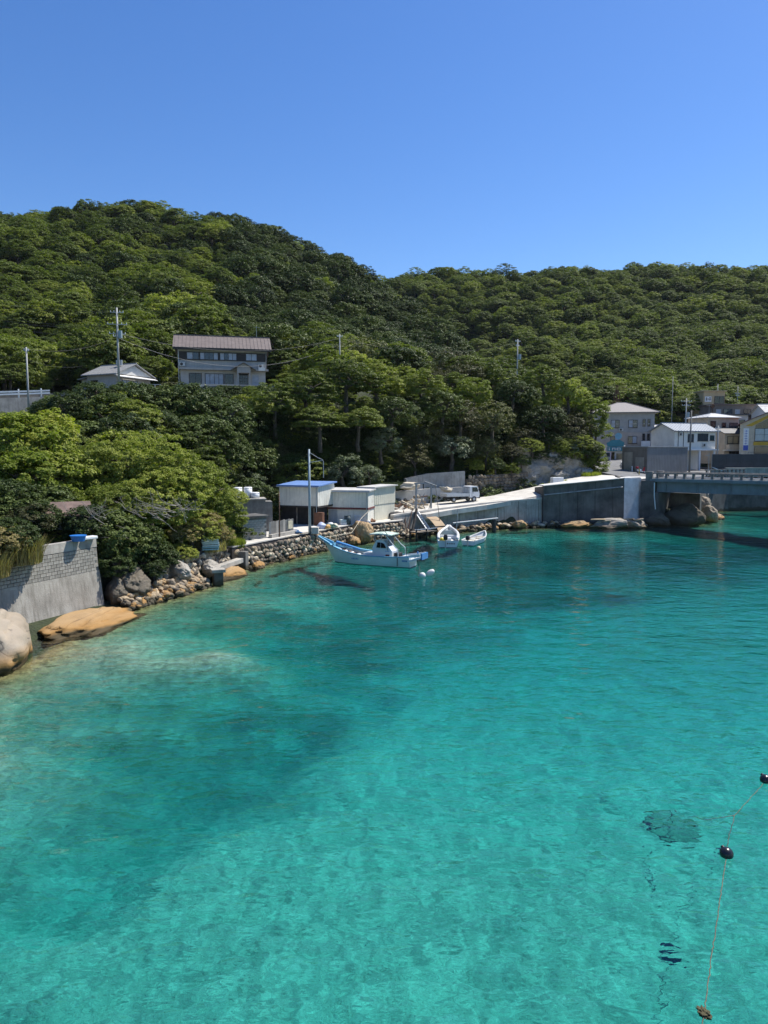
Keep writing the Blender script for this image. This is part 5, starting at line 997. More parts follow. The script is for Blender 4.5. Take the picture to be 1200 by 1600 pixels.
for a, ww in ((-2.4, 1.5), (0.9, 1.6)):
    window(H, fm, a, 3.6, ww, 1.3, 2, 1, FRAME_D, GLASS, (1,)); window(H, fm, a, 7.0 - 0.3, ww, 1.4, 2, 1, FRAME_D, GLASS, (0,))
for a in (3.6, 4.5): window(H, fm, a, 4.2, 0.4, 1.2, 1, 1, FRAME_D, GLASS_D); window(H, fm, a, 7.0, 0.4, 1.2, 1, 1, FRAME_D, GLASS_D)
box('ac_unit', WHITE, H, 3.3, 5.0, -0.65, -0.063, 2.9, 4.0); awn = MB().prism([(-w / 2, -1.8, 2.3), (w / 2 - 0.4, -1.8, 2.3), (w / 2 - 0.4, -0.065, 2.75), (-w / 2, -0.065, 2.75)], (0, 0, 0.12)).build('awning', ROOF_D, H)
# shop at its foot
H = thing('corner_shop', 'small white shop with teal rounded sign at the foot of the headland', 'shop', (42.4, 134.5, 7.9), R(-20)); TEAL = M('teal sign', (0.05, 0.27, 0.33), 0.5, 0.1); LBL = M('light blue sign', (0.25, 0.52, 0.66), 0.5, 0.1)
box('wall', W_WHITE, H, -3.4, 2.4, 0, 4, -2, 3.2); MB().prism([(-0.6, -0.35, 3.0), (2.2, -0.35, 3.0), (2.4, -0.35, 3.7), (1.6, -0.35, 4.2), (0.2, -0.35, 4.2), (-0.8, -0.35, 3.6)], (0, 0.3, 0)).build('sign_board', TEAL, H); box('sign_panel', TEAL, H, -0.6, 2.2, -0.36, -0.06, 2.1, 2.95)
for i, (x, ch) in enumerate([(-0.35, 'i'), (0.25, 'n'), (1.05, 'o')]):
    mbx = MB()
    if ch == 'i': mbx.box(x, x + 0.16, -0.42, -0.363, 2.25, 2.62).box(x, x + 0.16, -0.42, -0.363, 2.68, 2.82)
    elif ch == 'n': mbx.box(x, x + 0.15, -0.42, -0.363, 2.25, 2.75).box(x + 0.152, x + 0.45, -0.42, -0.363, 2.61, 2.75).box(x + 0.452, x + 0.6, -0.42, -0.363, 2.25, 2.7)
    else: mbx.box(x, x + 0.15, -0.42, -0.363, 2.25, 2.75).box(x + 0.55, x + 0.7, -0.42, -0.363, 2.25, 2.75).box(x + 0.152, x + 0.548, -0.42, -0.363, 2.25, 2.38).box(x + 0.152, x + 0.548, -0.42, -0.363, 2.62, 2.75)
    mbx.build('letter', WHITE, H)
MB().cyl((1.3, -0.2, 4.9), (1.3, 0.0, 4.9), 0.62, 0.62, 20).cyl((1.3, -0.1, 4.0), (1.3, -0.1, 4.4), 0.08).build('round_sign', LBL, H); box('door', GLASS_D, H, -0.2, 0.7, -0.08, -0.003, -1, 1.9); box('pillar', M('brick pillar', (0.36, 0.18, 0.10), 0.8, 0.2), H, -1.3, -0.8, -0.25, -0.003, -1.5, 1.2); box('shop_window', GLASS, H, 1.0, 2.2, -0.05, -0.003, 0.2, 1.7)
MB().prism([(-4.4, -1.2, 2.25), (-0.9, -1.2, 2.25), (-0.9, -0.003, 2.7), (-4.4, -0.003, 2.7)], (0, 0, 0.08)).build('awning', M('pale pink awning', (0.72, 0.60, 0.55), 0.7, 0.1), H)
for i, (x, y, mt, lab) in enumerate([(38.6, 132.4, M('red vending panel', (0.42, 0.02, 0.03), 0.4, 0.08), 'red vending machine under the shop awning'), (39.9, 132.2, WHITE, 'white vending machine next to the red one'), (41.0, 131.8, M('lilac vending panel', (0.45, 0.42, 0.52), 0.4, 0.08), 'pale lilac vending machine by the shop door')]):
    e = thing('vending_machine', lab, 'vending machine', (x, y, 8.0), R(-20), 'vending machines at the shop'); box('cabinet', mt, e, -0.55, 0.55, 0, 0.7, -0.3, 1.85, 0.03); box('display', GLASS, e, -0.4, 0.4, -0.02, -0.002, 1.0, 1.7); box('slot', BLACK, e, -0.3, 0.3, -0.03, -0.003, 0.25, 0.5); box('button_panel', STEEL, e, 0.1, 0.42, -0.025, -0.003, 0.65, 0.9)
e = thing('road_guardrail', 'curved white roadside railing where the road bends into the village', 'guardrail', (0, 0, 0)); GP = [(39.6, 114.6), (39.4, 118.5), (40.6, 123), (42.6, 127.5), (45.6, 131)]
for k in range(9):
    (x, y), _d2 = along(GP, k * 2.1); z = 6.75 + 0.1 * k * 1.4; MB().box(-0.07, 0.07, -0.07, 0.07, -0.4, 0.85).build('post', WHITE, e, loc=(x, y, z))
for zz in (0.45, 0.8):
    mbx = MB(); pp = [Vector((*along(GP, s)[0], 6.75 + 0.0667 * s + zz)) for s in [k * 1.05 for k in range(17)]]
    for a, b2 in zip(pp, pp[1:]): mbx.beam(a, b2, 0.05, 0.12)
    mbx.build('rail', STEEL if zz < 0.6 else WHITE, e)
# houses further up
def small_house(name, label, loc, rz, w, d, h, wall, roof, rise=1.2, hip=False, wins=(), cat='house', group=None):
    H = thing(name, label, cat, loc, rz, group); box('wall', wall, H, -w / 2, w / 2, 0, d, -3, h)
    if hip: hip_roof(H, w, d, h, rise, 0.5, roof)
    elif rise > 0: gable_roof(H, w, d, h, rise, 0.4, roof); gable_walls(H, w, d, h, rise, wall)
    else: box('roof', roof, H, -w / 2 - 0.3, w / 2 + 0.3, -0.3, d + 0.3, h + 0.003, h + 0.25)
    fm = face_map('f', w, d)
    for (a, z, ww, hh, n, gm) in wins: window(H, fm, a, z, ww, hh, n, 1, FRAME_D if gm is not CURT else FRAME_W, gm)
    return H
small_house('beige_house', 'beige house with pale hip roof behind the white house', (66.3, 141, 10.6), R(14), 7.0, 6.0, 6.0, W_BEIGE, M('pale metal roof', (0.42, 0.42, 0.41), 0.6, 0.1), 0.9, True, ((-0.3, 3.6, 0.8, 1.3, 1, GLASS_D), (1.4, 3.6, 1.8, 1.3, 2, GLASS), (-2.9, 3.6, 1.1, 1.6, 1, GLASS_D)))
small_house('long_inn', 'long brown inn with a row of windows under a flat roof', (78.5, 158, 12.8), R(6), 13.5, 6.0, 7.2, W_BROWN, M('rusty brown flat roof', (0.17, 0.12, 0.10), 0.8, 0.15), 0.0, False, ((-6.2, 4.8, 1.0, 1.4, 1, CURT), (-4.5, 4.8, 1.9, 1.5, 2, GLASS), (-1.8, 4.8, 1.0, 1.4, 1, CURT), (0.2, 4.8, 1.5, 1.5, 2, GLASS_D), (2.4, 4.8, 1.0, 1.4, 1, CURT), (4.2, 4.8, 1.6, 1.4, 2, GLASS)), 'inn')
H = small_house('stair_tower', 'tan rooftop block with dark windows above the inn', (74.6, 163.5, 15.0), R(4), 5.0, 4.5, 8.4, W_TAN, W_TAN, 0.0, False, ((0.1, 5.8, 2.2, 1.5, 2, GLASS_D),), 'building')
fm = face_map('f', 5.0, 4.5); fbox(MB(), fm, -2.2, -0.7, 0.003, 0.1, 6.1, 7.3).build('sign', WHITE, H)
for i, (x0, x1, z0, z1) in enumerate([(-2.05, -1.65, 6.85, 6.95), (-1.9, -1.8, 6.35, 7.1), (-2.05, -1.62, 6.5, 6.6), (-1.25, -0.85, 6.95, 7.05), (-1.1, -1.0, 6.35, 7.1), (-1.28, -0.82, 6.6, 6.7), (-1.5, -1.42, 6.5, 6.9)]): fbox(MB(), fm, x0, x1, 0.103, 0.13 + i * 0.002, z0, z1).build('letter', BLACK, H)
e = thing('road_mirror', 'round dark road mirror on a short pole before the tan block', 'mirror', (70.9, 156, 16.5)); MB().cyl((0, 0, -1), (0, 0, 3.0), 0.06).build('pole', RUST, e); MB().cyl((0, -0.1, 3.2), (0, 0.02, 3.2), 0.45, 0.5, 18).build('disc', RUST, e)
small_house('grey_flat', 'pale grey flat-roofed house with tall windows between the inn and the gabled building', (72.6, 149, 11.6), R(10), 5.6, 5, 5.8, M('pale grey render', (0.40, 0.40, 0.39), 0.85, 0.1, streak=0.3), ROOF_D, 0.0, False, ((-1.2, 2.6, 1.0, 2.2, 1, GLASS_D), (0.9, 2.6, 1.1, 2.2, 1, GLASS_D)))
H = small_house('balcony_house', 'narrow beige house with a first-floor balcony', (67.6, 137.2, 8.4), R(10), 6.0, 5, 5.0, W_BEIGE, ROOF_D, 0.9, False, ((-2.4, 3.1, 2.2, 1.3, 2, W_TAN), (0.1, 3.1, 2.4, 1.4, 2, GLASS_D), (-1.9, -0.3, 3.6, 1.9, 3, GLASS_D)))
bl = box('balcony', W_BEIGE, H, -2.7, 2.6, -1.0, -0.003, 1.9, 2.85); box('balcony_floor', CONC_L, H, -3.4, 2.8, -1.2, -0.004, 1.65, 1.897)
# gabled building with yellow trim
H = thing('yellow_gable_building', 'beige building with yellow-trimmed gable and glazed front', 'building', (70.6, 130.6, 8.8), R(-28)); w, d, h = 11.0, 10.0, 6.2; YEL = M('yellow trim', (0.60, 0.36, 0.03), 0.6, 0.1); CREAM = M('cream render', (0.62, 0.53, 0.40), 0.85, 0.1, streak=0.2)
box('wall', CREAM, H, -w / 2, w / 2, 0, d, -3, h); gable_walls(H, w, d, h, 2.4, CREAM, 'y'); gable_roof(H, w, d, h, 2.4, 0.5, M('red brown roof edge', (0.20, 0.10, 0.09), 0.7, 0.1), 'y')
fm = face_map('f', w, d)
for s in (-1, 1): MB().prism([(s * 3.6, -0.12, 5.75), (0, -0.12, 7.75), (0, -0.12, 8.25), (s * 4.6, -0.12, 5.85)], (0, 0.11, 0)).build('gable_trim', YEL, H)
for z in (2.3, -0.9): fbox(MB(), fm, -3.2, 5.4, 0.003, 0.25 if z > 0 else 0.9, z, z + 0.6).build('trim_band', YEL, H)
MB().prism([(-3.0, -0.06, 5.4), (3.0, -0.06, 5.4), (2.9, -0.06, 6.0), (0, -0.06, 7.6), (-2.9, -0.06, 6.0)], (0, 0.05, 0)).build('gable_glass', GLASS_D, H)
window(H, fm, -3.0, 3.1, 6.0, 2.2, 4, 2, FRAME_D, M('milky glass', (0.40, 0.48, 0.50), 0.2, 0.1)); window(H, fm, -3.0, 0.1, 6.2, 1.9, 5, 1, FRAME_D, GLASS)
fbox(MB(), fm, -4.9, -4.0, 0.003, 0.12, 1.3, 5.4).build('banner', WHITE, H); fbox(MB(), fm, -4.85, -4.05, 0.123, 0.14, 1.35, 2.3).build('banner_panel', M('blue print', (0.05, 0.10, 0.45), 0.5), H)
for k in range(6): fbox(MB(), fm, -4.7, -4.2, 0.123, 0.14, 2.6 + k * 0.45, 2.66 + k * 0.45).build('stroke', MATS['blue print'], H); fbox(MB(), fm, -4.49, -4.41, 0.141, 0.15, 2.45 + k * 0.45, 2.8 + k * 0.45).build('stroke', MATS['blue print'], H)
rl = fbox(MB(), fm, -4.0, 5.4, 0.85, 0.9, 1.0, 1.06).build('balcony_rail', FRAME_D, H)
for k in range(20): fbox(MB(), fm, -4.0 + k * 0.48, -3.96 + k * 0.48, 0.86, 0.89, -0.28, 0.997).build('baluster', FRAME_D, rl)
fbox(MB(), fm, -5.4, -4.1, 0.003, 0.06, -1.0, 0.2).build('yellow_panel', YEL, H); fbox(MB(), fm, -2.4, 5.4, 0.004, 0.05, -3, -1.0).build('ground_glazing', GLASS_D, H)
H = small_house('tiled_house', 'old house with pale patched tile roof behind the gabled building', (84.5, 150, 12.5), R(-4), 10, 7, 5.6, W_WHITE, M('patched white tiles', (0.52, 0.51, 0.49), 0.8, 0.25, 4, patch=(0.25, 0.24, 0.23)), 1.7, False, ())
e = thing('rooftop_tank', 'pink box water tank above the tile roof', 'tank', (85.5, 156, 17.8)); PK = M('faded pink panel', (0.42, 0.26, 0.24), 0.7, 0.15); box('body', PK, e, -1.3, 1.3, -0.8, 0.8, 1.0, 2.4, 0.03)
for x in (-1.1, 1.1): box('leg', STEEL, e, x - 0.06, x + 0.06, -0.7, 0.7, -2.0, 0.997)
for x in (-0.4, 0.45): MB().box(x - 0.03, x + 0.03, -0.83, -0.803, 1.05, 2.35).build('rib', PK, e)
small_house('old_cottage', 'low cottage with pale tile roof between the guest house and the white house', (59.0, 147, 9.4), R(15), 8, 6, 4.6, W_BROWN, MATS['patched white tiles'], 1.3, False, ((-1.0, 2.5, 1.6, 1.2, 2, GLASS_D),))
# dark tarpaulin fence
TARP = M('dark blue black tarpaulin', (0.022, 0.026, 0.036), 0.55, 0.3, 0.8, bmp=0.5, bscale=1.2)
e = thing('tarpaulin_fence', 'long dark blue tarpaulin fence in front of the village houses', 'fence', (54.2, 118.6, 6.35), R(5))
for k in range(9): MB().box(0, 2.38, -0.04, 0.04, 0.5, 3.15 + 0.04 * (k % 2)).build('panel', TARP, e, loc=(k * 2.4, 0, 0)); MB().box(-0.05, 0.05, 0.05, 0.15, -0.3, 3.2).build('post', STEEL, e, loc=(k * 2.4, 0, 0))
MB().tube([(0, -0.08, 1.0), (1.2, -0.4, 0.5), (4, -0.5, 0.15), (9, -0.5, 0.05), (21, -0.5, 0.0)], 0.07, 6).build('hem_rope', WHITE, e)
box('base', CONC, e, -0.1, 21.7, -0.15, 0.25, -0.5, 0.497)
e = thing('slipway_railing', 'dark footbridge railing with thick posts behind the road bridge', 'railing', (48.5, 108.0, 6.33), R(38))
for k in range(10): box('post', CB, e, k * 1.3, k * 1.3 + 0.22, -0.1, 0.1, -0.3, 0.75)
box('top_rail', CB, e, -0.3, 12.2, -0.12, 0.12, 0.753, 0.9); box('mid_rail', CB, e, -0.3, 12.2, -0.16, -0.103, 0.3, 0.4)
e = thing('low_wall', 'low pale concrete wall on the far bank beyond the bridge railing', 'wall', (56, 117.8, 6.3), R(8)); box('wall', CONC, e, 0, 22, -0.3, 0.1, -0.5, 0.9); box('coping', CONC_L, e, -0.05, 22, -0.36, 0.16, 0.903, 1.0)

def ac_unit(parent, x, y, z, rot=0.0):
    o = MB().box(-0.4, 0.4, -0.28, -0.003, 0, 0.6).build('air_conditioner', SKIN0, parent, bevel=0.02, loc=(x, y, z), rot=(0, 0, rot)); MB().cyl((-0.08, -0.30, 0.3), (-0.08, -0.282, 0.3), 0.22, 0.22, 14).build('fan_grille', FRAME_D, o); return o
SKIN0 = M('old white enamel', (0.60, 0.59, 0.55), 0.5, 0.1, 3, streak=0.3)
for par, spots in ((bpy.data.objects['white_house'], ((-3.6, 0, 4.6), (2.0, 0, 2.7))), (bpy.data.objects['terrace_house'], ((-5.9, 0.0, 3.1), (5.6, 0.0, 3.1))), (bpy.data.objects['beige_house'], ((-1.6, 0, 3.0),)), (bpy.data.objects['long_inn'], ((-2.6, 0, 3.6), (3.6, 0, 3.6))), (bpy.data.objects['balcony_house'], ((2.2, -0.1, 2.95),)), (bpy.data.objects['guest_house'], ((-0.5, -0.0, 5.95),))):
    for (x, y, z) in spots: ac_unit(par, x, y, z)
for par, x, y, z in ((bpy.data.objects['white_house'], 3.0, 2.9, 6.9), (bpy.data.objects['beige_house'], -1.0, 3.0, 6.8), (bpy.data.objects['balcony_house'], 1.5, 2.4, 5.9), (bpy.data.objects['terrace_house'], 5.2, 3.3, 8.0)):
    mbx = MB().cyl((0, 0, 0), (0, 0, 1.9), 0.03, 0.02, 6).beam((-0.5, 0, 1.7), (0.5, 0, 1.7), 0.03, 0.03)
    for k in range(5): mbx.beam((-0.45 + k * 0.22, -0.3, 1.7), (-0.45 + k * 0.22, 0.3, 1.7), 0.02, 0.02)
    mbx.build('roof_aerial', STEEL, par, loc=(x, y, z))
# ------------------------------------------------------------------ boats
HULL = M('white boat paint', (0.66, 0.70, 0.72), 0.35, 0.06, 0.8, streak=0.15, streakcol=(0.5, 0.48, 0.42)); BLU = M('light blue boat paint', (0.16, 0.40, 0.56), 0.45, 0.1, 1.5); BLU_D = M('strong blue boat paint', (0.05, 0.22, 0.50), 0.45, 0.1, 1.5); ANTI = M('dark antifouling', (0.03, 0.025, 0.03), 0.7, 0.2); DECK = M('worn deck', (0.50, 0.50, 0.46), 0.8, 0.2, 2)
GRN = M('pale green canopy', (0.50, 0.62, 0.52), 0.6, 0.1); ROPE = M('old rope', (0.13, 0.115, 0.08), 0.95, 0.3, 8); NETC = M('brown net', (0.20, 0.13, 0.09), 0.95, 0.4, 6, bmp=0.8); SKIN_W = M('grey white plastic', (0.62, 0.63, 0.62), 0.5, 0.1)
def hull(parent, L, B, sheer, draft, rake, mats, n=22, stern_w=0.85, full=2.3, thick=0.07, flare=1.22):
    """Hull shell along x (bow at +x) with inner side, deck left to the caller. sheer(t): top height."""
    def half(t): return B / 2 * (stern_w + (1 - stern_w) * min(1, t / 0.35)) * max(0.0, 1 - max(0.0, (t - 0.42) / 0.58) ** full)
    R_ = []; inner = []; W_ = []
    for i in range(n):
        t = i / (n - 1); x = -L / 2 + L * t; hw = max(half(t), 0.02); zt = sheer(t); xb = rake * max(0, (t - 0.75) / 0.25) ** 2; k = 1 if t < 0.6 else 1 - 0.55 * ((t - 0.6) / 0.4)
        wl = hw / flare * k; xs = lambda z: x - xb * max(0, (zt - z)) / zt
        prof = [(hw, zt), (hw * 0.985, zt * 0.72), (wl + (hw - wl) * 0.35, zt * 0.3), (wl, 0.06), (wl * 0.8, -draft * 0.5), (0.02, -draft * (1 - 0.5 * t ** 3))]
        R_.append([(xs(z), -y, z) for y, z in prof] + [(xs(z), y, z) for y, z in prof[::-1]])
        inner.append([(x - 0.0, -max(hw - thick, 0.005), zt), (x, max(hw - thick, 0.005), zt), (x, max(hw - thick, 0.005) * 0.9, zt - 0.35), (x, -max(hw - thick, 0.005) * 0.9, zt - 0.35)])
    o = MB().loft(R_, closed=False).add(R_[0], [tuple(range(len(R_[0])))]).build('hull', mats[0], parent, True)
    o.data.polygons.foreach_set('use_smooth', [True] * len(o.data.polygons)); es = o.modifiers.new('sharp', 'EDGE_SPLIT'); es.split_angle = R(40)
    bt = [[(p[0], p[1] * 1.012, p[2]) for p in r[3:9]] for r in R_]
    MB().loft(bt, closed=False).add([(p[0] - 0.012, p[1], p[2]) for p in bt[0]], [tuple(range(6))]).build('bottom_paint', mats[1], o)
    for s in (-1, 1):
        g = MB()
        for a, b2 in zip(range(n - 1), range(1, n)):
            A, Bq = R_[a][0 if s < 0 else -1], R_[b2][0 if s < 0 else -1]; g.beam((A[0], A[1] * 1.0, A[2] + 0.03), (Bq[0], Bq[1], Bq[2] + 0.03), 0.10, 0.09)
        g.build('gunwale', mats[2], parent)
    return half, o
e = FB = thing('fishing_boat', 'white fishing boat with blue bow and pale green canopy', 'boat', (-1.5, 63.25, 0.0), math.atan2(4.3, -9.3)); FB.scale = (0.9, 0.9, 0.92)
sh = lambda t: 0.85 + 0.16 * (1 - t) ** 2 + 1.15 * max(0, (t - 0.35) / 0.65) ** 2
half, hu = hull(e, 9.8, 2.3, sh, 0.35, 1.3, (HULL, ANTI, BLU), stern_w=0.86)
dk = []
for i in range(18):
    t = 0.01 + 0.93 * i / 17; x = -4.9 + 9.8 * t; dk.append([(x, -max(half(t) - 0.06, 0.03), sh(t) - 0.28), (x, max(half(t) - 0.06, 0.03), sh(t) - 0.28)])
MB().loft(dk, closed=False).build('deck', DECK, e)
fd = []
for i in range(8):
    t = 0.80 + 0.19 * i / 7; x = -4.9 + 9.8 * t; fd.append([(x, -max(half(t) - 0.03, 0.02), sh(t) + 0.0), (x, max(half(t) - 0.03, 0.02), sh(t) + 0.0)])
MB().loft(fd, closed=False).build('fore_deck', BLU, e)
MB().beam((4.0, -0.45, sh(0.91) + 0.12), (5.5, -0.10, sh(1) + 0.42), 0.16, 0.18).beam((4.0, 0.45, sh(0.91) + 0.12), (5.5, 0.10, sh(1) + 0.42), 0.16, 0.18).beam((4.6, -0.4, 1.95), (4.6, 0.4, 1.95), 0.12, 0.12).build('bow_platform', BLU, e)
box('bitt', BLU, e, 3.5, 3.65, -0.5, 0.5, sh(0.85), sh(0.85) + 0.35)
MB().beam((1.1, -0.75, 1.25), (3.6, -0.3, 1.95), 0.42, 0.16).build('blue_trough', BLU_D, e); MB().beam((-0.1, -0.85, 1.12), (1.9, -0.75, 1.32), 0.36, 0.2).build('blue_box', BLU, e)
for i in range(7): link('net_heap', rock_mesh('net_heap', 300 + i, NETC if i % 2 else SKIN_W, sub=2, amp=0.4), e, (0.9 + i * 0.35, r9.uniform(-0.3, 0.55), 0.85 + 0.06 * i), (0, 0, i), (0.3, 0.28, 0.2))
cb = MB().loft([[(0.1, -0.72, 0.55), (0.1, 0.72, 0.55), (0.1, 0.68, 1.15), (0.1, -0.68, 1.15)], [(-1.0, -0.74, 0.55), (-1.0, 0.74, 0.55), (-1.0, 0.70, 1.2), (-1.0, -0.70, 1.2)]], caps=True).build('engine_hatch', HULL, e)
wh = MB().loft([[(-0.9, -0.74, 0.55), (-0.9, 0.74, 0.55), (-0.9, 0.66, 1.75), (-0.9, -0.66, 1.75)], [(-1.1, -0.74, 0.55), (-1.1, 0.74, 0.55), (-1.3, 0.60, 2.45), (-1.3, -0.60, 2.45)], [(-2.3, -0.74, 0.55), (-2.3, 0.74, 0.55), (-2.1, 0.60, 2.45), (-2.1, -0.60, 2.45)], [(-3.0, -0.72, 0.55), (-3.0, 0.72, 0.55), (-3.0, 0.66, 1.45), (-3.0, -0.66, 1.45)]], caps=True).build('wheelhouse', HULL, e)
for s in (-1, 1):
    MB().prism([(-1.35, s * 0.705, 1.75), (-1.75, s * 0.705, 1.75), (-1.75, s * 0.655, 2.25), (-1.45, s * 0.655, 2.25)], (0, s * 0.03, 0)).build('window', GLASS_D, wh); MB().prism([(-1.82, s * 0.705, 1.75), (-2.4, s * 0.70, 1.75), (-2.15, s * 0.665, 2.15), (-1.82, s * 0.66, 2.25)], (0, s * 0.03, 0)).build('window', GLASS_D, wh)
    MB().box(-2.75, -2.35, s * 0.745 - 0.015, s * 0.745 + 0.015, 0.95, 1.15).build('name_plate', M('dark red plate', (0.16, 0.02, 0.03), 0.5), wh)
    for k in range(4): MB().box(-2.72 + k * 0.12, -2.66 + k * 0.12, s * 0.735 - 0.01, s * 0.735 + 0.01, 1.42, 1.47 + 0.02 * (k % 2)).build('letter', BLU_D, wh)
    for k in range(5): MB().box(0.4 + k * 0.16, 0.48 + k * 0.16, s * 1.165 - 0.01, s * 1.165 + 0.01, 0.55, 0.66 + 0.03 * (k % 2)).build('letter', BLU_D, hu)
    for k in range(4): MB().box(-4.3 - k * 0.14, -4.22 - k * 0.14, s * 1.075 - 0.02, s * 1.075 + 0.02, 0.62, 0.75).build('letter', BLU_D, hu)
    for x0, x1, z1 in ((-1.2, -1.2, 2.95), (-2.5, -2.5, 2.95)): MB().cyl((x0, s * 0.68, 2.3 if x0 > -2 else 1.6), (x1, s * 0.75, z1), 0.03).build('canopy_post', STEEL, e)
    MB().tube([(-2.4, s * 0.78, 2.95), (-3.3, s * 0.85, 2.0), (-3.7, s * 0.9, 1.7), (-3.75, s * 0.9, 0.8)], 0.04, 6).build('rail', WHITE, e)
    MB().beam((-3.9, s * 0.98, 0.98), (-5.9, s * 0.72, 1.35), 0.14, 0.16).build('stern_rail', HULL, e); MB().beam((-4.0, s * 0.6, 0.85), (-5.9, s * 0.55, 1.2), 0.1, 0.1).build('stern_beam', BLU, e)
MB().loft([[(-0.7, -0.95, 2.98), (-0.7, 0.95, 2.98), (-0.7, 0.9, 3.06), (-0.7, -0.9, 3.06)], [(-1.8, -1.0, 3.06), (-1.8, 1.0, 3.06), (-1.8, 0.95, 3.15), (-1.8, -0.95, 3.15)], [(-3.0, -0.95, 2.98), (-3.0, 0.95, 2.98), (-3.0, 0.9, 3.06), (-3.0, -0.9, 3.06)]], caps=True).build('canopy', GRN, e)
MB().prism([(-2.55, -0.7, 1.5), (-2.55, 0.7, 1.5), (-2.55, 0.7, 2.9), (-2.55, -0.7, 2.9)], (-0.02, 0, 0)).build('clear_curtain', M('smoky plastic curtain', (0.10, 0.11, 0.12), 0.25, 0.2), e)
MB().tube([(-0.75, -0.9, 3.1), (-1.2, -0.7, 3.4), (-1.8, 0, 3.55), (-2.2, 0.7, 3.4), (-2.6, 0.9, 3.1)], 0.035, 6).build('hoop', WOOD, e)
MB().loft([[(-4.75, -1.02, 0.55), (-4.75, 1.02, 0.55), (-4.75, 1.02, 0.75), (-4.75, -1.02, 0.75)], [(-6.0, -0.75, 0.95), (-6.0, 0.75, 0.95), (-6.0, 0.75, 1.12), (-6.0, -0.75, 1.12)]], caps=True).build('stern_platform', HULL, e); box('stern_board', BLU_D, e, -6.16, -6.003, -0.75, 0.75, 0.85, 1.42)
box('stern_locker', SKIN_W, e, -4.6, -3.9, -0.55, 0.25, 0.6, 1.05, 0.03); MB().cyl((-4.35, 0.3, 0.7), (-4.25, 0.3, 3.3), 0.03, 0.015).build('mast', BLACK, e); MB().cyl((-5.6, 0.5, 1.1), (-5.6, 0.5, 1.6), 0.09, 0.07).build('bollard', BLU_D, e)
box('console', BLACK, e, -3.6, -3.1, -0.5, 0.5, 0.6, 1.3, 0.05); MB().cyl((-0.95, 0.3, 2.45), (-0.95, 0.3, 2.75), 0.07).build('horn', BLACK, e)
for s in (-1, 1): MB().cyl((-3.75, s * 1.14, 0.15), (-3.75, s * 1.14, 1.0), 0.035, 0.035, 8).build('fender', BLACK, e)
# twin-rail work boat, seen from astern
e = thing('work_boat', 'white open work boat with dark outboard seen from astern beside the jetty', 'boat', (7.05, 78.0, 0), math.atan2(1, 0.10)); sh2 = lambda t: 0.75 + 0.55 * max(0, (t - 0.4) / 0.6) ** 2
half, hu = hull(e, 8.4, 2.35, sh2, 0.3, 0.8, (HULL, ANTI, SKIN_W), stern_w=0.92, full=2.6)
dk = [[(-4.2 + 8.4 * t, -max(half(t) - 0.08, 0.03), 0.35), (-4.2 + 8.4 * t, max(half(t) - 0.08, 0.03), 0.35)] for t in [0.01 + 0.9 * i / 14 for i in range(15)]]
MB().loft(dk, closed=False).build('deck', DECK, e)
for s in (-1, 1):
    mbx = MB(); pp = [(-4.1 + 7.4 * t, s * max(half(t) - 0.12, 0.1), sh2(t) + 0.22) for t in [i / 12 for i in range(13)]]; mbx.tube(pp, 0.16, 8); mbx.build('side_tube', SKIN_W, e, True)
box('thwart', HULL, e, 0.6, 1.1, -1.0, 1.0, 0.36, 0.75, 0.03); box('locker', HULL, e, -2.4, -1.4, -0.3, 0.75, 0.36, 0.8, 0.04); MB().prism([(1.9, -0.95, 0.4), (1.9, 0.95, 0.4), (2.0, 0.9, 1.15), (2.0, -0.9, 1.15)], (0.08, 0, 0)).build('splash_board', M('pale grey green board', (0.42, 0.50, 0.46), 0.6, 0.1), e)
def outboard(parent, x, y, z, s=1.0):
    m = MB(); m.loft([[(x - 0.14 * s, y - 0.17 * s, z), (x + 0.26 * s, y - 0.17 * s, z), (x + 0.26 * s, y + 0.17 * s, z), (x - 0.14 * s, y + 0.17 * s, z)], [(x - 0.22 * s, y - 0.2 * s, z + 0.25 * s), (x + 0.3 * s, y - 0.2 * s, z + 0.25 * s), (x + 0.3 * s, y + 0.2 * s, z + 0.25 * s), (x - 0.22 * s, y + 0.2 * s, z + 0.25 * s)], [(x - 0.14 * s, y - 0.13 * s, z + 0.48 * s), (x + 0.22 * s, y - 0.13 * s, z + 0.48 * s), (x + 0.22 * s, y + 0.13 * s, z + 0.48 * s), (x - 0.14 * s, y + 0.13 * s, z + 0.48 * s)]], caps=True)
    o = m.build('outboard', BLACK, parent, bevel=0.03); MB().box(x - 0.08 * s, x + 0.1 * s, y - 0.06 * s, y + 0.06 * s, z - 0.9 * s, z - 0.003).build('leg', STEEL, o); MB().box(x + 0.27 * s, x + 0.75 * s, y - 0.025, y + 0.025, z + 0.1, z + 0.16).build('tiller', BLACK, o); return o
outboard(e, -4.35, 0.25, 0.85, 1.15); MB().cyl((-3.4, 0.62, 0.36), (-3.4, 0.62, 0.42), 0.26, 0.24, 14).build('bucket_base', BLACK, e)
o = link('yellow_float', rock_mesh('yellow_float', 5, M('yellow float plastic', (0.55, 0.45, 0.03), 0.5, 0.08), sub=3, amp=0.02, flat=1.0, cuts=0), e, (-3.4, 0.62, 0.70), (0, 0, 0), (0.3, 0.3, 0.3))
for k in range(5): MB().box(-4.225, -4.205, -0.7 + k * 0.22, -0.58 + k * 0.22, 0.38, 0.5 + 0.03 * (k % 2)).build('letter', BLACK, e)
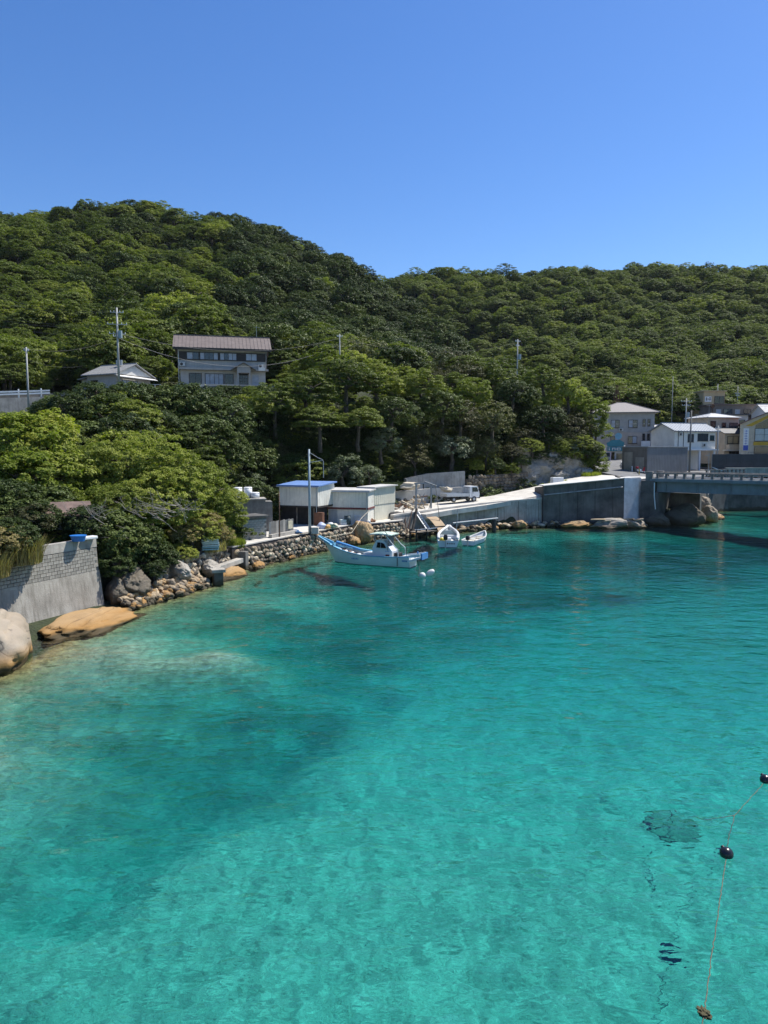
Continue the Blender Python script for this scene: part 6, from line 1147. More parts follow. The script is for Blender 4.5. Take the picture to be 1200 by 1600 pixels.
# skiff
e = thing('skiff', 'small white open skiff with outboard moored beside the work boat', 'boat', (10.2, 78.3, 0), math.atan2(6.6, 2.9)); sh3 = lambda t: 0.55 + 0.4 * max(0, (t - 0.4) / 0.6) ** 2
half, hu = hull(e, 6.4, 1.75, sh3, 0.22, 0.7, (HULL, ANTI, SKIN_W), stern_w=0.85, full=2.2)
dk = [[(-3.2 + 6.4 * t, -max(half(t) - 0.08, 0.03), 0.22), (-3.2 + 6.4 * t, max(half(t) - 0.08, 0.03), 0.22)] for t in [0.01 + 0.92 * i / 14 for i in range(15)]]
MB().loft(dk, closed=False).build('floor', M('cream inside', (0.60, 0.55, 0.45), 0.7, 0.12, 2), e)
for x in (-1.6, 0.2, 1.5): hw = half((x + 3.2) / 6.4) - 0.09; box('thwart', MATS['cream inside'], e, x, x + 0.32, -hw, hw, 0.42, 0.5)
outboard(e, -3.4, 0.0, 0.65, 0.95)
# floats
def ball(name, label, loc, r, mat, cat, group=None):
    m = MB(); rings = []
    for i in range(9):
        a = -math.pi / 2 + math.pi * (i + 0.02) / 8.04; rings.append([(math.cos(a) * r * math.cos(2 * math.pi * k / 16), math.cos(a) * r * math.sin(2 * math.pi * k / 16), r * math.sin(a)) for k in range(16)])
    e = thing(name, label, cat, loc, 0, group); m.loft(rings, caps=True).build('body', mat, e, True); MB().cyl((0, 0, -r * 1.22), (0, 0, -r * 0.93), 0.22 * r, 0.3 * r, 10).build('lug', mat, e); return e
WF = M('white float plastic', (0.72, 0.70, 0.64), 0.5, 0.1, 3); BKF = M('black float plastic', (0.016, 0.016, 0.02), 0.28, 0.15, 4)
p1 = G(660, 902); p2 = G(672, 899)
e = ball('mooring_float', 'round white float on the stern mooring line of the fishing boat', (p1.x, p1.y, 0.14), 0.26, WF, 'buoy', 'white mooring floats'); e = ball('mooring_float', 'tilted white oblong float touching the round one behind the fishing boat', (p2.x + 0.02, p2.y, 0.2), 0.26, WF, 'buoy', 'white mooring floats'); e.scale = (0.95, 0.95, 1.5); e.rotation_euler = (0.3, 0.9, 0.3)
p3 = G(748, 858); ball('mooring_float', 'small cream float beside the skiff', (p3.x, p3.y, 0.1), 0.22, M('cream float', (0.62, 0.52, 0.32), 0.6, 0.1), 'buoy')
bq1 = G(1135, 1337); bq2 = G(1196, 1221)
e = ball('black_buoy', 'glossy black net buoy between the two lengths of rope', (bq1.x, bq1.y, 0.05), 0.165, BKF, 'buoy', 'black net buoys'); e.rotation_euler = (2.3, 0.0, 0.4)
e = ball('black_buoy', 'glossy black net buoy cut by the picture edge', (bq2.x, bq2.y, 0.05), 0.165, BKF, 'buoy', 'black net buoys'); e.rotation_euler = (2.3, 0.0, 0.4)
def rope_thing(label, pts, r, mat=ROPE, name='rope', cat='rope', wob=0.0, n=60, seed=1):
    rr_ = random.Random(seed); P2 = []; pts = [Vector(q) for q in pts]; seg = [(b - a).length for a, b in zip(pts, pts[1:])]; tot = sum(seg)
    for i in range(n + 1):
        s = tot * i / n; k = 0
        while k < len(seg) - 1 and s > seg[k]: s -= seg[k]; k += 1
        q = pts[k].lerp(pts[k + 1], min(1, s / seg[k])); P2.append(q + Vector((rr_.uniform(-wob, wob), rr_.uniform(-wob, wob), 0)))
    o = MB().tube(P2, r, 5).build(name, mat, None, True); return tag(o, label, cat)
j = G(1148, 1274); end = G(1100, 1583); off = G(1094, 1640)
rope_thing('weedy rope running from the black buoy towards the lower picture edge', [(bq1.x, bq1.y, 0.0), (G(1117, 1460).x, G(1117, 1460).y, 0.012), (end.x, end.y, 0.01), (off.x, off.y, 0.0), (5.0, 9.0, -0.1)], 0.0115, wob=0.012, n=110, seed=2)
rope_thing('rope joining the two black buoys', [(bq2.x, bq2.y, 0.0), (j.x, j.y, 0.004), (G(1138, 1310).x, G(1138, 1310).y, -0.03), (bq1.x, bq1.y, 0.0)], 0.010, wob=0.012, seed=3)
sk = G(1052, 1288); rope_thing('side rope leading from the buoys to the sunken dark lump', [(j.x, j.y, 0.004), (G(1100, 1280).x, G(1100, 1280).y, -0.06), (8.6, 20.6, -1.6), (8.9, 21.2, -3.3)], 0.013, wob=0.012, seed=4)
WEED = M('brown seaweed', (0.10, 0.088, 0.04), 0.9, 0.4, 10, bmp=0.6)
o = link('weed_clump', rock_mesh('weed_clump', 71, WEED, sub=4, amp=0.7, freq=2.6, cuts=4), None, (end.x, end.y, 0.01), (0, 0, 0), (0.10, 0.13, 0.06)); tag(o, 'tuft of brown seaweed grown on the rope', 'seaweed')
o = link('sunken_net_bundle', rock_mesh('sunken_net_bundle', 72, M('dark weed bundle', (0.27, 0.27, 0.20), 0.95, 0.3, 6), sub=4, amp=0.5, freq=1.8, cuts=5), None, (8.9, 21.1, -3.3), (0, 0, 0.3), (0.55, 0.85, 0.10)); tag(o, 'dark sunken bundle tethered under the water', 'bundle')
rope_thing('dark mooring line from the stern of the fishing boat to the white floats', [(2.9, 61.4, 0.55), (3.0, 60.0, 0.2), (p1.x - 0.3, p1.y + 0.2, 0.02)], 0.03, BLACK, seed=5)
rope_thing('pale bow line from the fishing boat up to the quay', [(-5.6, 65.3, 2.1), (-3.2, 70.5, 1.95), (-2.4, 76.0, 2.9), (-1.4, 80.6, 3.6)], 0.025, STONE_P, seed=6)

# ------------------------------------------------------------------ truck
def wheel(parent, x, y, z, r=0.36, w=0.22):
    o = MB().cyl((x, y - w / 2, z), (x, y + w / 2, z), r, r, 20).build('wheel', BLACK, parent, True); o.modifiers.new('sharp', 'EDGE_SPLIT')
    for s in (-1, 1): MB().cyl((x, y + s * (w / 2 + 0.001), z), (x, y + s * (w / 2 + 0.03), z), r * 0.58, r * 0.45, 14).build('rim', STEEL, o)
tq = P(718, 780, 96.2); e = thing('flatbed_truck', 'white cab-over flatbed truck parked on the wharf road', 'truck', (tq.x, tq.y, 3.25), R(24))
TW = M('truck white', (0.75, 0.76, 0.76), 0.35, 0.05); box('chassis', BLACK, e, -2.3, 2.0, -0.4, 0.4, 0.42, 0.68); box('bed_floor', STEEL, e, -2.45, 0.95, -0.92, 0.92, 0.72, 0.82)
for s in (-1, 1): box('side_board', M('bed side', (0.58, 0.60, 0.60), 0.5, 0.08), e, -2.45, 0.95, s * 0.93 - 0.025, s * 0.93 + 0.025, 0.823, 1.17)
box('tail_board', MATS['bed side'], e, -2.5, -2.453, -0.93, 0.93, 0.823, 1.17); hb = MB().box(0.96, 1.0, -0.9, 0.9, 0.825, 1.2)
for y in (-0.8, -0.3, 0.3, 0.8): hb.box(0.96, 1.0, y - 0.02, y + 0.02, 1.201, 1.85)
hb.box(0.961, 0.999, -0.85, 0.85, 1.851, 1.9).build('headboard', STEEL, e)
cb = [[(1.05, 0.55), (2.55, 0.55), (2.62, 0.95), (2.56, 1.25), (2.30, 1.98), (2.15, 2.08), (1.15, 2.08), (1.05, 2.0)]]
MB().prism([(x, -0.86, z) for x, z in cb[0]], (0, 1.72, 0)).build('cab', TW, e, bevel=0.04)
for s in (-1, 1):
    MB().prism([(1.45, s * 0.87, 1.32), (2.40, s * 0.87, 1.32), (2.18, s * 0.87, 1.92), (1.45, s * 0.87, 1.92)], (0, s * 0.012, 0)).build('side_window', GLASS_D, e); dd = MB().box(1.40, 1.42, s * 0.863, s * 0.875, 0.7, 1.3).build('door_seam', BLACK, e); MB().box(1.5, 1.65, s * 0.87, s * 0.90, 1.15, 1.2).build('handle', BLACK, e)
    MB().box(2.5, 2.66, s * 0.66 - 0.12, s * 0.66 + 0.12, 0.72, 0.9).build('headlight', GLASS, e); MB().cyl((2.35, s * 0.88, 1.6), (2.45, s * 1.08, 1.65), 0.02).box(2.4, 2.46, s * 1.08 - 0.08, s * 1.08 + 0.08, 1.45, 1.75).build('mirror', BLACK, e)
    wheel(e, 1.75, s * 0.78, 0.36); wheel(e, -1.35, s * 0.74, 0.33, 0.33, 0.3)
MB().prism([(2.60, -0.76, 1.28), (2.60, 0.76, 1.28), (2.36, 0.72, 1.92), (2.36, -0.72, 1.92)], (0.02, 0, 0.008)).build('windscreen', GLASS_D, e); box('bumper', BLACK, e, 2.5, 2.7, -0.85, 0.85, 0.42, 0.6, 0.03); box('toolbox', BLACK, e, -0.3, 0.5, -0.9, -0.5, 0.4, 0.7, 0.02)
# small scooter and hydrant post by the village road
e = thing('scooter', 'small red and white scooter parked at the corner of the metal shed', 'scooter', (39.3, 109.6, 6.62), R(20)); RD = M('red scooter paint', (0.40, 0.02, 0.04), 0.35, 0.05)
wheel(e, -0.55, 0, 0.22, 0.22, 0.1); wheel(e, 0.6, 0, 0.22, 0.22, 0.1); MB().loft([[(-0.75, -0.13, 0.35), (-0.75, 0.13, 0.35), (-0.75, 0.1, 0.65), (-0.75, -0.1, 0.65)], [(-0.1, -0.16, 0.3), (-0.1, 0.16, 0.3), (-0.1, 0.13, 0.66), (-0.1, -0.13, 0.66)]], caps=True).box(-0.1, 0.4, -0.14, 0.14, 0.26, 0.33).build('body', WHITE, e, bevel=0.02); box('seat', BLACK, e, -0.7, -0.1, -0.13, 0.13, 0.665, 0.76, 0.02); MB().prism([(0.38, -0.2, 0.33), (0.38, 0.2, 0.33), (0.55, 0.14, 0.95), (0.55, -0.14, 0.95)], (0.05, 0, 0)).build('leg_shield', RD, e); MB().cyl((0.5, -0.3, 1.0), (0.5, 0.3, 1.0), 0.025).build('handlebar', BLACK, e); box('rear_box', RD, e, -0.95, -0.6, -0.17, 0.17, 0.77, 1.05, 0.02)
e = thing('hydrant_post', 'small yellow marker post near the scooter', 'post', (37.9, 106.6, 6.5)); MB().cyl((0, 0, -0.1), (0, 0, 0.7), 0.07, 0.07, 10).build('shaft', M('yellow post paint', (0.5, 0.36, 0.04), 0.6, 0.1), e); MB().cyl((0, 0, 0.703), (0, 0, 0.85), 0.12, 0.1, 10).build('head', MATS['yellow post paint'], e)
o = link('rope_coil', rock_mesh('rope_coil', 88, BLACK, sub=3, amp=0.3), None, (32.2, 98.8, 6.52), (0, 0, 0), (0.45, 0.3, 0.16)); tag(o, 'dark coil of rope lying on the sunlit slab by the bridge', 'rope')

# ------------------------------------------------------------------ poles and wires
GREYP = M('concrete pole', (0.40, 0.40, 0.38), 0.85, 0.12, 1.5); BLUEP = M('blue grey pole', (0.33, 0.40, 0.43), 0.7, 0.1)
def pole(label, base, h, r=0.15, mat=GREYP, arms=(), trans=False, lean=(0, 0), name='utility_pole', cat='utility pole', group=None):
    e = thing(name, label, cat, base, 0, group); e.rotation_euler = (lean[0], lean[1], 0); MB().cyl((0, 0, -1.0), (0, 0, h), r, r * 0.62, 12).build('pole', mat, e, True)
    for (z, L, a) in arms:
        dx, dy = math.cos(a) * L / 2, math.sin(a) * L / 2; ar = MB().beam((-dx, -dy, z), (dx, dy, z), 0.08, 0.09).build('crossarm', STEEL, e)
        for k in (-0.95, -0.45, 0.45, 0.95): MB().cyl((dx * k, dy * k, z + 0.046), (dx * k, dy * k, z + 0.25), 0.05, 0.03, 6).build('insulator', WHITE, ar)
    if trans: MB().cyl((0.38, -0.1, h * 0.62), (0.38, -0.1, h * 0.62 + 0.95), 0.26, 0.26, 14).build('transformer', BLUEP, e); box('bracket', STEEL, e, 0.0, 0.38, -0.16, -0.04, h * 0.62 + 0.1, h * 0.62 + 0.2)
    return e
b1 = P(186, 600, 94); pole('tall utility pole with crossarms and transformer in front of the bungalow', (b1.x, b1.y, b1.z - 0.5), 10.2, 0.17, GREYP, ((9.6, 1.6, 0.2), (8.1, 2.4, 0.25), (6.9, 2.0, 0.3), (6.5, 1.6, 1.2)), True)
b2 = P(45, 640, 83.5); pole('plain thin concrete pole behind the roadside guardrail', (b2.x, b2.y, b2.z - 0.3), 7.4, 0.13, GREYP, ((7.0, 0.5, 0.3),))
b3 = P(484, 832, 70.5); pb = pole('blue-grey quay pole with a bent side arm beside the white sheds', (b3.x, b3.y, QZ), 8.2, 0.15, BLUEP); MB().tube([(0, 0, 7.9), (0.9, 0, 7.35), (1.35, 0, 7.15)], 0.03, 6).tube([(0, 0, 6.9), (1.35, 0, 7.1), (1.4, 0, 7.0), (1.4, 0, 5.4)], 0.035, 6).build('side_arm', STEEL, pb)
MB().box(-0.35, 0.35, -0.35, 0.35, -0.1, 0.55).build('footing', CONC_L, pb, loc=(0.55, -0.2, 0), bevel=0.03)
b4 = P(437, 842, 66.5); pole('thin dark iron post by the flat-roofed block hut', (b4.x, b4.y, QZ), 4.3, 0.06, RUST, name='iron_post', cat='post')
b5 = P(531, 572, 118); pole('small pole rising from the trees right of the brown-roofed house', (b5.x, b5.y, b5.z - 2.5), 7.6, 0.14, GREYP, ((7.2, 0.9, 0.3),))
b6 = P(808, 592, 132); pole('pole with a small crossarm on top of the wooded headland', (b6.x, b6.y, b6.z - 2.5), 9.6, 0.15, GREYP, ((9.2, 1.2, 0.6), (8.4, 0.8, 0.6)), True)
b7 = G(1077, 738, 6.5); pole('dark street pole at the end of the metal shed', (b7.x, b7.y, 6.5), 10.2, 0.17, M('dark pole', (0.16, 0.16, 0.15), 0.8, 0.15))
b8 = P(1070, 700, 140); pole('village utility pole with crossarm and transformer behind the white house', (b8.x, b8.y, b8.z), 9.6, 0.17, GREYP, ((9.0, 2.2, 0.1), (8.2, 1.6, 0.1)), True)
b9 = P(1121, 705, 130); pole('short utility pole in front of the balcony house', (b9.x, b9.y, 8.4), 6.2, 0.16, GREYP, ((5.7, 1.2, 0.3), (5.2, 1.0, 0.3)))
b10 = P(1120, 648, 168); pole('thin pole rising behind the long inn', (b10.x, b10.y, 14), 11.5, 0.12, GREYP)
b11 = P(962, 680, 150); pole('thin antenna mast above the guest house', (P(1050, 640, 160).x, 160, 12), 14.5, 0.08, GREYP, name='antenna_mast', cat='mast')
pq = P(1146, 620, 170); e = pole('rooftop aerial pole above the inn', (pq.x, 168, 17), 8.0, 0.06, STEEL, ((6.3, 1.4, 0.3), (5.8, 0.9, 0.3)), name='aerial', cat='aerial')
e = thing('street_lamp', 'short street lamp in front of the tarpaulin fence', 'street lamp', (P(1107, 735, 114).x, 114, 6.3)); MB().cyl((0, 0, -0.2), (0, 0, 3.4), 0.05, 0.04, 8).build('post', STEEL, e); MB().box(-0.6, 0.05, -0.06, 0.06, 3.0, 3.1).build('lamp_head', STEEL, e)
# lattice aerial tower behind the guest house
tp = P(964, 612, 158); e = thing('lattice_tower', 'small dark lattice tower behind the guest house roof', 'tower', (tp.x, 158, 18.6), 0.4)
for a in range(4):
    c_, s_ = math.cos(a * math.pi / 2 + 0.78), math.sin(a * math.pi / 2 + 0.78); c2, s2 = math.cos(a * math.pi / 2 + 2.35), math.sin(a * math.pi / 2 + 2.35); MB().cyl((c_ * 1.5, s_ * 1.5, -2), (c_ * 0.15, s_ * 0.15, 5.5), 0.09, 0.06, 6).build('leg', RUST, e)
    mbx = MB()
    for k in range(4):
        f0, f1 = k / 4.4, (k + 1) / 4.4; r0, r1 = 1.5 - 1.35 * f0, 1.5 - 1.35 * f1; mbx.cyl((c_ * r0, s_ * r0, -2 + 7.5 * f0), (c2 * r1, s2 * r1, -2 + 7.5 * f1), 0.045, 0.045, 5)
    mbx.build('brace', RUST, e)
box('platform', RUST, e, -0.4, 0.4, -0.4, 0.4, 5.5, 5.65)
WIRE = M('black cable', (0.02, 0.02, 0.022), 0.6, 0.1); WIRE_L = M('pale cable', (0.16, 0.16, 0.16), 0.6, 0.1)
def wire(label, a, b, sag=0.8, r=0.014, mat=WIRE, group='overhead cables'):
    a, b = Vector(a), Vector(b); pts = [a.lerp(b, k / 24) - Vector((0, 0, sag * 4 * (k / 24) * (1 - k / 24))) for k in range(25)]
    o = MB().tube(pts, r, 5).build('overhead_cable', mat); tag(o, label, 'cable', group)
t1 = Vector((b1.x, b1.y, b1.z - 0.5)); t2 = Vector((b2.x, b2.y, b2.z - 0.3)); t5 = Vector((b5.x, b5.y, b5.z - 2.5)); t6 = Vector((b6.x, b6.y, b6.z - 2.5))
for k, (z, u, v, lab) in enumerate([(9.8, -20, 460, 'highest overhead cable running from the tall utility pole past the picture edge'), (9.7, -20, 468, 'second highest overhead cable at the tall utility pole'), (8.3, -20, 490, 'third overhead cable from the top of the tall utility pole'), (8.2, -20, 496, 'fourth overhead cable from the top of the tall utility pole'), (7.0, -20, 505, 'lowest overhead cable crossing the wooded slope towards the tall pole')]):
    wire(lab, t1 + Vector((-0.4 + 0.2 * k, 0, z)), P(u, v, 84), 0.7)
wire('service cable between the thin roadside pole and the tall pole', t2 + Vector((0, 0, 7.2)), t1 + Vector((0, 0, 6.6)), 0.9); wire('lower service cable between the thin roadside pole and the bungalow', t2 + Vector((0, 0, 6.0)), (-41, 99, 21.6), 0.5); wire('cable from the thin roadside pole past the picture edge', t2 + Vector((0, 0, 7.2)), P(-20, 560, 80), 0.3)
wire('cable crossing in front of the brown-roofed house', t1 + Vector((0, 0, 7.0)), t5 + Vector((0, 0, 7.0)), 2.2, 0.014, WIRE_L); wire('lower cable crossing the ground floor of the brown-roofed house', t1 + Vector((0, 0, 6.4)), t5 + Vector((0, 0, 6.0)), 3.6, 0.02, WIRE_L); wire('service cable from the tall pole to the gable of the brown-roofed house', t1 + Vector((0, 0, 7.4)), (-31, 108, 23.8), 0.6)
wire('cable between the two poles above the quay trees', t5 + Vector((0, 0, 7.0)), t6 + Vector((0, 0, 9.0)), 2.0)
wire('cable from the quay pole down to the water tanks', (b3.x, b3.y, QZ + 5.9), (-15.5, 72.5, QZ + 4.0), 0.5)
for k, (z0, z1, lab) in enumerate([(9.2, 5.8, 'upper village cable between the two utility poles'), (8.4, 5.3, 'lower village cable between the two utility poles')]): wire(lab, (b8.x, b8.y, b8.z + z0), (b9.x, b9.y, 8.4 + z1), 0.3)
wire('village cable running from the utility pole past the picture edge', (b8.x, b8.y, b8.z + 9.2), (105, 150, 19), 0.7); wire('cable from the street pole into the village', (b7.x, b7.y, 16.4), (b8.x, b8.y, b8.z + 8.8), 0.3)
wire('village cable hanging towards the headland pole', (b8.x, b8.y, b8.z + 9.2), t6 + Vector((0.3, 0, 9.0)), 1.6)

# ------------------------------------------------------------------ jetty, hoist and clutter on the wharf
JT = M('dark tarred timber', (0.05, 0.042, 0.035), 0.9, 0.3, 3)
e = thing('boat_hoist', 'grey steel boat hoist frame standing at the edge of the wharf', 'hoist', (P(662, 790, 89.5).x, 89.0, 2.75), R(18)); HS = M('hoist steel', (0.26, 0.28, 0.29), 0.6, 0.2)
for x in (-1.05, 0.95):
    box('post', HS, e, x - 0.09, x + 0.09, -0.09, 0.09, -0.1, 3.2); MB().cyl((x, 0.0, 1.2), (x + 0.1, 1.0, -0.1), 0.05).build('strut', HS, e)
MB().beam((-1.25, 0, 3.28), (1.25, 0, 3.28), 0.16, 0.16).build('top_beam', HS, e); MB().beam((0.2, 0.4, 3.45), (1.2, -1.2, 2.95), 0.16, 0.18).build('jib', HS, e); MB().cyl((-0.1, -0.1, 3.2), (-0.1, -0.1, 2.6), 0.07).build('chain', BLACK, e); MB().beam((-0.6, 0, 2.0), (0.2, 0.05, 0.0), 0.07, 0.07).beam((0.1, 0.1, 2.0), (-0.7, 0.1, 0.2), 0.07, 0.07).build('brace', HS, e)
e = thing('boarding_ladder', 'white aluminium boarding ladder sloping from the wharf to the landing', 'ladder', (0, 0, 0)); la, lb = Vector((3.9, 85.6, 2.75)), Vector((5.3, 83.6, 0.75)); ld = (lb - la).normalized(); lx = ld.cross(Vector((0, 0, 1))).normalized() * 0.26
for s in (-1, 1): MB().beam(la + lx * s, lb + lx * s, 0.07, 0.12).build('rail', WHITE, e)
for k in range(9): q = la.lerp(lb, (k + 0.5) / 9); MB().beam(q - lx, q + lx, 0.05, 0.1).build('rung', WHITE, e)
e = thing('landing_stage', 'dark timber landing stage below the boarding ladder', 'landing stage', (4.6, 82.6, 0), R(40))
for x in (-1.6, 0, 1.6):
    for y in (-0.5, 0.6): MB().cyl((x, y, -2.5), (x, y, 1.1), 0.11, 0.1, 8).build('pile', JT, e)
for k in range(9): box('plank', WOOD if k % 3 else JT, e, -1.8 + k * 0.4, -1.43 + k * 0.4, -0.7, 0.8, 0.72, 0.79)
MB().beam((-1.8, -0.5, 1.08), (1.8, -0.5, 1.08), 0.06, 0.08).build('hand_rail', WHITE, e)
e = thing('plywood_ramp', 'curved tan plywood sheet sloping into the water beside the ladder', 'ramp', (6.1, 84.6, 0), R(-55)); TAN = M('tan plywood', (0.36, 0.25, 0.14), 0.75, 0.15, 1.5)
rings = []
for i in range(9):
    t = i / 8; x = -0.8 + 3.4 * t; z = 2.2 - 2.6 * t ** 1.5; rings.append([(x, -0.75, z), (x, 0.75, z), (x, 0.75, z - 0.05), (x, -0.75, z - 0.05)])
MB().loft(rings, caps=True).build('sheet', TAN, e, bevel=0.0); MB().box(0.9, 1.1, -0.78, 0.6, 0.95, 1.25).build('tear', BLACK, e)
for k in range(3): MB().box(-0.6 + k * 0.8, -0.5 + k * 0.8, -0.7, 0.7, 1.2 - k * 0.6, 1.5 - k * 0.6).build('batten', WOOD, e)
e = thing('fender_beam', 'long grey steel pipe beam resting on a dark pile along the wharf', 'beam', (0, 0, 0)); MB().cyl((8.4, 87.0, 1.25), (14.4, 90.3, 1.55), 0.09, 0.09, 8).build('pipe', STEEL, e); MB().cyl((13.9, 90.0, -2.5), (13.9, 90.0, 1.42), 0.28, 0.28, 12).build('pile', BLACK, e); MB().cyl((8.7, 87.0, -2), (9.0, 87.2, 3.0), 0.05, 0.05, 6).build('stake', STEEL, e)
e = thing('mooring_post', 'dark mooring post beside the open work boat', 'post', (7.0, 84.4, 0)); MB().cyl((0, 0, -2.5), (0, 0, 1.3), 0.16, 0.16, 10).build('pile', BLACK, e); MB().cyl((-0.3, 0.2, 1.0), (-0.9, 0.9, 6.2), 0.04, 0.03, 6).build('pole', WOOD, e)
for i, (a, b2, lab) in enumerate([((2.3, 84.6, 3.0), (2.9, 82.6, -0.8), 'thin leaning pole nearest the sheds at the wharf edge'), ((3.4, 84.9, 3.2), (2.4, 82.3, -0.6), 'crossed leaning pole at the wharf edge'), ((3.9, 85.3, 3.1), (3.0, 82.6, -0.8), 'dark leaning timber under the boarding ladder')]):
    o = MB().cyl(a, b2, 0.06 if i < 2 else 0.16, 0.06 if i < 2 else 0.16, 8).build('leaning_pole', RUST if i < 2 else JT); tag(o, lab, 'pole')
# debris: boxes, tarps, timbers behind the hoist
e = thing('debris_heap', 'untidy heap of timber, tarpaulin and broken stone beside the cream shed', 'debris', (P(640, 775, 92).x, 91.6, 2.7))
cols = [TAN, WOOD, STONE_P, CONC_L, RUST, STONE, M('pale tarp', (0.55, 0.48, 0.36), 0.8, 0.15, 2)]
for k in range(46):
    x, y = r9.uniform(-3.2, 1.9), r9.uniform(-1.6, 3.4); mt = r9.choice(cols); z = 0.1 + max(0, (y + 0.6)) * 0.33 * r9.uniform(0.4, 1.1)
    if k % 3: MB().box(-r9.uniform(0.2, 0.9), r9.uniform(0.2, 0.9), -0.12, 0.12, -0.06, r9.uniform(0.05, 0.25)).build('timber', mt, e, loc=(x, y, z), rot=(r9.uniform(-0.4, 0.4), r9.uniform(-0.4, 0.4), r9.uniform(0, 3)))
    else: link('broken_stone', r9.choice(SMALL[r9.choice((STONE.name, STONE_P.name))]), e, (x, y, z), (0, 0, k), (0.35, 0.3, 0.25))
o = link('tarpaulin_bundle', rock_mesh('tarpaulin_bundle', 131, MATS['pale tarp'], sub=4, amp=0.35, cuts=8), None, (P(640, 757, 95).x, 95.2, 5.4), (0, 0, 0.4), (1.6, 0.9, 0.55)); tag(o, 'cream tarpaulin bundle on the concrete step above the debris', 'tarpaulin')
o = link('tarpaulin_bundle', rock_mesh('tarpaulin_bundle', 132, MATS['pale tarp'], sub=4, amp=0.3, cuts=8), None, (8.6, 100.0, 4.75), (0, 0.15, 0.4), (1.2, 0.6, 0.4)); tag(o, 'pale earth and tarpaulin mound behind the truck bed', 'tarpaulin')
o = link('black_cover', rock_mesh('black_cover', 133, BLACK, sub=4, amp=0.35, cuts=8), None, (1.4, 84.9, 2.55), (0, 0, 0.5), (1.2, 0.55, 0.35)); tag(o, 'black plastic cover lying on the quay beside the cream shed', 'cover')
# rubbish bags and bins by the quay pole
for i, (u, v, D, s, mt, lab) in enumerate([(503, 818, 73.5, 0.5, M('blue white bag', (0.45, 0.5, 0.66), 0.6, 0.3, 5), 'bulging blue and white bag near the quay pole'), (512, 822, 73.5, 0.38, M('orange bag', (0.55, 0.30, 0.08), 0.6, 0.2, 4), 'orange bag in the rubbish by the quay pole'), (524, 824, 74.5, 0.36, M('yellow white bag', (0.60, 0.58, 0.42), 0.6, 0.2, 4), 'pale yellow bag at the edge of the rubbish'), (516, 813, 75, 0.4, SKIN_W, 'white bag at the back of the rubbish heap'), (560, 816, 78, 0.34, M('navy bag', (0.06, 0.08, 0.22), 0.5, 0.2, 4), 'dark navy bag against the long white shed'), (576, 817, 79, 0.3, SKIN_W, 'small white bag near the corner of the long shed')]):
    q = P(u, v, D); o = link('rubbish_bag', rock_mesh('rubbish_bag', 150 + i, mt, sub=3, amp=0.3, cuts=6), None, (q.x, q.y, QZ + 0.03 + s * 0.55), (0, 0, i), (s, s * 0.8, s * 0.75)); tag(o, lab, 'bag', 'bags of rubbish on the quay')
e = thing('oil_drum', 'dark green drum standing against the long white shed', 'drum', (P(543, 812, 77.8).x, 77.8, QZ + 0.04)); DG = M('dark green drum', (0.03, 0.06, 0.07), 0.5, 0.2); MB().cyl((0, 0, 0), (0, 0, 0.95), 0.36, 0.36, 16).build('body', DG, e, True)
for z in (0.3, 0.62, 0.95): MB().cyl((0, 0, z - 0.02), (0, 0, z + 0.02), 0.38, 0.38, 16).build('hoop', DG, e)
e = thing('wooden_cabinet', 'brown wooden cabinet under the eaves of the sheds', 'cabinet', (P(497, 806, 76.5).x, 76.6, QZ + 0.04), R(-20)); BW = M('red brown wood', (0.16, 0.07, 0.04), 0.7, 0.2, 3); box('carcass', BW, e, -0.5, 0.5, 0, 0.5, 0, 1.4); box('door', BW, e, -0.47, -0.01, -0.04, -0.003, 0.05, 1.35); box('door', BW, e, 0.01, 0.47, -0.04, -0.003, 0.05, 1.35)
# bare branches in front of the shrub and dry grass at the sea wall
for (u_, v_, D_, n_, sp_, seed_, lab_) in [(150, 825, 46.4, 16, 1.2, 400, 'bare grey dead branches sticking out of the shrubs above the sea wall'), (240, 806, 50.4, 34, 2.4, 500, 'tangle of bare grey twigs across the middle of the light green shrubs')]:
    q = P(u_, v_, D_); e = thing('dead_branches', lab_, 'branches', q)
    for k in range(n_):
        r0 = random.Random(seed_ + k); p0 = Vector((r0.uniform(-sp_, sp_), r0.uniform(-0.6, 0.6), r0.uniform(-0.5, 0.7))); d0 = Vector((r0.uniform(-1, 1), r0.uniform(-0.7, 0.1), r0.uniform(-0.1, 0.5))).normalized(); pts = [p0]
        for j in range(5): d0 = (d0 + Vector((r0.uniform(-0.4, 0.4), r0.uniform(-0.3, 0.3), r0.uniform(-0.3, 0.35)))).normalized(); pts.append(pts[-1] + d0 * 0.42)
        MB().tube(pts, [0.035, 0.03, 0.025, 0.02, 0.014, 0.008], 5).build('branch', BAREWOOD, e, True)
        MB().tube([pts[2], pts[2] + Vector((r0.uniform(-0.5, 0.5), -0.1, 0.4)), pts[2] + Vector((r0.uniform(-0.8, 0.8), -0.2, 0.6))], [0.02, 0.014, 0.006], 4).build('branch', BAREWOOD, e)
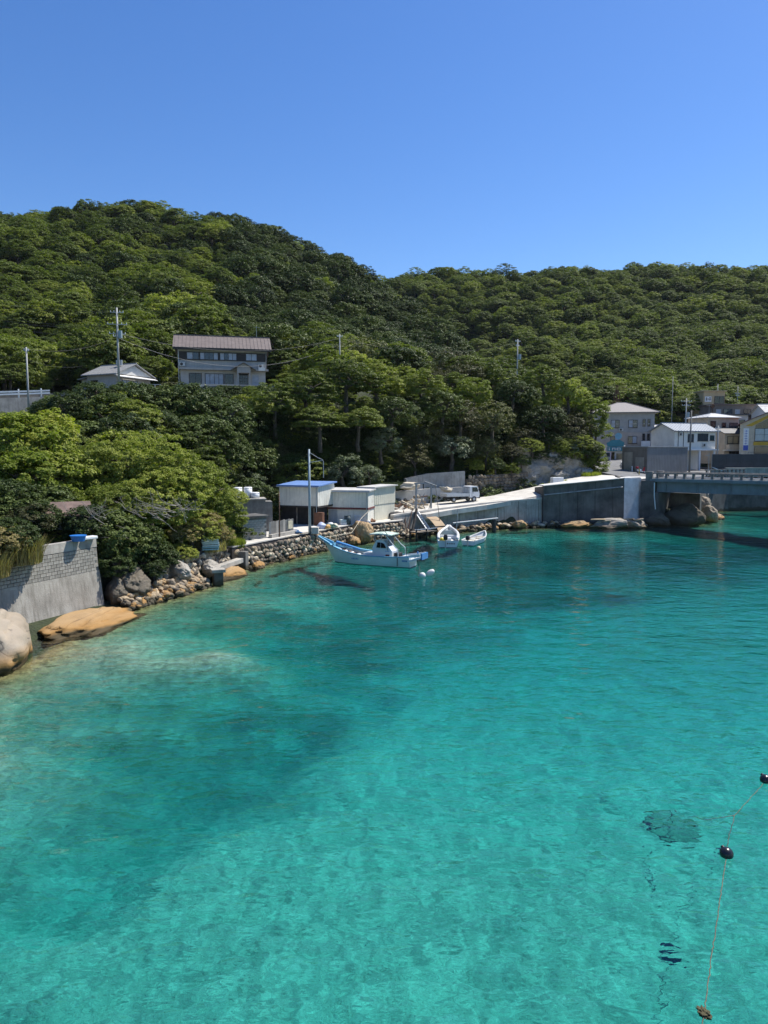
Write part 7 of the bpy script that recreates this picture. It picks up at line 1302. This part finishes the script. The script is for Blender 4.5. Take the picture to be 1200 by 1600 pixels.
def grass_clump(label, loc, n, h, spread, mat, seed, cat='grass'):
    r = np.random.default_rng(seed); a = r.uniform(0, 6.28, n); rad = spread * np.sqrt(r.random(n)); B = np.stack([np.cos(a) * rad, np.sin(a) * rad, -0.2 + np.zeros(n)], 1); a2 = r.uniform(0, 6.28, n); ln = h * r.uniform(0.5, 1.1, n); bend = r.uniform(0.2, 0.8, n)
    D_ = np.stack([np.cos(a2), np.sin(a2), np.zeros(n)], 1); S_ = np.stack([-np.sin(a2), np.cos(a2), np.zeros(n)], 1) * 0.022; up = np.array([0, 0, 1.0]); V = np.empty((n, 6, 3))
    for i, (k, wv) in enumerate(((0, 1.0), (0.55, 0.8), (1.0, 0.15))):
        q = B + up * (ln * (k - 0.25 * bend * k * k))[:, None] + D_ * (ln * bend * k * k * 0.75)[:, None]; V[:, 2 * i] = q - S_ * wv; V[:, 2 * i + 1] = q + S_ * wv
    i0 = np.arange(n)[:, None] * 6; F = np.concatenate([i0 + np.array([0, 1, 3, 2]), i0 + np.array([2, 3, 5, 4])])
    me = np_mesh('dry_grass', V.reshape(-1, 3), F, mat); at = me.attributes.new('tone', 'FLOAT', 'FACE'); at.data.foreach_set('value', np.tile(r.random(n), 2).astype(np.float32)); o = link('dry_grass', me, None, loc); return tag(o, label, kind='stuff')
grass_clump('dry straw-coloured grass beside the block sea wall', (-20.4, 39.4, 4.0), 2600, 1.7, 1.3, L_DRY, 1); grass_clump('dry straw-coloured grass at the picture edge above the boulder', (-21.2, 37.2, 3.6), 2600, 1.6, 1.4, L_DRY, 2); grass_clump('dry grass on the bank above the stacked crates', (-14.4, 57.6, 2.2), 1800, 0.9, 1.6, L_DRY, 3); grass_clump('green grass by the flat-roofed hut', (-13.2, 61.2, 2.0), 1600, 0.8, 1.3, L_BRIGHT, 4)
grass_clump('grass tuft on the foot of the cliff', (31.5, 109.2, 6.3), 1400, 0.9, 1.6, L_YEL, 5); grass_clump('weeds beside the metal shed', (45, 113.4, 6.4), 900, 0.6, 1.6, L_BRIGHT, 6); grass_clump('grass at the back of the debris heap', (0.5, 96.5, 5.2), 2200, 1.0, 2.6, L_PALE, 7)

# ------------------------------------------------------------------ fishing gear lying about
NETS = [M('green net', (0.05, 0.12, 0.09), 0.95, 0.4, 7, bmp=1.0, bscale=18), M('blue net', (0.05, 0.12, 0.24), 0.95, 0.4, 7, bmp=1.0, bscale=18), M('rust net', (0.22, 0.11, 0.06), 0.95, 0.4, 7, bmp=1.0, bscale=18)]
for i, (x, y, z, sx, sy, sz, lab) in enumerate([(-5.9, 74.2, 2.1, 0.9, 0.6, 0.35, 'heap of green fishing net on the quay edge by the bow line'), (-8.6, 69.3, 2.1, 0.5, 0.7, 0.28, 'blue net bundle on the quay beside the board wall'), (-1.6, 80.9, 2.15, 0.8, 0.5, 0.3, 'rust-coloured net heap on the quay in front of the cream shed')]):
    o = link('net_heap', rock_mesh('net_heap', 210 + i, NETS[(0, 1, 2, 0)[i]], sub=4, amp=0.5, freq=1.8, cuts=5), None, (x, y, z), (0, 0, i), (sx, sy, sz)); tag(o, lab, 'net')
for i, (x, y, rz, n, lab) in enumerate([(-4.4, 77.6, 0.3, 2, 'stack of pale fish boxes in front of the long white shed'), (-2.9, 79.6, -0.2, 3, 'taller stack of pale fish boxes at the corner of the cream shed'), (-7.3, 73.2, 0.9, 1, 'single pale fish box on the quay near the rubbish')]):
    e = thing('fish_boxes', lab, 'crate', (x, y, 2.04 if x < 0 else 2.86), rz, 'fish boxes on the quay')
    for k in range(n): MB().box(-0.4, 0.4, -0.25, 0.25, k * 0.3, k * 0.3 + 0.27).build('box', [SKIN_W, crm2, WF][(i + k) % 3], e, bevel=0.02, rot=(0, 0, 0.1 * k))
rope_thing('slack rope lying along the quay edge', [(-9.2, 66.2, 2.06), (-7.6, 69.6, 2.06), (-6.9, 70.8, 2.06), (-5.6, 73.4, 2.06), (-4.8, 74.2, 2.06)], 0.03, STONE_P, wob=0.12, n=40, seed=11)
# ------------------------------------------------------------------ sea air
m, t, b, out = newmat('sea haze'); t.nodes.remove(b)
pv = N(t, 'ShaderNodeVolumePrincipled', Density=0.00004); pv.inputs['Color'].default_value = (0.82, 0.90, 1.0, 1); t.links.new(pv.outputs[0], out.inputs['Volume']); m.cycles.homogeneous_volume = True
tag(MB().box(-700, 900, -110, 1000, -17.5, 200).build('haze', m), 'thin sea haze over the cove', kind='stuff')
